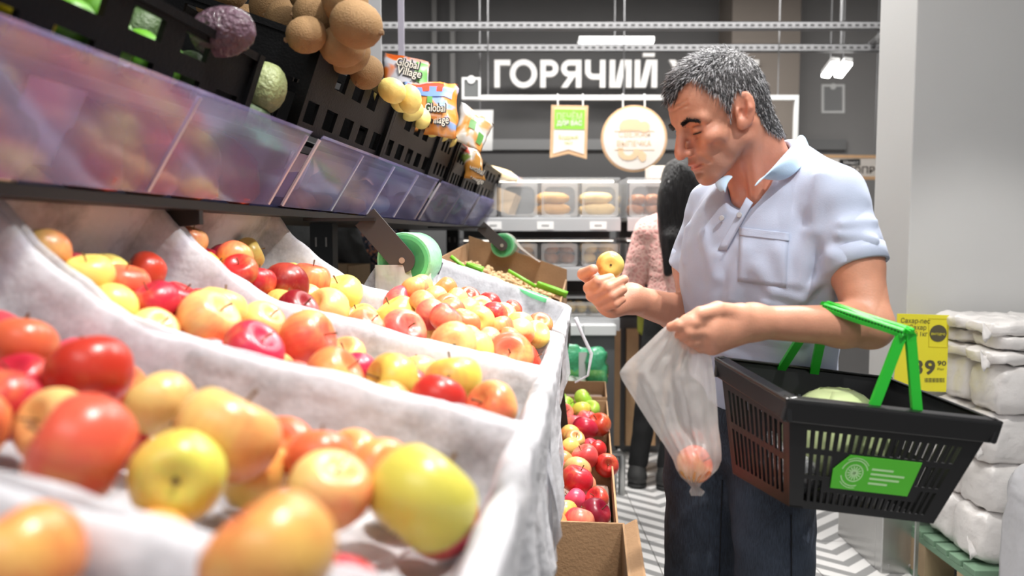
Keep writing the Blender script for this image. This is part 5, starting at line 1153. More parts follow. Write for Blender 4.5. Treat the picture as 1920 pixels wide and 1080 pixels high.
# ------------------------------------------------------------------ white posts by the upper tier
p = at(752, 100, 3.15); b = MB(); b.box((p.x - 0.012, 3.15, p.z - 0.3), (p.x + 0.012, 3.17, 3.72)); tag(b.build('hanging_pole', mat('lilac_white', (0.66, 0.62, 0.74), 0.4)), 'thin lilac white pole hanging behind the snack pouches', 'pole')
p = at(699, 20, 2.9); b = MB(); b.box((p.x - 0.03, 2.9, p.z - 0.22), (p.x + 0.03, 2.915, 3.72)); tag(b.build('hanging_board', mat('pale_panel', (0.72, 0.72, 0.74), 0.4)), 'narrow white vertical board right of the kiwi heap', 'board')
# ------------------------------------------------------------------ snack pouches stuck between the upper crates
def pouch_mat(name, c0, c1, c2):
    m = bpy.data.materials.new(name); m.use_nodes = True; N = m.node_tree.nodes; L = m.node_tree.links; b = N['Principled BSDF']
    b.inputs['Roughness'].default_value = 0.22; b.inputs['Coat Weight'].default_value = 0.5
    tc = N.new('ShaderNodeTexCoord'); n = N.new('ShaderNodeTexNoise'); n.inputs['Scale'].default_value = 9; n.inputs['Distortion'].default_value = 1.2; L.new(tc.outputs['Object'], n.inputs['Vector'])
    r = N.new('ShaderNodeValToRGB'); e = r.color_ramp.elements; r.color_ramp.interpolation = 'EASE'; e[0].position = 0.4; e[0].color = (*c0, 1); e[1].position = 0.62; e[1].color = (*c2, 1); q = e.new(0.52); q.color = (*c1, 1)
    L.new(n.outputs['Fac'], r.inputs[0]); L.new(r.outputs[0], b.inputs['Base Color']); return m
PM = [pouch_mat('pouch_orange_brown', (0.55, 0.55, 0.6), (0.85, 0.22, 0.04), (0.7, 0.12, 0.02)), pouch_mat('pouch_orange_blue', (0.9, 0.3, 0.05), (0.88, 0.38, 0.12), (0.35, 0.5, 0.85)), pouch_mat('pouch_white_orange', (0.88, 0.86, 0.84), (0.9, 0.5, 0.2), (0.85, 0.33, 0.06)), pouch_mat('pouch_orange_leaf', (0.92, 0.45, 0.1), (0.9, 0.8, 0.7), (0.35, 0.5, 0.12))]
def pouch(label, corners, Y, m, puff=0.025, words=None, extra=(), seed=0):
    """pouch from 4 pixel corners (top-left, top-right, bottom-right, bottom-left), bulging front and back"""
    P = [at(x, y, Y + dy) for x, y, dy in corners]; t = thing('snack_pouch', label, 'pouch', (P[2] + P[3]) / 2)
    n = 14; rows_f = []; rows_b = []
    nrm = (P[1] - P[0]).cross(P[3] - P[0]).normalized(); nrm = nrm if nrm.y < 0 else -nrm
    def pt(u, v, sgn):
        p = (P[0] * (1 - u) + P[1] * u) * (1 - v) + (P[3] * (1 - u) + P[2] * u) * v
        e = max(0, math.sin(math.pi * u)) ** 0.6 * max(0, math.sin(math.pi * min(1, max(0, (v - 0.06) / 0.9)))) ** 0.6
        return p + nrm * (sgn * puff * e) + mnoise.noise_vector(p * 25 + Vector((seed, 0, 0))) * 0.010 * (0.4 + 0.6 * (1 - e))
    b = MB(); b.grid([[pt(i / n, j / n, 1) for j in range(n + 1)] for i in range(n + 1)]); b.grid([[pt(i / n, j / n, -1) for j in range(n + 1)] for i in range(n + 1)])
    b.build('foil_body', m, t, smooth=True)
    R_ = (P[1] - P[0]).normalized(); U_ = (P[0] - P[3]).normalized()
    def patch(name, u0, v0, u1, v1, mm, lift=0.003):
        b = MB(); k = 6; b.grid([[pt(u0 + (u1 - u0) * i / k, v0 + (v1 - v0) * j / k, 1) + nrm * lift for j in range(k + 1)] for i in range(k + 1)]); b.build(name, mm, t, smooth=True)
    for nm, u0, v0, u1, v1, mm in extra: patch(nm, u0, v0, u1, v1, mm)
    if words:
        for w_, u, v, hgt, wid in words:
            p = pt(u, v, 1) + nrm * 0.006
            text(w_, 'lettering', p - nrm * 0.0015, R_, R_.cross(-nrm) if R_.cross(-nrm).z > 0 else nrm.cross(-R_) * -1, hgt, INK, t, bold=0.09, ext=0.0004, width=wid * 1.06)
            text(w_, 'lettering', p, R_, R_.cross(-nrm) if R_.cross(-nrm).z > 0 else nrm.cross(-R_) * -1, hgt, mat('pouch_cream', (0.9, 0.82, 0.7), 0.4), t, bold=0.0, ext=0.0004, width=wid)
    return t
LEAF = mat('leaf_print', (0.15, 0.42, 0.1), 0.4); REDP = mat('red_print', (0.85, 0.12, 0.07), 0.3); BLUEP = mat('blue_print', (0.22, 0.36, 0.8), 0.3)
pouch('orange snack pouch with dark brown band, topmost beside the white pole', [(722, 98, 0.05), (806, 115, 0.05), (800, 200, 0), (712, 175, 0)], 2.5, PM[0], words=[('Global', 0.27, 0.36, 0.030, 0.075), ('Village', 0.33, 0.55, 0.030, 0.08), ('апельсин', 0.2, 0.85, 0.012, 0.06)], extra=[('dark_band', 0.14, 0.72, 0.62, 0.9, INK), ('leaf_corner', 0.72, 0.1, 0.98, 0.6, LEAF)], seed=1)
pouch('largest orange snack pouch with a red and blue top, in the middle', [(758, 155, 0.04), (860, 158, 0.04), (856, 262, 0), (770, 250, 0)], 2.35, PM[1], words=[('Global', 0.36, 0.60, 0.028, 0.062), ('Village', 0.42, 0.82, 0.028, 0.062)], extra=[('blue_top', 0.02, 0.1, 0.9, 0.3, BLUEP), ('red_badge', 0.1, 0.03, 0.72, 0.2, REDP), ('leaf_print', 0.42, 0.3, 0.52, 0.56, LEAF)], seed=2)
pouch('white and orange snack pouch leaning right with green leaf print', [(865, 190, 0.06), (926, 235, 0.06), (902, 285, 0), (850, 262, 0)], 2.75, PM[2], extra=[('leaf_print', 0.35, 0.35, 0.55, 0.6, LEAF), ('leaf_print', 0.7, 0.55, 0.9, 0.85, LEAF)], seed=3)
pouch('small orange snack pouch at the bottom, lowest of the four', [(858, 262, 0.05), (902, 288, 0.05), (908, 340, 0), (872, 335, 0)], 2.95, PM[3], words=[('Global', 0.25, 0.75, 0.026, 0.06), ('Village', 0.25, 0.97, 0.026, 0.06)], extra=[('orange_patch', 0.02, 0.02, 0.42, 0.32, REDP)], seed=4)
# carton of snack bars at the very far end of the upper tier
t = thing('cardboard_box', 'small open carton of snack bars at the far end of the upper tier', 'box', S(4.4, -0.6, 0.3))
for nm, a, A, B in (('near_panel', S(4.1, -0.8, 0.25), UV_ * 0.005, AV * 0.36), ('far_panel', S(4.6, -0.8, 0.25), UV_ * 0.005, AV * 0.36), ('front_panel', S(4.105, -0.8, 0.25) + AV * 0.355, UV_ * 0.49, AV * 0.005), ('back_panel', S(4.105, -0.8, 0.25), UV_ * 0.49, AV * 0.005)):
    b = MB(); b.obox(a, A, B, NV * 0.12); b.build(nm, KRAFT, t)
for i, c_ in enumerate(((0.8, 0.6, 0.35), (0.15, 0.3, 0.75), (0.75, 0.35, 0.15), (0.5, 0.25, 0.12))):
    p = S(4.16 + 0.12 * i, -0.55, 0.25) + NV * 0.11; b = MB(); b.grid(pillow(p, UV_ * 0.055, AV * 0.11, NV * 0.03, 2.8, 8, noise=0.008, seed=i), closed_v=True); tag(b.build('snack_pack', mat('far_snack_%d' % i, c_, 0.3, var=0.3, vscale=30), None, smooth=True), '%s snack packet in the far carton, %s from its near end' % (['cream', 'blue', 'orange', 'brown'][i], ORD[i].replace('leftmost', 'first')), 'packet')
# green film bags of apples on the low shelf beyond the boxes
GF = film('green_bag_film', (0.12, 0.68, 0.36), 0.35, rough=0.08, gloss=0.9, translu=0.4, bump=1.0, bscale=45); CF = film('clear_pack_film', (0.7, 0.8, 0.72), 0.5, rough=0.06, gloss=1.0, translu=0.3, bump=1.0, bscale=60)
def gbag(label, px, py, wpx, hpx, Y, m, seed, label_strip=True):
    c = at(px, py, Y); k = Y / FPX; t = thing('produce_bag', label, 'bag', c - Vector((0, 0, hpx * k / 2)))
    b = MB(); b.grid(pillow(c, (wpx * k / 2, 0, 0), (0, 0.07, 0), (0, 0, hpx * k / 2), 2.5, 16, noise=0.022, seed=seed), closed_v=True); b.build('film', m, t, smooth=True)
    for q in range(3):
        b = MB(); b.lathe([(0.034 * math.sin(math.pi * i / 8), -0.032 * math.cos(math.pi * i / 8)) for i in range(9)], 14, c + Vector(((q - 1) * wpx * k * 0.24, 0.0, -hpx * k * 0.2)), (0, 0.3, 1)); b.build('green_apple', AP['green'][0], t, smooth=True)
    if label_strip:
        b = MB(); p = at(px + wpx * 0.25, py - hpx * 0.05, Y - 0.075); b.box((p.x - 0.012, p.y, p.z - 0.07), (p.x + 0.03, p.y + 0.001, p.z + 0.06)); b.build('paper_label', WHITE, t)
b = MB(); b.obox(S(3.24, -0.5, -0.79), UV_ * 0.6, VV_ * 0.56, ZV * 0.09); tag(b.build('plastic_crate', BLACK, None, bevel=0.006), 'black crate under the green film bags on the low shelf', 'crate')
gbag('big green film bag of apples with upright top, rear left', 1066, 688, 96, 84, 3.62, GF, 1)
gbag('small green film bag of apples leaning at the right end', 1116, 690, 46, 82, 3.58, GF, 2, False)
gbag('clear film pack of produce lying in front of green bags', 1058, 722, 84, 34, 3.38, CF, 3, False)
# ------------------------------------------------------------------ the man
bd = Vector((-0.74, -0.67, 0)).normalized(); ld = Vector((-bd.y, bd.x, 0))        # torso facing and his left
TM = np.array([bd[:], ld[:], (0, 0, 1)]).T
npv = lambda v: np.array(v[:], dtype=np.float32)
SL, SR = at(1560, 366, 1.43), at(1338, 392, 1.70)
EL_, WL = at(1632, 612, 1.32), at(1412, 604, 1.255)
ER_, WR = at(1304, 596, 1.74), at(1184, 560, 1.575)
SE_L, SE_R = at(1603, 497, 1.375), at(1300, 500, 1.725)
NB = at(1440, 322, 1.545)                       # neck base
CHEST = (SL + SR) / 2 + Vector((0, 0, -0.125)) + bd * 0.025; BELLY = at(1424, 650, 1.61)
PEL = at(1392, 765, 1.655)
# head frame
hy, hp, HS = math.radians(17), math.radians(23), 0.94
hf0 = Vector((-math.cos(hy), -math.sin(hy), 0)); hl = Vector((math.sin(hy), -math.cos(hy), 0))
hf = hf0 * math.cos(hp) - ZV * math.sin(hp); hu = hf0 * math.sin(hp) + ZV * math.cos(hp)
HO = at(1391, 211, 1.42) - hl * 0.073 * HS
HM = np.array([hf[:], hl[:], hu[:]]).T.astype(np.float32)
H = lambda x, y, z: HO + (hf * x + hl * y + hu * z) * HS
def sym(P): q = P.copy(); q[:, 1] = np.abs(q[:, 1]); return q
def head_sdf(Pw):
    P = ((Pw - npv(HO)) @ HM) / HS; Q = sym(P)
    d = ell(P, (-0.004, 0, 0.048), (0.100, 0.077, 0.086))
    d = smin(d, ell(P, (0.036, 0, 0.042), (0.062, 0.064, 0.066)), 0.02)
    d = smin(d, ell(P, (0.044, 0, -0.03), (0.045, 0.054, 0.07)), 0.03)
    d = smin(d, cap(Q, (0.004, 0.052, -0.05), (0.066, 0.018, -0.098), 0.018, 0.014), 0.03)      # jaw
    d = smin(d, ell(P, (0.0775, 0, -0.1), (0.0185, 0.024, 0.019)), 0.016)                        # chin
    d = smin(d, ell(Q, (0.062, 0.046, -0.022), (0.026, 0.02, 0.018)), 0.022)                     # cheekbone
    d = smin(d, cap(Q, (0.091, 0.012, 0.027), (0.073, 0.05, 0.020), 0.0115, 0.0105), 0.013)        # brow ridge
    d = smax(d, -ell(Q, (0.098, 0.034, 0.003), (0.017, 0.021, 0.0135)), 0.014)                     # eye socket
    d = smin(d, ell(Q, (0.0765, 0.033, 0.002), (0.0145, 0.0155, 0.0145)), 0.005)                 # lidded eye
    d = smax(d, -cap(Q, (0.0905, 0.022, -0.0055), (0.082, 0.045, -0.0045), 0.0016), 0.002)       # lid slit
    d = smax(d, -cap(Q, (0.0915, 0.021, 0.0105), (0.081, 0.047, 0.010), 0.0016), 0.004)          # lid crease
    d = smin(d, ell(P, (0.074, 0, -0.062), (0.0245, 0.035, 0.03)), 0.02)                          # muzzle
    d = smin(d, cap(P, (0.0925, 0, 0.020), (0.1165, 0, -0.027), 0.0078, 0.0108), 0.013)             # nose bridge
    d = smin(d, ell(P, (0.1165, 0, -0.037), (0.013, 0.012, 0.0105)), 0.008)                    # nose tip
    d = smin(d, ell(Q, (0.104, 0.0125, -0.0385), (0.011, 0.0075, 0.008)), 0.006)                  # wing
    d = smax(d, -ell(Q, (0.109, 0.006, -0.0455), (0.006, 0.0032, 0.004)), 0.003)                 # nostril
    d = smin(d, ell(P, (0.0945, 0, -0.0645), (0.0075, 0.022, 0.0042)), 0.006)                    # upper lip
    d = smin(d, ell(P, (0.0925, 0, -0.0745), (0.0078, 0.0195, 0.0052)), 0.006)                   # lower lip
    d = smax(d, -cap(Q, (0.1045, 0, -0.0692), (0.090, 0.025, -0.0705), 0.0016), 0.003)           # mouth line
    d = smax(d, -ell(P, (0.099, 0, -0.086), (0.008, 0.02, 0.005)), 0.008)                        # under lip
    d = smax(d, -cap(Q, (0.100, 0.021, -0.042), (0.082, 0.037, -0.068), 0.0034), 0.008)          # smile fold
    for z_ in (0.052, 0.062): d = smax(d, -cap(Q, (0.103, 0.0, z_), (0.088, 0.038, z_ + 0.002), 0.0006), 0.006)
    for z_ in (-0.004, 0.004): d = smax(d, -cap(Q, (0.0705, 0.053, z_), (0.062, 0.058, z_ * 1.6), 0.0007), 0.004)
    d = smax(d, -cap(Q, (0.087, 0.02, -0.0155), (0.076, 0.042, -0.0165), 0.0012), 0.007)         # under the eye
    d = smax(d, -cap(Q, (0.068, 0.052, -0.04), (0.052, 0.056, -0.075), 0.003), 0.02)             # hollow cheek
    # ear
    cy, sy, ct, st_ = math.cos(0.42), math.sin(0.42), math.cos(0.30), math.sin(0.30)
    ex, ey = np.array([cy, -sy, 0.0]), np.array([sy, cy, 0.0]); ez = np.array([0, 0, 1.0]); E = np.stack([ex * ct + ez * st_, ey, ez * ct - ex * st_], 1).astype(np.float32)
    ec = np.array([-0.004, 0.080, 0.004]); lo_ = lambda x, y, z: ec + E @ np.array([x, y, z])
    ear = ell(Q, ec, (0.0205, 0.0062, 0.0355), E)
    ear = smax(ear, -ell(Q, lo_(0.003, 0.0068, 0.003), (0.0145, 0.0066, 0.0265), E), 0.003)
    ear = smin(ear, ell(Q, lo_(0.006, 0.0, -0.028), (0.0105, 0.006, 0.012), E), 0.005)
    ear = smin(ear, chain(Q, [lo_(-0.004, 0.002, 0.02), lo_(-0.009, 0.003, 0.002), lo_(-0.003, 0.003, -0.014)], [0.0035, 0.0038, 0.003]), 0.003)
    ear = smin(ear, ell(Q, lo_(0.0155, 0.002, -0.004), (0.0045, 0.005, 0.0085), E), 0.003)
    ear = smax(ear, -ell(Q, lo_(0.006, 0.004, -0.006), (0.0075, 0.0075, 0.009), E), 0.003)
    d = smin(d, ear, 0.005)
    return d * HS
apple_c = at(1144, 497, 1.545)
FING_L = [([(1338, 604, 1.205), (1298, 605, 1.185), (1274, 610, 1.187), (1258, 613, 1.197)], [0.0115, 0.0105, 0.0092, 0.0078]),
          ([(1331, 621, 1.20), (1292, 622, 1.185), (1276, 629, 1.203), (1284, 634, 1.225)], [0.012, 0.0108, 0.0095, 0.008]),
          ([(1330, 636, 1.205), (1298, 639, 1.195), (1288, 645, 1.215), (1298, 646, 1.235)], [0.0115, 0.0103, 0.0092, 0.0078]),
          ([(1335, 648, 1.215), (1310, 652, 1.207), (1301, 654, 1.222), (1308, 652, 1.238)], [0.0105, 0.0092, 0.0082, 0.007]),
          ([(1388, 592, 1.23), (1346, 582, 1.205), (1313, 589, 1.19), (1286, 600, 1.188)], [0.019, 0.0145, 0.0118, 0.0088])]
FING_R = [([(1130, 560, 1.55), (1105, 540, 1.525), (1122, 528, 1.497), (1144, 521, 1.502)], [0.013, 0.0122, 0.0112, 0.0098]),
          ([(1134, 570, 1.545), (1110, 554, 1.515), (1141, 539, 1.487), (1170, 524, 1.495)], [0.013, 0.0122, 0.0112, 0.0095]),
          ([(1142, 576, 1.54), (1122, 564, 1.51), (1148, 554, 1.485), (1168, 543, 1.488)], [0.0125, 0.0115, 0.0105, 0.009]),
          ([(1152, 580, 1.535), (1136, 574, 1.51), (1154, 569, 1.488), (1167, 561, 1.49)], [0.0115, 0.0105, 0.0095, 0.008]),
          ([(1150, 552, 1.58), (1114, 530, 1.575), (1094, 514, 1.555), (1112, 505, 1.525)], [0.016, 0.0135, 0.0125, 0.0105])]
def hand_sdf(P, wrist, fings, palm_k):
    d = None
    for pts, rs in fings[:4]:
        e = cap(P, npv(wrist), npv(at(*pts[0])), 0.022, 0.0155); d = e if d is None else smin(d, e, 0.02)
    th = fings[4]; d = smin(d, cap(P, npv(wrist), npv(at(*th[0][0])), 0.022, th[1][0]), 0.02)
    for pts, rs in fings:
        e = chain(P, [npv(at(*p)) for p in pts], rs, 0.004); d = smin(d, e, 0.0055)
    return d
def skin_sdf(P):
    d = head_sdf(P)
    n0, n1 = H(-0.040, 0, -0.012), NB + Vector((0, 0, -0.03))
    d = smin(d, cap(P, npv(n0), npv(n1), 0.057, 0.066), 0.028)
    for sgn in (1, -1): d = smin(d, cap(P, npv(H(-0.02, 0.055 * sgn, -0.03)), npv(NB + bd * 0.075 + ld * 0.02 * sgn - ZV * 0.055), 0.014, 0.014), 0.02)   # neck muscle
    d = smin(d, ell(P, npv(CHEST), (0.085, 0.135, 0.16), TM), 0.04)
    d = smin(d, ell(P, npv(BELLY), (0.095, 0.145, 0.2), TM), 0.06)
    d = smin(d, cap(P, npv(NB - ZV * 0.05), npv(SL), 0.045, 0.04), 0.03); d = smin(d, cap(P, npv(NB - ZV * 0.05), npv(SR), 0.045, 0.04), 0.03)
    d = smin(d, ell(P, npv(PEL), (0.09, 0.14, 0.1), TM), 0.05)
    arm = cap(P, npv(SL), npv(SE_L), 0.045, 0.0465); arm = smin(arm, cap(P, npv(SE_L), npv(EL_), 0.0465, 0.037), 0.02)
    mid = EL_.lerp(WL, 0.25); arm = smin(arm, cap(P, npv(EL_), npv(mid), 0.036, 0.0365), 0.02); arm = smin(arm, cap(P, npv(mid), npv(WL), 0.0365, 0.027), 0.02)
    arm = smin(arm, hand_sdf(P, WL, FING_L, 0), 0.012); d = smin(d, arm, 0.012)
    arm = cap(P, npv(SR), npv(SE_R), 0.044, 0.044); arm = smin(arm, cap(P, npv(SE_R), npv(ER_), 0.044, 0.040), 0.02); mid = ER_.lerp(WR, 0.3); arm = smin(arm, cap(P, npv(ER_), npv(mid), 0.040, 0.041), 0.02); arm = smin(arm, cap(P, npv(mid), npv(WR), 0.041, 0.029), 0.02)
    arm = smin(arm, hand_sdf(P, WR, FING_R, 0), 0.012); d = smin(d, arm, 0.012)
    return d
def skinmat():
    m = bpy.data.materials.new('man_skin'); m.use_nodes = True; N = m.node_tree.nodes; L = m.node_tree.links; b = N['Principled BSDF']
    a = N.new('ShaderNodeAttribute'); a.attribute_name = 'Col'
    n = N.new('ShaderNodeTexNoise'); n.inputs['Scale'].default_value = 45; n.inputs['Detail'].default_value = 5; tc = N.new('ShaderNodeTexCoord'); L.new(tc.outputs['Object'], n.inputs['Vector'])
    mr = N.new('ShaderNodeMapRange'); mr.inputs[3].default_value = 0.86; mr.inputs[4].default_value = 1.12; L.new(n.outputs['Fac'], mr.inputs[0])
    mx = N.new('ShaderNodeVectorMath'); mx.operation = 'SCALE'; L.new(a.outputs['Color'], mx.inputs[0]); L.new(mr.outputs[0], mx.inputs['Scale']); L.new(mx.outputs[0], b.inputs['Base Color'])
    b.inputs['Roughness'].default_value = 0.46; b.inputs['Subsurface Weight'].default_value = 0.12; b.inputs['Subsurface Radius'].default_value = (0.012, 0.004, 0.002); b.inputs['Subsurface Scale'].default_value = 0.5
    n2 = N.new('ShaderNodeTexNoise'); n2.inputs['Scale'].default_value = 260; L.new(tc.outputs['Object'], n2.inputs['Vector'])
    bp = N.new('ShaderNodeBump'); bp.inputs['Strength'].default_value = 0.12; bp.inputs['Distance'].default_value = 0.004; L.new(n2.outputs['Fac'], bp.inputs['Height']); L.new(bp.outputs['Normal'], b.inputs['Normal'])
    return m
V, F = sdf_mesh(skin_sdf, (0.1, 1.0, 0.85), (0.85, 2.0, 1.72), 0.0023, B=14)
HV = ((V - np.array(HO)) @ HM) / HS
col = np.tile(np.array([0.60, 0.285, 0.185]), (len(V), 1))
def blend(mask, c): 
    global col; col = col * (1 - mask[:, None]) + np.array(c)[None] * mask[:, None]
g3 = lambda c, r: np.exp(-(((np.stack([HV[:, 0], np.abs(HV[:, 1]), HV[:, 2]], 1) - np.array(c)) / np.array(r)) ** 2).sum(1))
blend(0.8 * np.clip(g3((0.08, 0.0, -0.088), (0.07, 0.06, 0.026)) + g3((0.1, 0.0, -0.054), (0.03, 0.032, 0.008)) + g3((0.03, 0.055, -0.065), (0.045, 0.03, 0.03)) * 0.8, 0, 1), (0.25, 0.165, 0.13))   # stubble
blend(0.5 * g3((0.11, 0.0, -0.03), (0.03, 0.03, 0.03)), (0.62, 0.20, 0.14)); blend(0.35 * g3((0.07, 0.048, -0.02), (0.03, 0.02, 0.025)), (0.62, 0.22, 0.15))
blend(0.6 * g3((-0.01, 0.08, 0.0), (0.025, 0.02, 0.04)), (0.68, 0.24, 0.16))
lip = np.clip(g3((0.1, 0, -0.0688), (0.016, 0.02, 0.0085)) * 1.3, 0, 0.85); blend(lip, (0.45, 0.13, 0.1))
blend(0.8 * g3((0.09, 0.034, -0.0055), (0.01, 0.014, 0.003)), (0.08, 0.04, 0.03))
nk = np.exp(-((np.linalg.norm(V - np.array(NB + bd * 0.05), axis=1)) / 0.1) ** 2); blend(0.55 * nk, (0.64, 0.22, 0.155))
SK = skinmat()
man = raw_mesh('person', V, F, SK, None, colors=col, origin=(PEL.x, PEL.y, 0.0))
tag(man, 'grey haired man in a pale blue polo shirt examining an apple, basket on his arm', 'person')
# ---- polo shirt
VB = at(1356, 412, 1.44)      # bottom of the open neck
FOLDS = [((1395, 470, 1.47), (1372, 560, 1.47), 0.006, 0.014), ((1450, 545, 1.45), (1500, 560, 1.45), 0.008, 0.010), ((1500, 560, 1.45), (1545, 520, 1.47), 0.007, 0.010), ((1440, 570, 1.46), (1530, 585, 1.46), 0.008, 0.011),
         ((1520, 440, 1.45), (1500, 530, 1.45), 0.009, 0.014), ((1345, 480, 1.52), (1335, 600, 1.53), 0.006, 0.014), ((1320, 440, 1.6), (1345, 520, 1.53), 0.006, 0.012), ((1560, 480, 1.46), (1555, 600, 1.5), 0.009, 0.014),
         ((1400, 620, 1.48), (1500, 640, 1.48), 0.006, 0.012), ((1360, 660, 1.52), (1440, 690, 1.5), 0.006, 0.012), ((1540, 330, 1.4), (1530, 430, 1.42), 0.006, 0.012), ((1580, 420, 1.36), (1640, 415, 1.38), 0.004, 0.008), ((1575, 440, 1.36), (1640, 450, 1.38), 0.004, 0.008),
         ((1290, 430, 1.66), (1285, 490, 1.68), 0.005, 0.012), ((1460, 470, 1.43), (1475, 530, 1.43), 0.005, 0.010), ((1420, 500, 1.44), (1450, 550, 1.44), 0.006, 0.011)]
FW = []
def shirt_solid(P, hollow=False):
    d = ell(P, npv(CHEST), (0.122, 0.172, 0.20), TM)
    d = smin(d, ell(P, npv(BELLY), (0.118, 0.163, 0.30), TM), 0.07)
    d = smin(d, cap(P, npv(NB - ZV * 0.055), npv(SL - ZV * 0.012), 0.062, 0.054), 0.045); d = smin(d, cap(P, npv(NB - ZV * 0.055), npv(SR + ZV * 0.004), 0.062, 0.056), 0.045)
    d = smin(d, cap(P, npv(at(1482, 305, 1.53)), npv(SL + ZV * 0.0), 0.046, 0.056), 0.03)
    for s_, e_, r0, r1, ri in ((SL, SE_L, 0.061, 0.0575, 0.0515), (SR, SE_R, 0.058, 0.056, 0.0495)):
        dr = npv((e_ - s_).normalized()); x = npv(e_ + (e_ - s_).normalized() * 0.05)
        e = cap(P, npv(s_), x, r0, r1 - 0.001); e = e + 0.0025 * vnoise(P, 45, 11)
        if hollow:
            e = smax(e, (P - npv(e_)) @ dr - 0.006, 0.004); e = smax(e, -cap(P, npv(e_ - (e_ - s_).normalized() * 0.05), x + dr * 0.1, ri), 0.003)
        d = smin(d, e, 0.022)
    for a, b_, A_, w_ in FW:
        t = cap(P, a, b_, 0.0); d = d - 2.2 * A_ * np.exp(-(t / w_) ** 2)
    return d + 0.0048 * vnoise(P * np.array([1, 1, 0.6], dtype=np.float32), 30, 5) + 0.0016 * vnoise(P, 80, 6)
def trace(px, py, f, off, t0=0.9, t1=2.2):
    r = ray(px, py); r = r / r.length; t = t0
    for _ in range(120):
        p = CAMP + r * t; d = float(f(np.array([p[:]], dtype=np.float32))[0]) - off
        if d < 0.0004: break
        t += max(d * 0.7, 0.0006)
        if t > t1: t = 1.6; break
    return CAMP + r * t
FW = [(npv(trace(a[0], a[1], shirt_solid, 0)), npv(trace(b_[0], b_[1], shirt_solid, 0)), A_, w_) for a, b_, A_, w_ in FOLDS]
def shirt_sdf(P):
    d = shirt_solid(P, True)
    nk = cap(P, npv(NB - ZV * 0.04 - hf0 * 0.0), npv(NB.lerp(H(-0.02, 0, 0), 0.7)), 0.066, 0.075)
    d = smax(d, -nk, 0.004)
    v = cap(P, npv(NB + bd * 0.07 - ZV * 0.03), npv(VB + bd * 0.02), 0.047, 0.008)
    d = smax(d, -v, 0.004)
    return smax(d, (CH - 0.365) - P[:, 2], 0.006)
def fabric(name, c, scale=900, bump=0.25, var=0.04):
    m = mat(name, c, 0.85, var=var, vscale=6, spec=0.2); N = m.node_tree.nodes; L = m.node_tree.links
    tc = N.new('ShaderNodeTexCoord'); n = N.new('ShaderNodeTexVoronoi'); n.inputs['Scale'].default_value = scale; L.new(tc.outputs['Object'], n.inputs['Vector'])
    bp = N.new('ShaderNodeBump'); bp.inputs['Strength'].default_value = bump; bp.inputs['Distance'].default_value = 0.002; L.new(n.outputs['Distance'], bp.inputs['Height']); L.new(bp.outputs['Normal'], N['Principled BSDF'].inputs['Normal'])
    N['Principled BSDF'].inputs['Sheen Weight'].default_value = 0.15; return m
SHIRT = fabric('polo_pale_blue', (0.47, 0.53, 0.68)); COLLAR = fabric('collar_sky_blue', (0.46, 0.62, 0.80))
V, F = sdf_mesh(shirt_sdf, (0.15, 1.15, 0.85), (0.85, 2.0, 1.55), 0.004, B=12)
raw_mesh('polo_shirt', V, F, SHIRT, man)
def trace(px, py, f, off, t0=0.9, t1=2.2):
    r = ray(px, py); r = r / r.length; t = t0
    for _ in range(120):
        p = CAMP + r * t; d = float(f(np.array([p[:]], dtype=np.float32))[0]) - off
        if d < 0.0004: break
        t += max(d * 0.7, 0.0006)
        if t > t1: t = 1.6; break
    return CAMP + r * t
def patch(name, quad, m, par, f=shirt_solid, off=0.003, n=10, solid=0.003, edge=None):
    rows = []
    for i in range(n + 1):
        row = []
        for j in range(n + 1):
            u, v = i / n, j / n
            x = (quad[0][0] * (1 - u) + quad[1][0] * u) * (1 - v) + (quad[3][0] * (1 - u) + quad[2][0] * u) * v
            y = (quad[0][1] * (1 - u) + quad[1][1] * u) * (1 - v) + (quad[3][1] * (1 - u) + quad[2][1] * u) * v
            row.append(trace(x, y, f, off))
        rows.append(row)
    b = MB(); b.grid(rows); return b.build(name, m, par, smooth=True, solid=solid)
patch('chest_pocket', [(1387, 428), (1479, 438), (1474, 540), (1383, 528)], SHIRT, man, off=0.0012, solid=0.0012)
patch('pocket_hem', [(1386, 426), (1480, 437), (1480, 452), (1386, 441)], SHIRT, man, off=0.0028, solid=0.0014)
patch('placket', [(1400, 370), (1412, 380), (1362, 470), (1346, 468)], SHIRT, man, off=0.0025, n=8, solid=0.002)
for px, py in ((1353, 409), (1386, 403)):
    p = trace(px, py, shirt_solid, 0.008); b = MB(); b.lathe([(0, 0.002), (0.0045, 0.002), (0.0055, 0), (0.0045, -0.003)], 12, p, (CAMP - p)); b.build('button', mat('button_grey', (0.5, 0.5, 0.52), 0.3), man)
# sleeve hem bands
for s_, e_ in ((SL, SE_L), (SR, SE_R)):
    dr = (e_ - s_).normalized(); b = MB(); r0 = 0.0590 if s_ is SL else 0.0575
    b.lathe([(r0 - 0.002, -0.028), (r0 + 0.001, -0.026), (r0, 0.004), (r0 - 0.004, 0.006), (r0 - 0.007, 0.002), (r0 - 0.007, -0.02)], 36, e_, dr); b.build('sleeve_hem', SHIRT, man, smooth=True)
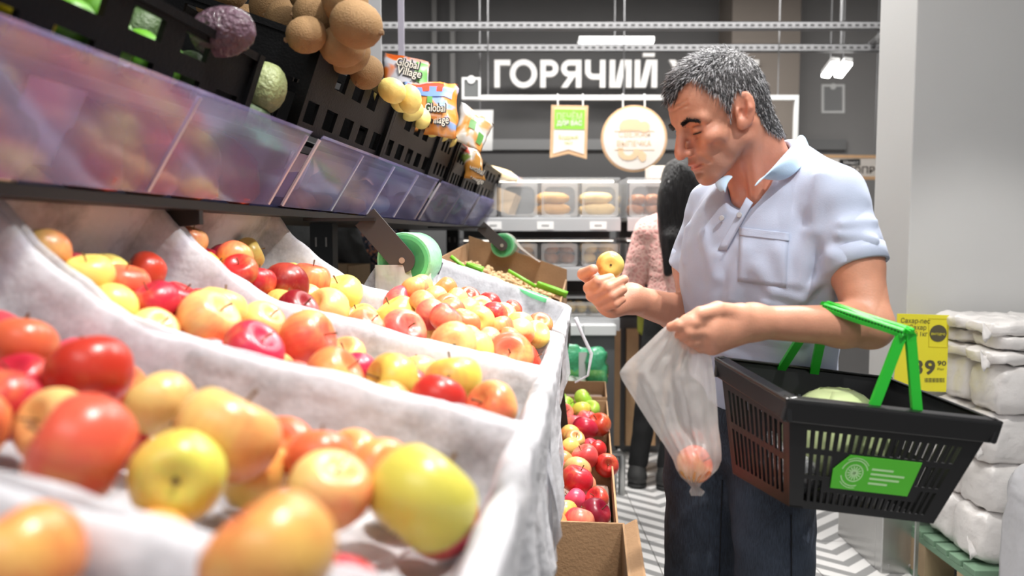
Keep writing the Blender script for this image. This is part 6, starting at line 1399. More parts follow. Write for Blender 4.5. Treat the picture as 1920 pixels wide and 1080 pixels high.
# collar: inner edge hugs the neck, outer edge lies on the shirt
def neckf(P): return np.minimum(skin_sdf(P) - 0.006, shirt_solid(P) - 0.004)
inn = [(1496, 255, 1.575), (1492, 266, 1.53), (1478, 282, 1.475), (1460, 301, 1.43), (1436, 328, 1.395), (1410, 356, 1.39)]
out = [(1520, 278, 1.60), (1516, 296, 1.535), (1504, 312, 1.48), (1488, 328, 1.435), (1464, 341, 1.40), (1440, 332, 1.40)]
rows = []
for (a, c) in zip(inn, out):
    p = at(*a); q = at(*c)
    t1 = trace(c[0], c[1], shirt_solid, 0.007)
    if abs(t1.y - q.y) < 0.09: q = t1
    row = []
    for k in range(7):
        e = k / 6; m_ = p.lerp(q, e) + ZV * (0.010 * math.sin(math.pi * min(1, e * 1.3)) if e < 0.77 else 0) - bd * 0 + Vector((0, -0.006 * math.sin(math.pi * e), 0))
        row.append(m_)
    rows.append(row)
b = MB(); b.grid(rows); b.build('collar', COLLAR, man, smooth=True, solid=0.004, sub=2)
inn2 = [(1376, 331, 1.44), (1367, 338, 1.43), (1362, 350, 1.425), (1360, 364, 1.425)]; out2 = [(1352, 334, 1.50), (1338, 341, 1.47), (1343, 352, 1.45), (1352, 361, 1.435)]
rows = [[at(*a).lerp(at(*c), k / 4) + Vector((0, -0.004 * math.sin(math.pi * k / 4), 0.004 * math.sin(math.pi * k / 4))) for k in range(5)] for a, c in zip(inn2, out2)]
b = MB(); b.grid(rows); b.build('collar', COLLAR, man, smooth=True, solid=0.004, sub=2)
# ---- jeans and shoes
def jeans_mat():
    m = mat('dark_denim', (0.028, 0.036, 0.052), 0.85); N = m.node_tree.nodes; L = m.node_tree.links
    tc = N.new('ShaderNodeTexCoord'); n = N.new('ShaderNodeTexNoise'); n.inputs['Scale'].default_value = 7; n.inputs['Detail'].default_value = 6; L.new(tc.outputs['Object'], n.inputs['Vector'])
    mp = N.new('ShaderNodeMapping'); mp.inputs['Scale'].default_value = (420, 420, 60); L.new(tc.outputs['Object'], mp.inputs[0]); n2 = N.new('ShaderNodeTexNoise'); n2.inputs['Scale'].default_value = 1; L.new(mp.outputs[0], n2.inputs['Vector'])
    ad = N.new('ShaderNodeMath'); ad.operation = 'MULTIPLY_ADD'; ad.inputs[1].default_value = 0.5; L.new(n2.outputs['Fac'], ad.inputs[0]); L.new(n.outputs['Fac'], ad.inputs[2])
    r = N.new('ShaderNodeValToRGB'); e = r.color_ramp.elements; e[0].position = 0.55; e[0].color = (0.016, 0.020, 0.030, 1); e[1].position = 0.98; e[1].color = (0.060, 0.080, 0.12, 1); L.new(ad.outputs[0], r.inputs[0]); L.new(r.outputs[0], N['Principled BSDF'].inputs['Base Color'])
    bp = N.new('ShaderNodeBump'); bp.inputs['Strength'].default_value = 0.2; bp.inputs['Distance'].default_value = 0.003; L.new(n2.outputs['Fac'], bp.inputs['Height']); L.new(bp.outputs['Normal'], N['Principled BSDF'].inputs['Normal']); return m
DEN = jeans_mat()
HR, KR, AR = at(1322, 810, 1.73), at(1312, 1160, 1.69), at(1318, 1460, 1.76); AR.z = 0.1
HL, KL, AL = at(1446, 810, 1.60), at(1452, 1160, 1.525), at(1470, 1480, 1.60); AL.z = 0.1
def jeans_sdf(P):
    d = ell(P, npv(PEL), (0.118, 0.160, 0.15), TM)
    for h_, k_, a_ in ((HR, KR, AR), (HL, KL, AL)):
        d = smin(d, cap(P, npv(h_), npv(k_), 0.096, 0.078), 0.03); d = smin(d, cap(P, npv(k_), npv(a_), 0.078, 0.062), 0.02)
    d = d + 0.004 * vnoise(P * np.array([1, 1, 1.6], dtype=np.float32), 30, 8) + 0.002 * vnoise(P, 80, 2)
    return smax(smax(d, P[:, 2] - 1.0, 0.006), 0.035 - P[:, 2], 0.01)
V, F = sdf_mesh(jeans_sdf, (0.1, 1.25, 0.0), (0.85, 2.0, 1.02), 0.006, B=10)
jn = raw_mesh('jeans', V, F, DEN, man)
def seam(pts, f=jeans_sdf):
    P = [trace(x, y, f, 0.0012) for x, y in pts]; b = MB(); b.tube(P, 0.0016, 5); b.build('side_seam', mat('seam_dark', (0.012, 0.014, 0.02), 0.9), jn)
seam([(1484, y) for y in range(965, 1100, 9)]); seam([(1355 - (y - 870) * 0.03, y) for y in range(900, 1100, 12)])
SHOEM = mat('man_shoe_leather', (0.03, 0.02, 0.015), 0.4)
for a_ in (AR, AL):
    def shoe(P, a_=a_):
        d = cap(P, npv(a_ + bd * -0.03 - ZV * 0.05), npv(a_ + bd * 0.15 - ZV * 0.062), 0.046, 0.036); d = smin(d, cap(P, npv(a_ - ZV * 0.05), npv(a_ + ZV * 0.01), 0.05, 0.055), 0.03)
        return smax(d, 0.004 - P[:, 2], 0.003)
    V, F = sdf_mesh(shoe, npv(a_) - np.array([0.3, 0.3, 0.12]), npv(a_) + np.array([0.3, 0.3, 0.12]), 0.006); raw_mesh('shoe', V, F, SHOEM, man)
# ---- hair, brows, lashes
HAIRD = mat('hair_dark', (0.022, 0.021, 0.023), 0.4); HAIRG = mat('hair_silver', (0.5, 0.5, 0.52), 0.4); HAIRM_ = mat('hair_mid_grey', (0.10, 0.10, 0.107), 0.4)
cap_prof = lambda x, y: np.interp(x, [-0.11, -0.075, -0.05, -0.030, -0.018, 0.004, 0.010, 0.026, 0.032, 0.05, 0.064, 0.082, 0.094, 0.11], [-0.085, -0.078, -0.055, 0.004, 0.036, 0.032, -0.006, -0.010, 0.03, 0.062, 0.098, 0.094, 0.082, 0.08])
def scalp_sdf(P): return smin(head_sdf(P), cap(P, npv(H(-0.040, 0, -0.012)), npv(NB + Vector((0, 0, -0.03))), 0.057, 0.066), 0.028)
V, F = sdf_mesh(scalp_sdf, (0.1, 1.2, 1.3), (0.75, 1.9, 1.72), 0.0035, B=12)
HV = ((V - np.array(HO)) @ HM) / HS
zl = cap_prof(HV[:, 0], HV[:, 1]); fr = np.clip((np.abs(HV[:, 1]) - 0.012) / 0.03, 0, 1); fx = np.clip((HV[:, 0] - 0.05) / 0.02, 0, 1)
zl = zl - (1 - fr) * fx * 0.012
earm = ((HV[:, 0] + 0.003) / 0.026) ** 2 + ((HV[:, 2] - 0.003) / 0.038) ** 2 > 1
earm |= np.abs(HV[:, 1]) < 0.06
msk = (HV[:, 2] > zl) & earm
me = bpy.data.meshes.new('q'); me.from_pydata(V.tolist(), [], F.tolist()); nr = np.zeros(len(V) * 3); me.vertices.foreach_get('normal', nr); nr = nr.reshape(-1, 3); bpy.data.meshes.remove(me)
if ((V - np.array(HO)) * nr).sum() < 0: nr = -nr
keep = msk[F].all(1); idx = np.unique(F[keep]); mp = -np.ones(len(V), int); mp[idx] = np.arange(len(idx))
inset = np.clip((HV[:, 2] - zl) / 0.012, 0, 1)
hair = raw_mesh('hair', (V + nr * (0.001 + 0.0045 * inset[:, None]))[idx], mp[F[keep]], mat('hair_base', (0.035, 0.033, 0.035), 0.6, var=0.5, vscale=120, bump=0.6, bscale=300), man)
rgn = np.random.RandomState(3)
def strands(name, roots, dirs, lens, width, mats_, mi, par):
    n = len(roots); segs = 3; vs = []; fs = []; mis = []
    side = np.cross(dirs, rgn.normal(size=(n, 3))); side /= np.linalg.norm(side, axis=1)[:, None]; s2 = np.cross(dirs, side)
    base = []
    for k in range(segs):
        q = k / segs; w = width * (1 - 0.55 * q)
        c = roots + dirs * (lens * q)[:, None] - np.array([0, 0, 1.0])[None] * (lens * q * q * 0.28)[:, None]
        for a in range(3): base.append(c + side * w * math.cos(a * 2.094) + s2 * w * math.sin(a * 2.094))
    tip = roots + dirs * lens[:, None] - np.array([0, 0, 1.0])[None] * (lens * 0.28)[:, None]
    base.append(tip); A_ = np.stack(base, 1); m_ = A_.shape[1]; V_ = A_.reshape(-1, 3)
    f1 = []
    for k in range(segs - 1):
        for a in range(3): f1.append((k * 3 + a, k * 3 + (a + 1) % 3, (k + 1) * 3 + (a + 1) % 3, (k + 1) * 3 + a))
    t1 = [((segs - 1) * 3 + a, (segs - 1) * 3 + (a + 1) % 3, m_ - 1) for a in range(3)]
    Fq = (np.array(f1)[None] + (np.arange(n) * m_)[:, None, None]).reshape(-1, 4).tolist(); Ft = (np.array(t1)[None] + (np.arange(n) * m_)[:, None, None]).reshape(-1, 3).tolist()
    o = raw_mesh(name, V_, Fq + Ft, mats_, par)
    mm = np.concatenate([np.repeat(mi, len(f1)), np.repeat(mi, 3)]).astype(np.int32); o.data.polygons.foreach_set('material_index', mm); return o
cand = np.where(msk)[0]; N_ = 15000; pick = rgn.choice(cand, N_); lx = HV[pick]
roots = V[pick] + nr[pick] * 0.003 + rgn.normal(size=(N_, 3)) * 0.0016
loc = np.zeros((N_, 3)); side_ = np.sign(lx[:, 1]) * np.clip(np.abs(lx[:, 1]) / 0.06, 0, 1)
top_ = np.clip((lx[:, 2] - 0.07) / 0.05, 0, 1); back_ = np.clip(-lx[:, 0] / 0.09, 0, 1)
loc[:, 0] = 0.9 * top_ + 0.45 * (1 - top_) * (1 - back_); loc[:, 2] = -0.9 * (1 - top_) - 0.15; loc[:, 1] = 0.25 * side_ * top_
loc += rgn.normal(size=(N_, 3)) * 0.22
dirs = loc @ HM.T + nr[pick] * (0.42 + 0.25 * top_[:, None]); dirs /= np.linalg.norm(dirs, axis=1)[:, None]
lens = rgn.uniform(0.010, 0.020, N_) * (0.75 + 0.6 * top_); lens[lx[:, 2] < 0.02] *= 0.6
grey = 0.46 + 0.1 * np.clip(lx[:, 2] / 0.1, 0, 1) - 0.30 * np.clip((lx[:, 0] - 0.045) / 0.03, 0, 1)
u = rgn.uniform(size=N_); mi = np.where(u < grey, 1, np.where(u < grey + 0.25, 2, 0))
strands('hair_strands', roots, dirs, lens, 0.00055, [HAIRD, HAIRG, HAIRM_], mi, hair)['kind'] = 'stuff'
for sgn in (1, -1):
    t = rgn.uniform(size=420); x = np.interp(t, [0, 0.6, 1], [0.0985, 0.090, 0.0755]); y = np.interp(t, [0, 1], [0.014, 0.052]); z = np.interp(t, [0, 0.5, 1], [0.0185, 0.0255, 0.0165]) + rgn.normal(size=420) * 0.0023
    Lc = np.stack([x, y * sgn, z], 1); W_ = np.array(HO)[None] + (Lc * HS) @ HM.T
    # push the roots onto the skin
    for _ in range(6): 
        e_ = head_sdf(W_.astype(np.float32)); W_ = W_ - np.array(hf)[None] * (-(e_ + 0.0005))[:, None] * -1 * -1 if False else W_ - np.array(hf)[None] * (e_ - 0.0002)[:, None]
    dl = np.stack([np.full(420, -0.25), np.full(420, 0.9 * sgn), np.full(420, 0.12) - 0.5 * (t - 0.5)], 1) + rgn.normal(size=(420, 3)) * 0.15; dl = dl @ HM.T + np.array(hf)[None] * 0.45; dl /= np.linalg.norm(dl, axis=1)[:, None]
    strands('eyebrow', W_, dl, rgn.uniform(0.005, 0.009, 420), 0.0005, [HAIRD], np.zeros(420), man)
    pts = []
    for k in range(9):
        q = k / 8; p = H(0.0925 - 0.009 * q - 0.002 * (1 - q) + 0.003 * math.sin(math.pi * q), sgn * (0.021 + 0.026 * q), -0.0055 - 0.0005 * math.sin(math.pi * q)); 
        e_ = float(head_sdf(np.array([p[:]], dtype=np.float32))[0]); pts.append(p - hf * (e_ - 0.0006))
    b = MB(); b.tube(pts, [0.0006] + [0.0011] * 7 + [0.0006], 6); b.build('eyelashes', HAIRD, man)
# apple he looks at
apple(apple_c, 0.058, 'yellow', 'yellow apple with its hollow end turned to the camera in the raised hand', None, calyx_to=(CAMP - apple_c + Vector((0.1, 0, 0.0))))
# ------------------------------------------------------------------ shopping basket on his arm
bN, bL, bR = at(1480, 752, 1.165), at(1350, 676, 1.43), at(1866, 794, 1.20); bF = bL + bR - bN + Vector((-0.01, 0, 0))
cN, cL, cR = at(1480, 950, 1.195), at(1374, 888, 1.39), at(1750, 982, 1.215); cF = cL + cR - cN
BKT = mat('basket_black', (0.010, 0.010, 0.011), 0.34, var=0.15)
bk = thing('shopping_basket', 'black plastic shopping basket with green handles hanging on the man\'s forearm', 'basket', (cN + cF) / 2)
cen = (bN + bF + cN + cF) / 4
def bil(q, u, v): return (q[0] * (1 - u) + q[1] * u) * (1 - v) + (q[3] * (1 - u) + q[2] * u) * v
def netpanel(name, quad, slots, th, par, m):
    n = (quad[1] - quad[0]).cross(quad[3] - quad[0]).normalized()
    if n.dot(cen - quad[0]) < 0: n = -n
    n = n * th; us = sorted({0.0, 1.0} | {round(s[i], 4) for s in slots for i in (0, 1)}); b = MB()
    for i in range(len(us) - 1):
        u0, u1 = us[i], us[i + 1]; um = (u0 + u1) / 2
        cuts = sorted([(s[2], s[3]) for s in slots if s[0] < um < s[1]]); v = 0.0; seg = []
        for a, c in cuts: seg.append((v, a)); v = c
        seg.append((v, 1.0))
        for a, c in seg:
            if c - a < 1e-4: continue
            p = [bil(quad, u0, c), bil(quad, u1, c), bil(quad, u1, a), bil(quad, u0, a)]
            b.hexa(p + [x + n for x in p])
    return b.build(name, m, par)
def sl(cols, n, v0, v1, w=0.56): return [((i + 0.5 - w / 2) / n, (i + 0.5 + w / 2) / n, v0, v1) for i in cols]
NF = 24
fr_ = sl(range(2, 22), NF, 0.25, 0.42) + sl(range(2, 6), NF, 0.47, 0.67) + sl(range(18, 22), NF, 0.47, 0.67) + sl(range(2, 5), NF, 0.71, 0.93) + sl(range(19, 22), NF, 0.71, 0.93) + sl(range(5, 19), NF, 0.82, 0.93)
netpanel('front_panel', (bN, bR, cR, cN), fr_, 0.004, bk, BKT)
netpanel('back_panel', (bL, bF, cF, cL), sl(range(2, 22), NF, 0.22, 0.42) + sl(range(2, 22), NF, 0.5, 0.9), 0.004, bk, BKT)
sd_ = sl(range(1, 13), 14, 0.24, 0.52) + sl(range(1, 13), 14, 0.58, 0.9)
netpanel('side_panel', (bL, bN, cN, cL), sd_, 0.004, bk, BKT); netpanel('side_panel', (bR, bF, cF, cR), sd_, 0.004, bk, BKT)
b = MB(); up = (bN - cN).normalized() * 0.004; b.hexa([cN, cR, cF, cL, cN + up, cR + up, cF + up, cL + up]); b.build('base_panel', BKT, bk)
rim = MB()
def rimbar(P, Q, M_, h=0.032):
    o_ = (P + Q) / 2 - (bN + bF) / 2; dn = (M_ - (P + Q) / 2).normalized(); d = (Q - P).normalized(); ow = d.cross(dn).normalized(); ow = ow if ow.dot(o_) > 0 else -ow
    P, Q = P - d * 0.007, Q + d * 0.007
    a = [P - ow * 0.002 + dn * h, P + ow * 0.009 + dn * h, Q + ow * 0.009 + dn * h, Q - ow * 0.002 + dn * h]; rim.hexa(a + [x - dn * (h + 0.003) for x in a])
    a = [P - ow * 0.012, P + ow * 0.009, Q + ow * 0.009, Q - ow * 0.012]; rim.hexa([x - dn * 0.002 for x in a] + [x - dn * 0.007 for x in a])
rimbar(bN, bR, (cN + cR) / 2); rimbar(bR, bF, (cR + cF) / 2); rimbar(bF, bL, (cF + cL) / 2); rimbar(bL, bN, (cL + cN) / 2)
rim.build('rim', BKT, bk, bevel=0.003)
# sticker
n = (bR - bN).cross(cN - bN).normalized(); n = n if n.dot(cen - bN) < 0 else -n
fq = (bN, bR, cR, cN); ST_ = lambda u, v, e=0.001: bil(fq, u, v) + n * e
b = MB(); pl = [ST_(0.25, 0.765), ST_(0.25, 0.585), ST_(0.335, 0.435), ST_(0.735, 0.435), ST_(0.735, 0.765)]
st = MB().prism(pl, n * 0.0012).build('sticker', mat('sticker_green', (0.09, 0.52, 0.03), 0.45), bk)
PR = mat('sticker_print', (0.50, 0.80, 0.40), 0.5)
sc = ST_(0.375, 0.60, 0.0026); au = (bR - bN).normalized(); av = n.cross(au).normalized()
def ring(r0, r1, a0, a1, k=20):
    b = MB(); P = []; 
    for i in range(k + 1): a = a0 + (a1 - a0) * i / k; P.append((sc + (au * math.cos(a) + av * math.sin(a)) * r0, sc + (au * math.cos(a) + av * math.sin(a)) * r1))
    b.grid([[p, q] for p, q in P]); return b.build('emblem_arc', PR, st)
ring(0.0215, 0.0235, 0.3, 2.9); ring(0.0215, 0.0235, 3.4, 6.1); ring(0.0135, 0.0155, 0, 6.283); ring(0.0255, 0.027, 0.6, 2.2); ring(0.0255, 0.027, 3.8, 5.4)
for k in range(7):
    a = k * 0.45; e = (au * math.cos(a) + av * math.sin(a)); w = e.cross(n) * 0.0011; b = MB(); b.add([sc - e * 0.012 - w, sc + e * 0.012 - w, sc + e * 0.012 + w, sc - e * 0.012 + w], [(0, 1, 2, 3)]); b.build('emblem_stroke', PR, st)
for k, (w0, w1) in enumerate(((0.0, 0.6), (0.0, 0.95), (0.0, 0.85), (0.0, 0.55))):
    u0 = 0.47; v = 0.535 + k * 0.045; b = MB(); b.add([ST_(u0 + 0.21 * w0, v, 0.0026), ST_(u0 + 0.21 * w1, v, 0.0026), ST_(u0 + 0.21 * w1, v + 0.02, 0.0026), ST_(u0 + 0.21 * w0, v + 0.02, 0.0026)], [(0, 1, 2, 3)]); b.build('text_line', PR, st)
# handles: two hoops across the basket meeting over the forearm
def strap(pts, w, th, m, par, name, wdir):
    """flat ribbon bar"""
    rows = []; pts = [Vector(p) for p in pts]
    for i, p in enumerate(pts):
        t = (pts[min(i + 1, len(pts) - 1)] - pts[max(0, i - 1)]).normalized(); wd = Vector(wdir); wd = (wd - t * wd.dot(t)).normalized(); nn = t.cross(wd)
        rows.append([p + wd * w + nn * th, p - wd * w + nn * th, p - wd * w - nn * th, p + wd * w - nn * th])
    b = MB(); b.grid(rows, closed_v=True); k = len(rows) - 1; b.f += [(3, 2, 1, 0), (k * 4, k * 4 + 1, k * 4 + 2, k * 4 + 3)]; b.mi += [0, 0]
    return b.build(name, m, par, bevel=0.002)
def curve(P, n=8):
    P = [Vector(p) for p in P]; o_ = []
    for i in range(len(P) - 1):
        a, b_, c, d = P[max(0, i - 1)], P[i], P[i + 1], P[min(len(P) - 1, i + 2)]
        for k in range(n):
            t = k / n; o_.append(0.5 * ((2 * b_) + (c - a) * t + (2 * a - 5 * b_ + 4 * c - d) * t * t + (3 * b_ - a - 3 * c + d) * t ** 3))
    o_.append(P[-1]); return o_
HG = mat('handle_green', (0.02, 0.50, 0.03), 0.38, bump=0.05, bscale=150)
fl1, fl2 = bil((bL, bF, cF, cL), 0.36, 0.02), bil((bL, bF, cF, cL), 0.56, 0.02)
nl1, nl2 = bil(fq, 0.40, 0.06) - n * 0.004, bil(fq, 0.635, 0.06) - n * 0.004
g1a, g1b, g2a, g2b = at(1538, 577, 1.29), at(1690, 628, 1.20), at(1553, 570, 1.29), at(1706, 620, 1.20)
axl = (bR - bN).normalized()
h1 = curve([fl1, fl1.lerp(g1a, 0.85), g1a, g1a.lerp(g1b, 0.5), g1b, nl1.lerp(g1b, 0.9), nl1], 8); h2 = curve([fl2, fl2.lerp(g2a, 0.85), g2a, g2a.lerp(g2b, 0.5), g2b, nl2.lerp(g2b, 0.88), nl2], 8)
strap(h1, 0.0085, 0.0032, HG, bk, 'handle', axl); strap(h2, 0.0085, 0.0032, HG, bk, 'handle', axl)
def gripbar(a, c, nm):
    d = (c - a); b = MB(); w = Vector((1, 0, 0)) - d.normalized() * d.normalized().x; w.normalize(); u = d.normalized().cross(w); u = u if u.z > 0 else -u
    b.obox(a - w * 0.011 - u * 0.004, w * 0.022, d, u * 0.012) if w.cross(d).dot(u) > 0 else b.obox(a + w * 0.011 - u * 0.004, -w * 0.022, d, u * 0.012)
    o = b.build(nm, HG, bk, bevel=0.003)
    b = MB(); k = 26
    for i in range(k):
        p = a + d * ((i + 0.25) / k) - w * 0.0112 + u * 0.0005; b.obox(p, -w * 0.001, d * (0.5 / k), u * 0.006) if (-w).cross(d).dot(u) > 0 else b.obox(p, d * (0.5 / k), -w * 0.001, u * 0.006)
    q = b.build('grip_teeth', mat('handle_green_dark', (0.008, 0.18, 0.015), 0.6), o); q['kind'] = 'stuff'
gripbar(g1a.lerp(g2a, 0.5), g1b.lerp(g2b, 0.5), 'grip')
for p in (nl1, nl2):
    b = MB(); b.lathe([(0.0, 0.006), (0.006, 0.006), (0.008, 0)], 12, p + n * 0.006, n); b.build('pivot', BKT, bk)
# contents
bot = (cN + cF) / 2; cb = bil((bN, bR, bF, bL), 0.42, 0.4); base_at = lambda u, v: bil((cN, cR, cF, cL), u, v) + up
c0 = base_at(0.56, 0.52) + (bN - cN).normalized() * 0.106
t = thing('cabbage', 'pale green cabbage lying in the shopping basket', 'cabbage', c0)
CAB = mat('cabbage_leaf', (0.66, 0.78, 0.40), 0.55, var=0.12, vscale=14, bump=0.4, bscale=25)
b = MB(); b.grid(pillow(c0, (0.088, 0, 0), (0, 0.068, 0), (0, 0, 0.092), 2.05, 18, noise=0.003), closed_v=True); b.build('heart', CAB, t, smooth=True)
for k in range(5):
    a0 = k * 1.26; rows = []
    for i in range(9):
        th = -0.5 + 1.75 * i / 8; row = []
        for j in range(9):
            ph = a0 + (j / 8 - 0.5) * 1.7; q = Vector((0.0895 * math.cos(th) * math.cos(ph), 0.0695 * math.cos(th) * math.sin(ph), 0.0935 * math.sin(th)))
            row.append(c0 + q * (1.008 + 0.008 * k * 0.4 + 0.008 * math.sin(j * 2.1 + i)) )
        rows.append(row)
    b = MB(); b.grid(rows); b.build('outer_leaf', CAB, t, smooth=True, solid=0.0015)
b = MB(); p = base_at(0.2, 0.45) + ZV * 0.05; b.grid(pillow(p, bR.lerp(bN, 0) - bN and (bR - bN).normalized() * 0.05, (bL - bN).normalized() * 0.06, ZV * 0.045, 2.8, 10, noise=0.012, seed=4), closed_v=True)
tag(b.build('foil_pack', mat('foil_silver', (0.7, 0.7, 0.72), 0.25, 0.8, bump=0.5, bscale=60), None, smooth=True), 'crumpled silver foil pack at the left end of the shopping basket', 'packet')
b = MB(); o_ = base_at(0.05, 0.62); b.obox(o_ + ZV * 0.012, (bR - bN).normalized() * 0.12, (bL - bN).normalized() * 0.07, ZV * 0.022); tag(b.build('snack_packet', mat('packet_bright', (0.85, 0.72, 0.1), 0.4, var=0.6, vscale=18), None, bevel=0.004), 'flat yellow packet low in the left end of the basket', 'packet')
# ------------------------------------------------------------------ clear bag in his left hand
BAGF = film('milky_bag_film', (0.90, 0.86, 0.83), 0.66, rough=0.2, gloss=0.35, translu=0.45, bump=0.5, bscale=28)
RW = [(596, 1270, 1294), (606, 1255, 1302), (622, 1236, 1315), (650, 1207, 1328), (678, 1176, 1335), (698, 1161, 1338), (712, 1166, 1341), (735, 1180, 1343), (765, 1199, 1345), (800, 1221, 1347), (835, 1246, 1352), (862, 1262, 1353), (880, 1268, 1346), (895, 1277, 1331), (906, 1290, 1316), (914, 1296, 1312), (922, 1292, 1322), (930, 1296, 1316)]
t = thing('plastic_bag', 'milky clear plastic bag with an apple hanging from his left hand', 'bag', at(1300, 930, 1.215))
def bagpt(q, e, sgn):
    ys = [r[0] for r in RW]; y = np.interp(q * (len(RW) - 1), range(len(RW)), ys); xl = np.interp(q * (len(RW) - 1), range(len(RW)), [r[1] for r in RW]); xr = np.interp(q * (len(RW) - 1), range(len(RW)), [r[2] for r in RW])
    x = xl + (xr - xl) * e; lobe = math.sin(math.pi * e) ** 0.6
    th = 0.008 + 0.034 * math.exp(-((y - 862) / 42) ** 2) + 0.012 * math.exp(-((y - 720) / 120) ** 2)
    Y = 1.212 + sgn * th * lobe
    fold = 0.0085 * math.sin(e * 15 + (y - 600) * 0.004) * min(1, (y - 590) / 120) * math.exp(-((y - 760) / 130) ** 2) + 0.004 * math.sin(e * 34 + y * 0.02)
    p = at(x, y, Y + fold * lobe)
    return p + mnoise.noise_vector(p * 30 + Vector((0, sgn * 3, 0))) * 0.004 * lobe
n1, n2 = 60, 34
for sgn, nm in ((-1, 'front_film'), (1, 'rear_film')):
    b = MB(); b.grid([[bagpt(i / n1, j / n2, sgn) for j in range(n2 + 1)] for i in range(n1 + 1)]); b.build(nm, BAGF, t, smooth=True)
apple(at(1302, 870, 1.213), 0.062, 'orange', 'orange red apple at the bottom of the milky plastic bag', None)
# ------------------------------------------------------------------ sugar packs on a green pallet, price sign
PALG = mat('pallet_green', (0.18, 0.30, 0.20), 0.8, var=0.25, vscale=12, bump=0.2)
PX, PY = 1.385, 2.36
for lvl, lb in ((0, 'worn green wooden pallet under the stack of white sugar packs'),):
    z = 0.002; t = thing('pallet', lb, 'pallet', (PX + 0.4, PY + 0.2, z))
    for i in range(5):
        b = MB(); b.box((PX + 0.12, PY + i * 0.08, z + 0.165), (PX + 0.95, PY + i * 0.08 + 0.065, z + 0.186)); b.build('deck_board', PALG, t, bevel=0.002)
    for x in (PX + 0.12, PX + 0.48, PX + 0.84):
        for y in (PY, PY + 0.29): 
            b = MB(); b.box((x, y, z + 0.021), (x + 0.11, y + 0.095, z + 0.143)); b.build('block', mat('pallet_block', (0.45, 0.33, 0.2), 0.85, var=0.2), t)
        b = MB(); b.box((x, PY, z + 0.1435), (x + 0.11, PY + 0.385, z + 0.1645)); b.build('stringer', PALG, t)
        b = MB(); b.box((x, PY, z), (x + 0.11, PY + 0.385, z + 0.0205)); b.build('bottom_board', PALG, t)
SUG = mat('sugar_film', (0.82, 0.79, 0.77), 0.3, var=0.06, vscale=9, bump=0.7, bscale=22, coat=0.3)
zz = 0.19
rows_ = [(0.175, 0.205), (0.17, 0.205), (0.17, 0.2), (0.165, 0.21), (0.05, 0.23), (0.05, 0.22), (0.05, 0.24)]
nm = ['bottom', 'second', 'third', 'fourth', 'fifth', 'sixth', 'top']
for li, (h_, w_) in enumerate(rows_):
    for fy in range(2):
        for i in range(3):
            x = PX + 0.145 + 0.002 * li + (0.02 if li % 2 else 0) + i * w_ + w_ / 2 + R.uniform(-.008, .008); y = PY + 0.10 + fy * 0.185 + R.uniform(-.01, .01)
            b = MB(); b.grid(pillow((x, y, zz + h_ / 2 + 0.001), (w_ / 2 * 1.02, 0, 0), (0, 0.094, 0), (R.uniform(-.006, .006), 0, h_ / 2), 4.2, 18, noise=0.011, seed=li * 7 + i * 3 + fy), closed_v=True)
            o = b.build('sugar_pack', SUG, None, smooth=True)
            tag(o, 'white film wrapped sugar pack, %s layer, %s row, %s from the left' % (nm[li], 'front' if fy == 0 else 'rear', ['first', 'second', 'third'][i]), 'sugar pack', 'sugar packs stacked on the green pallet')
            if (li + i) % 2 == 0 and fy == 0:
                e = MB(); c = Vector((x - w_ * 0.5, y - 0.05, zz + h_ * 0.3)); rows2 = [[c + Vector((-0.02 * u + 0.004, -0.012 + 0.02 * (v - .5), 0.03 * (v - 0.5) * (1 + u))) + mnoise.noise_vector(c * 9 + Vector((u * 3, v * 3, 0))) * 0.008 for v in (0, .25, .5, .75, 1)] for u in (0, .4, .8, 1.2)]
                e.grid(rows2); e.build('film_tail', SUG, o, smooth=True, solid=0.001)
    zz += h_ - (0.004 if h_ > 0.1 else 0.002)
b = MB(); p = at(1905, 960, 2.05); rows2 = []
for i in range(14):
    row = []
    for j in range(10):
        z = 0.003 + 0.5 * i / 13; x = p.x - 0.025 + 0.012 * math.sin(i * 0.9) + 0.05 * (1 - i / 13) * 0 ; q = Vector((1.375 + 0.02 * j + 0.012 * math.sin(i * 1.3 + j), 2.05 - 0.012 * math.cos(j * 1.4 + i * 0.6), z))
        row.append(q)
    rows2.append(row)
t = thing('wrapped_pack', 'grey film wrapped pack standing on the floor at the right edge of the photo', 'pack', (1.45, 2.05, 0))
b = MB(); b.grid(pillow((p.x + 0.145, 2.12, 0.31), (0.1, 0, 0), (0, 0.08, 0), (0, 0, 0.306), 4, 20, noise=0.014, seed=77), closed_v=True); b.build('film', film('grey_wrap', (0.72, 0.72, 0.75), 0.1, rough=0.2, gloss=0.5, translu=0.25, bump=0.8, bscale=18), t, smooth=True)
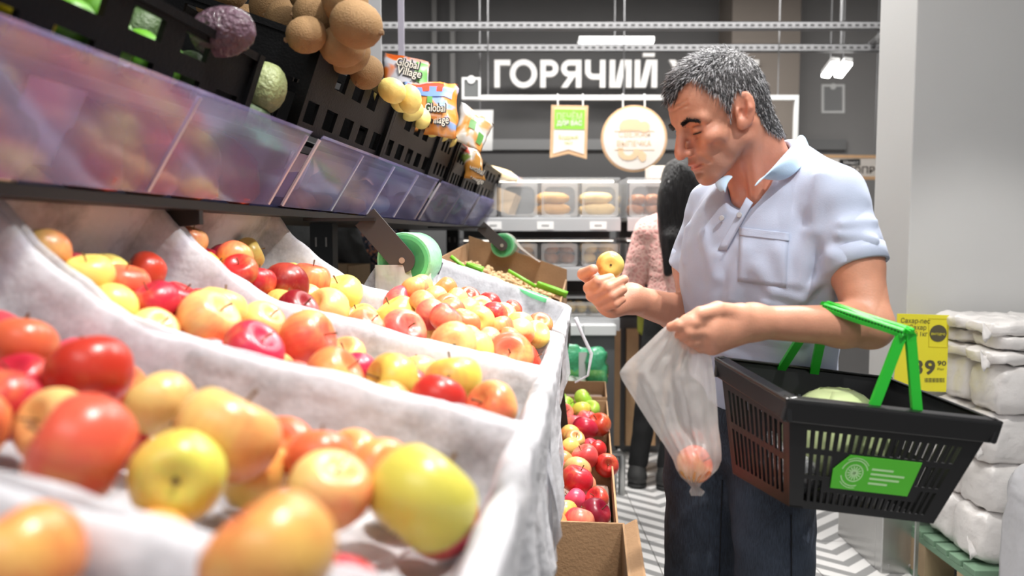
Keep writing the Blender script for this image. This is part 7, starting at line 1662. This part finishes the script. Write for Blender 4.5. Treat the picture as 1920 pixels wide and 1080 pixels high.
# yellow price sign
YS_ = 2.62; YEL_ = mat('price_yellow', (0.86, 0.78, 0.04), 0.5); DI = mat('price_ink', (0.1, 0.09, 0.05), 0.6)
t = thing('price_sign', 'yellow price sign with black lettering standing behind the basket', 'sign', at(1725, 735, YS_))
shp([(1683, 588), (1780, 591), (1774, 735), (1676, 731)], YS_, 0.004, 'board', YEL_, t)
p = at(1730, 731, YS_ + 0.006); b = MB(); b.box((p.x - 0.006, YS_ + 0.0045, 0.001), (p.x + 0.006, YS_ + 0.0125, p.z + 0.1)); b.box((p.x - 0.06, YS_ - 0.04, 0.001), (p.x + 0.06, YS_ + 0.06, 0.006)); b.build('post', STEEL, t)
Xs = (at(1780, 591, YS_) - at(1683, 588, YS_)).normalized(); Zs = (at(1683, 588, YS_) - at(1676, 731, YS_)).normalized()
for w_, x, y, hp_, wd in (('Сахар-пес', 1689, 605, 9, 55), ('ок/Сахар', 1689, 617, 9, 48), ('белый 1кг', 1689, 629, 9, 50)):
    text(w_, 'lettering', at(x, y, YS_ - 0.001), Xs, Zs, hp_ * YS_ / FPX, DI, t, bold=0.004, width=wd * YS_ / FPX)
c = at(1759, 625, YS_ - 0.001); b = MB(); b.lathe([(0, 0), (0.03, 0), (0.03, -0.001)], 28, c, (0, 1, 0)); b.build('round_badge', DI, t)
text('выгодно', 'lettering', at(1746, 628, YS_ - 0.0015), Xs, Zs, 0.0105, YEL_, t, width=26 * YS_ / FPX)
for pts in ([(1741, 597), (1778, 598), (1778, 599), (1741, 598)], [(1741, 650), (1776, 651), (1776, 652), (1741, 651)], [(1741, 598), (1742, 598), (1742, 650), (1741, 650)], [(1777, 599), (1778, 599), (1777, 651), (1776, 651)]):
    shp(pts, YS_ - 0.0012, 0.001, 'badge_frame', mat('price_ochre', (0.6, 0.5, 0.02), 0.6), t)
text('3', 'lettering', at(1711, 701, YS_ - 0.001), Xs, Zs, 27 * YS_ / FPX, DI, t, bold=0.03, width=19 * YS_ / FPX)
text('9', 'lettering', at(1733, 701, YS_ - 0.001), Xs, Zs, 27 * YS_ / FPX, DI, t, bold=0.03, width=20 * YS_ / FPX)
text('90', 'lettering', at(1757, 685, YS_ - 0.001), Xs, Zs, 9 * YS_ / FPX, DI, t, bold=0.02, width=17 * YS_ / FPX)
text('₽/шт', 'lettering', at(1757, 694, YS_ - 0.001), Xs, Zs, 4.5 * YS_ / FPX, DI, t, width=13 * YS_ / FPX)
for k in range(17):
    x = 1734 + k * 2.2; w_ = (0.7, 1.3, 0.9)[k % 3]; shp([(x, 709), (x + w_, 709), (x + w_, 717), (x, 717)], YS_ - 0.0012, 0.001, 'barcode_bar', DI, t)
# small white ties and cloth hanging at the front corner of the stand
b = MB(); b.tube([S(2.32, -0.05, -0.25), S(2.33, -0.03, -0.3), S(2.31, 0.0, -0.36), S(2.32, -0.01, -0.43), S(2.3, -0.05, -0.45)], [0.007, 0.005, 0.006, 0.004, 0.003], 7)
tag(b.build('cloth_strip', LINER, None, smooth=True), 'twisted white strip dangling from the corner of the walnut box', 'strip')
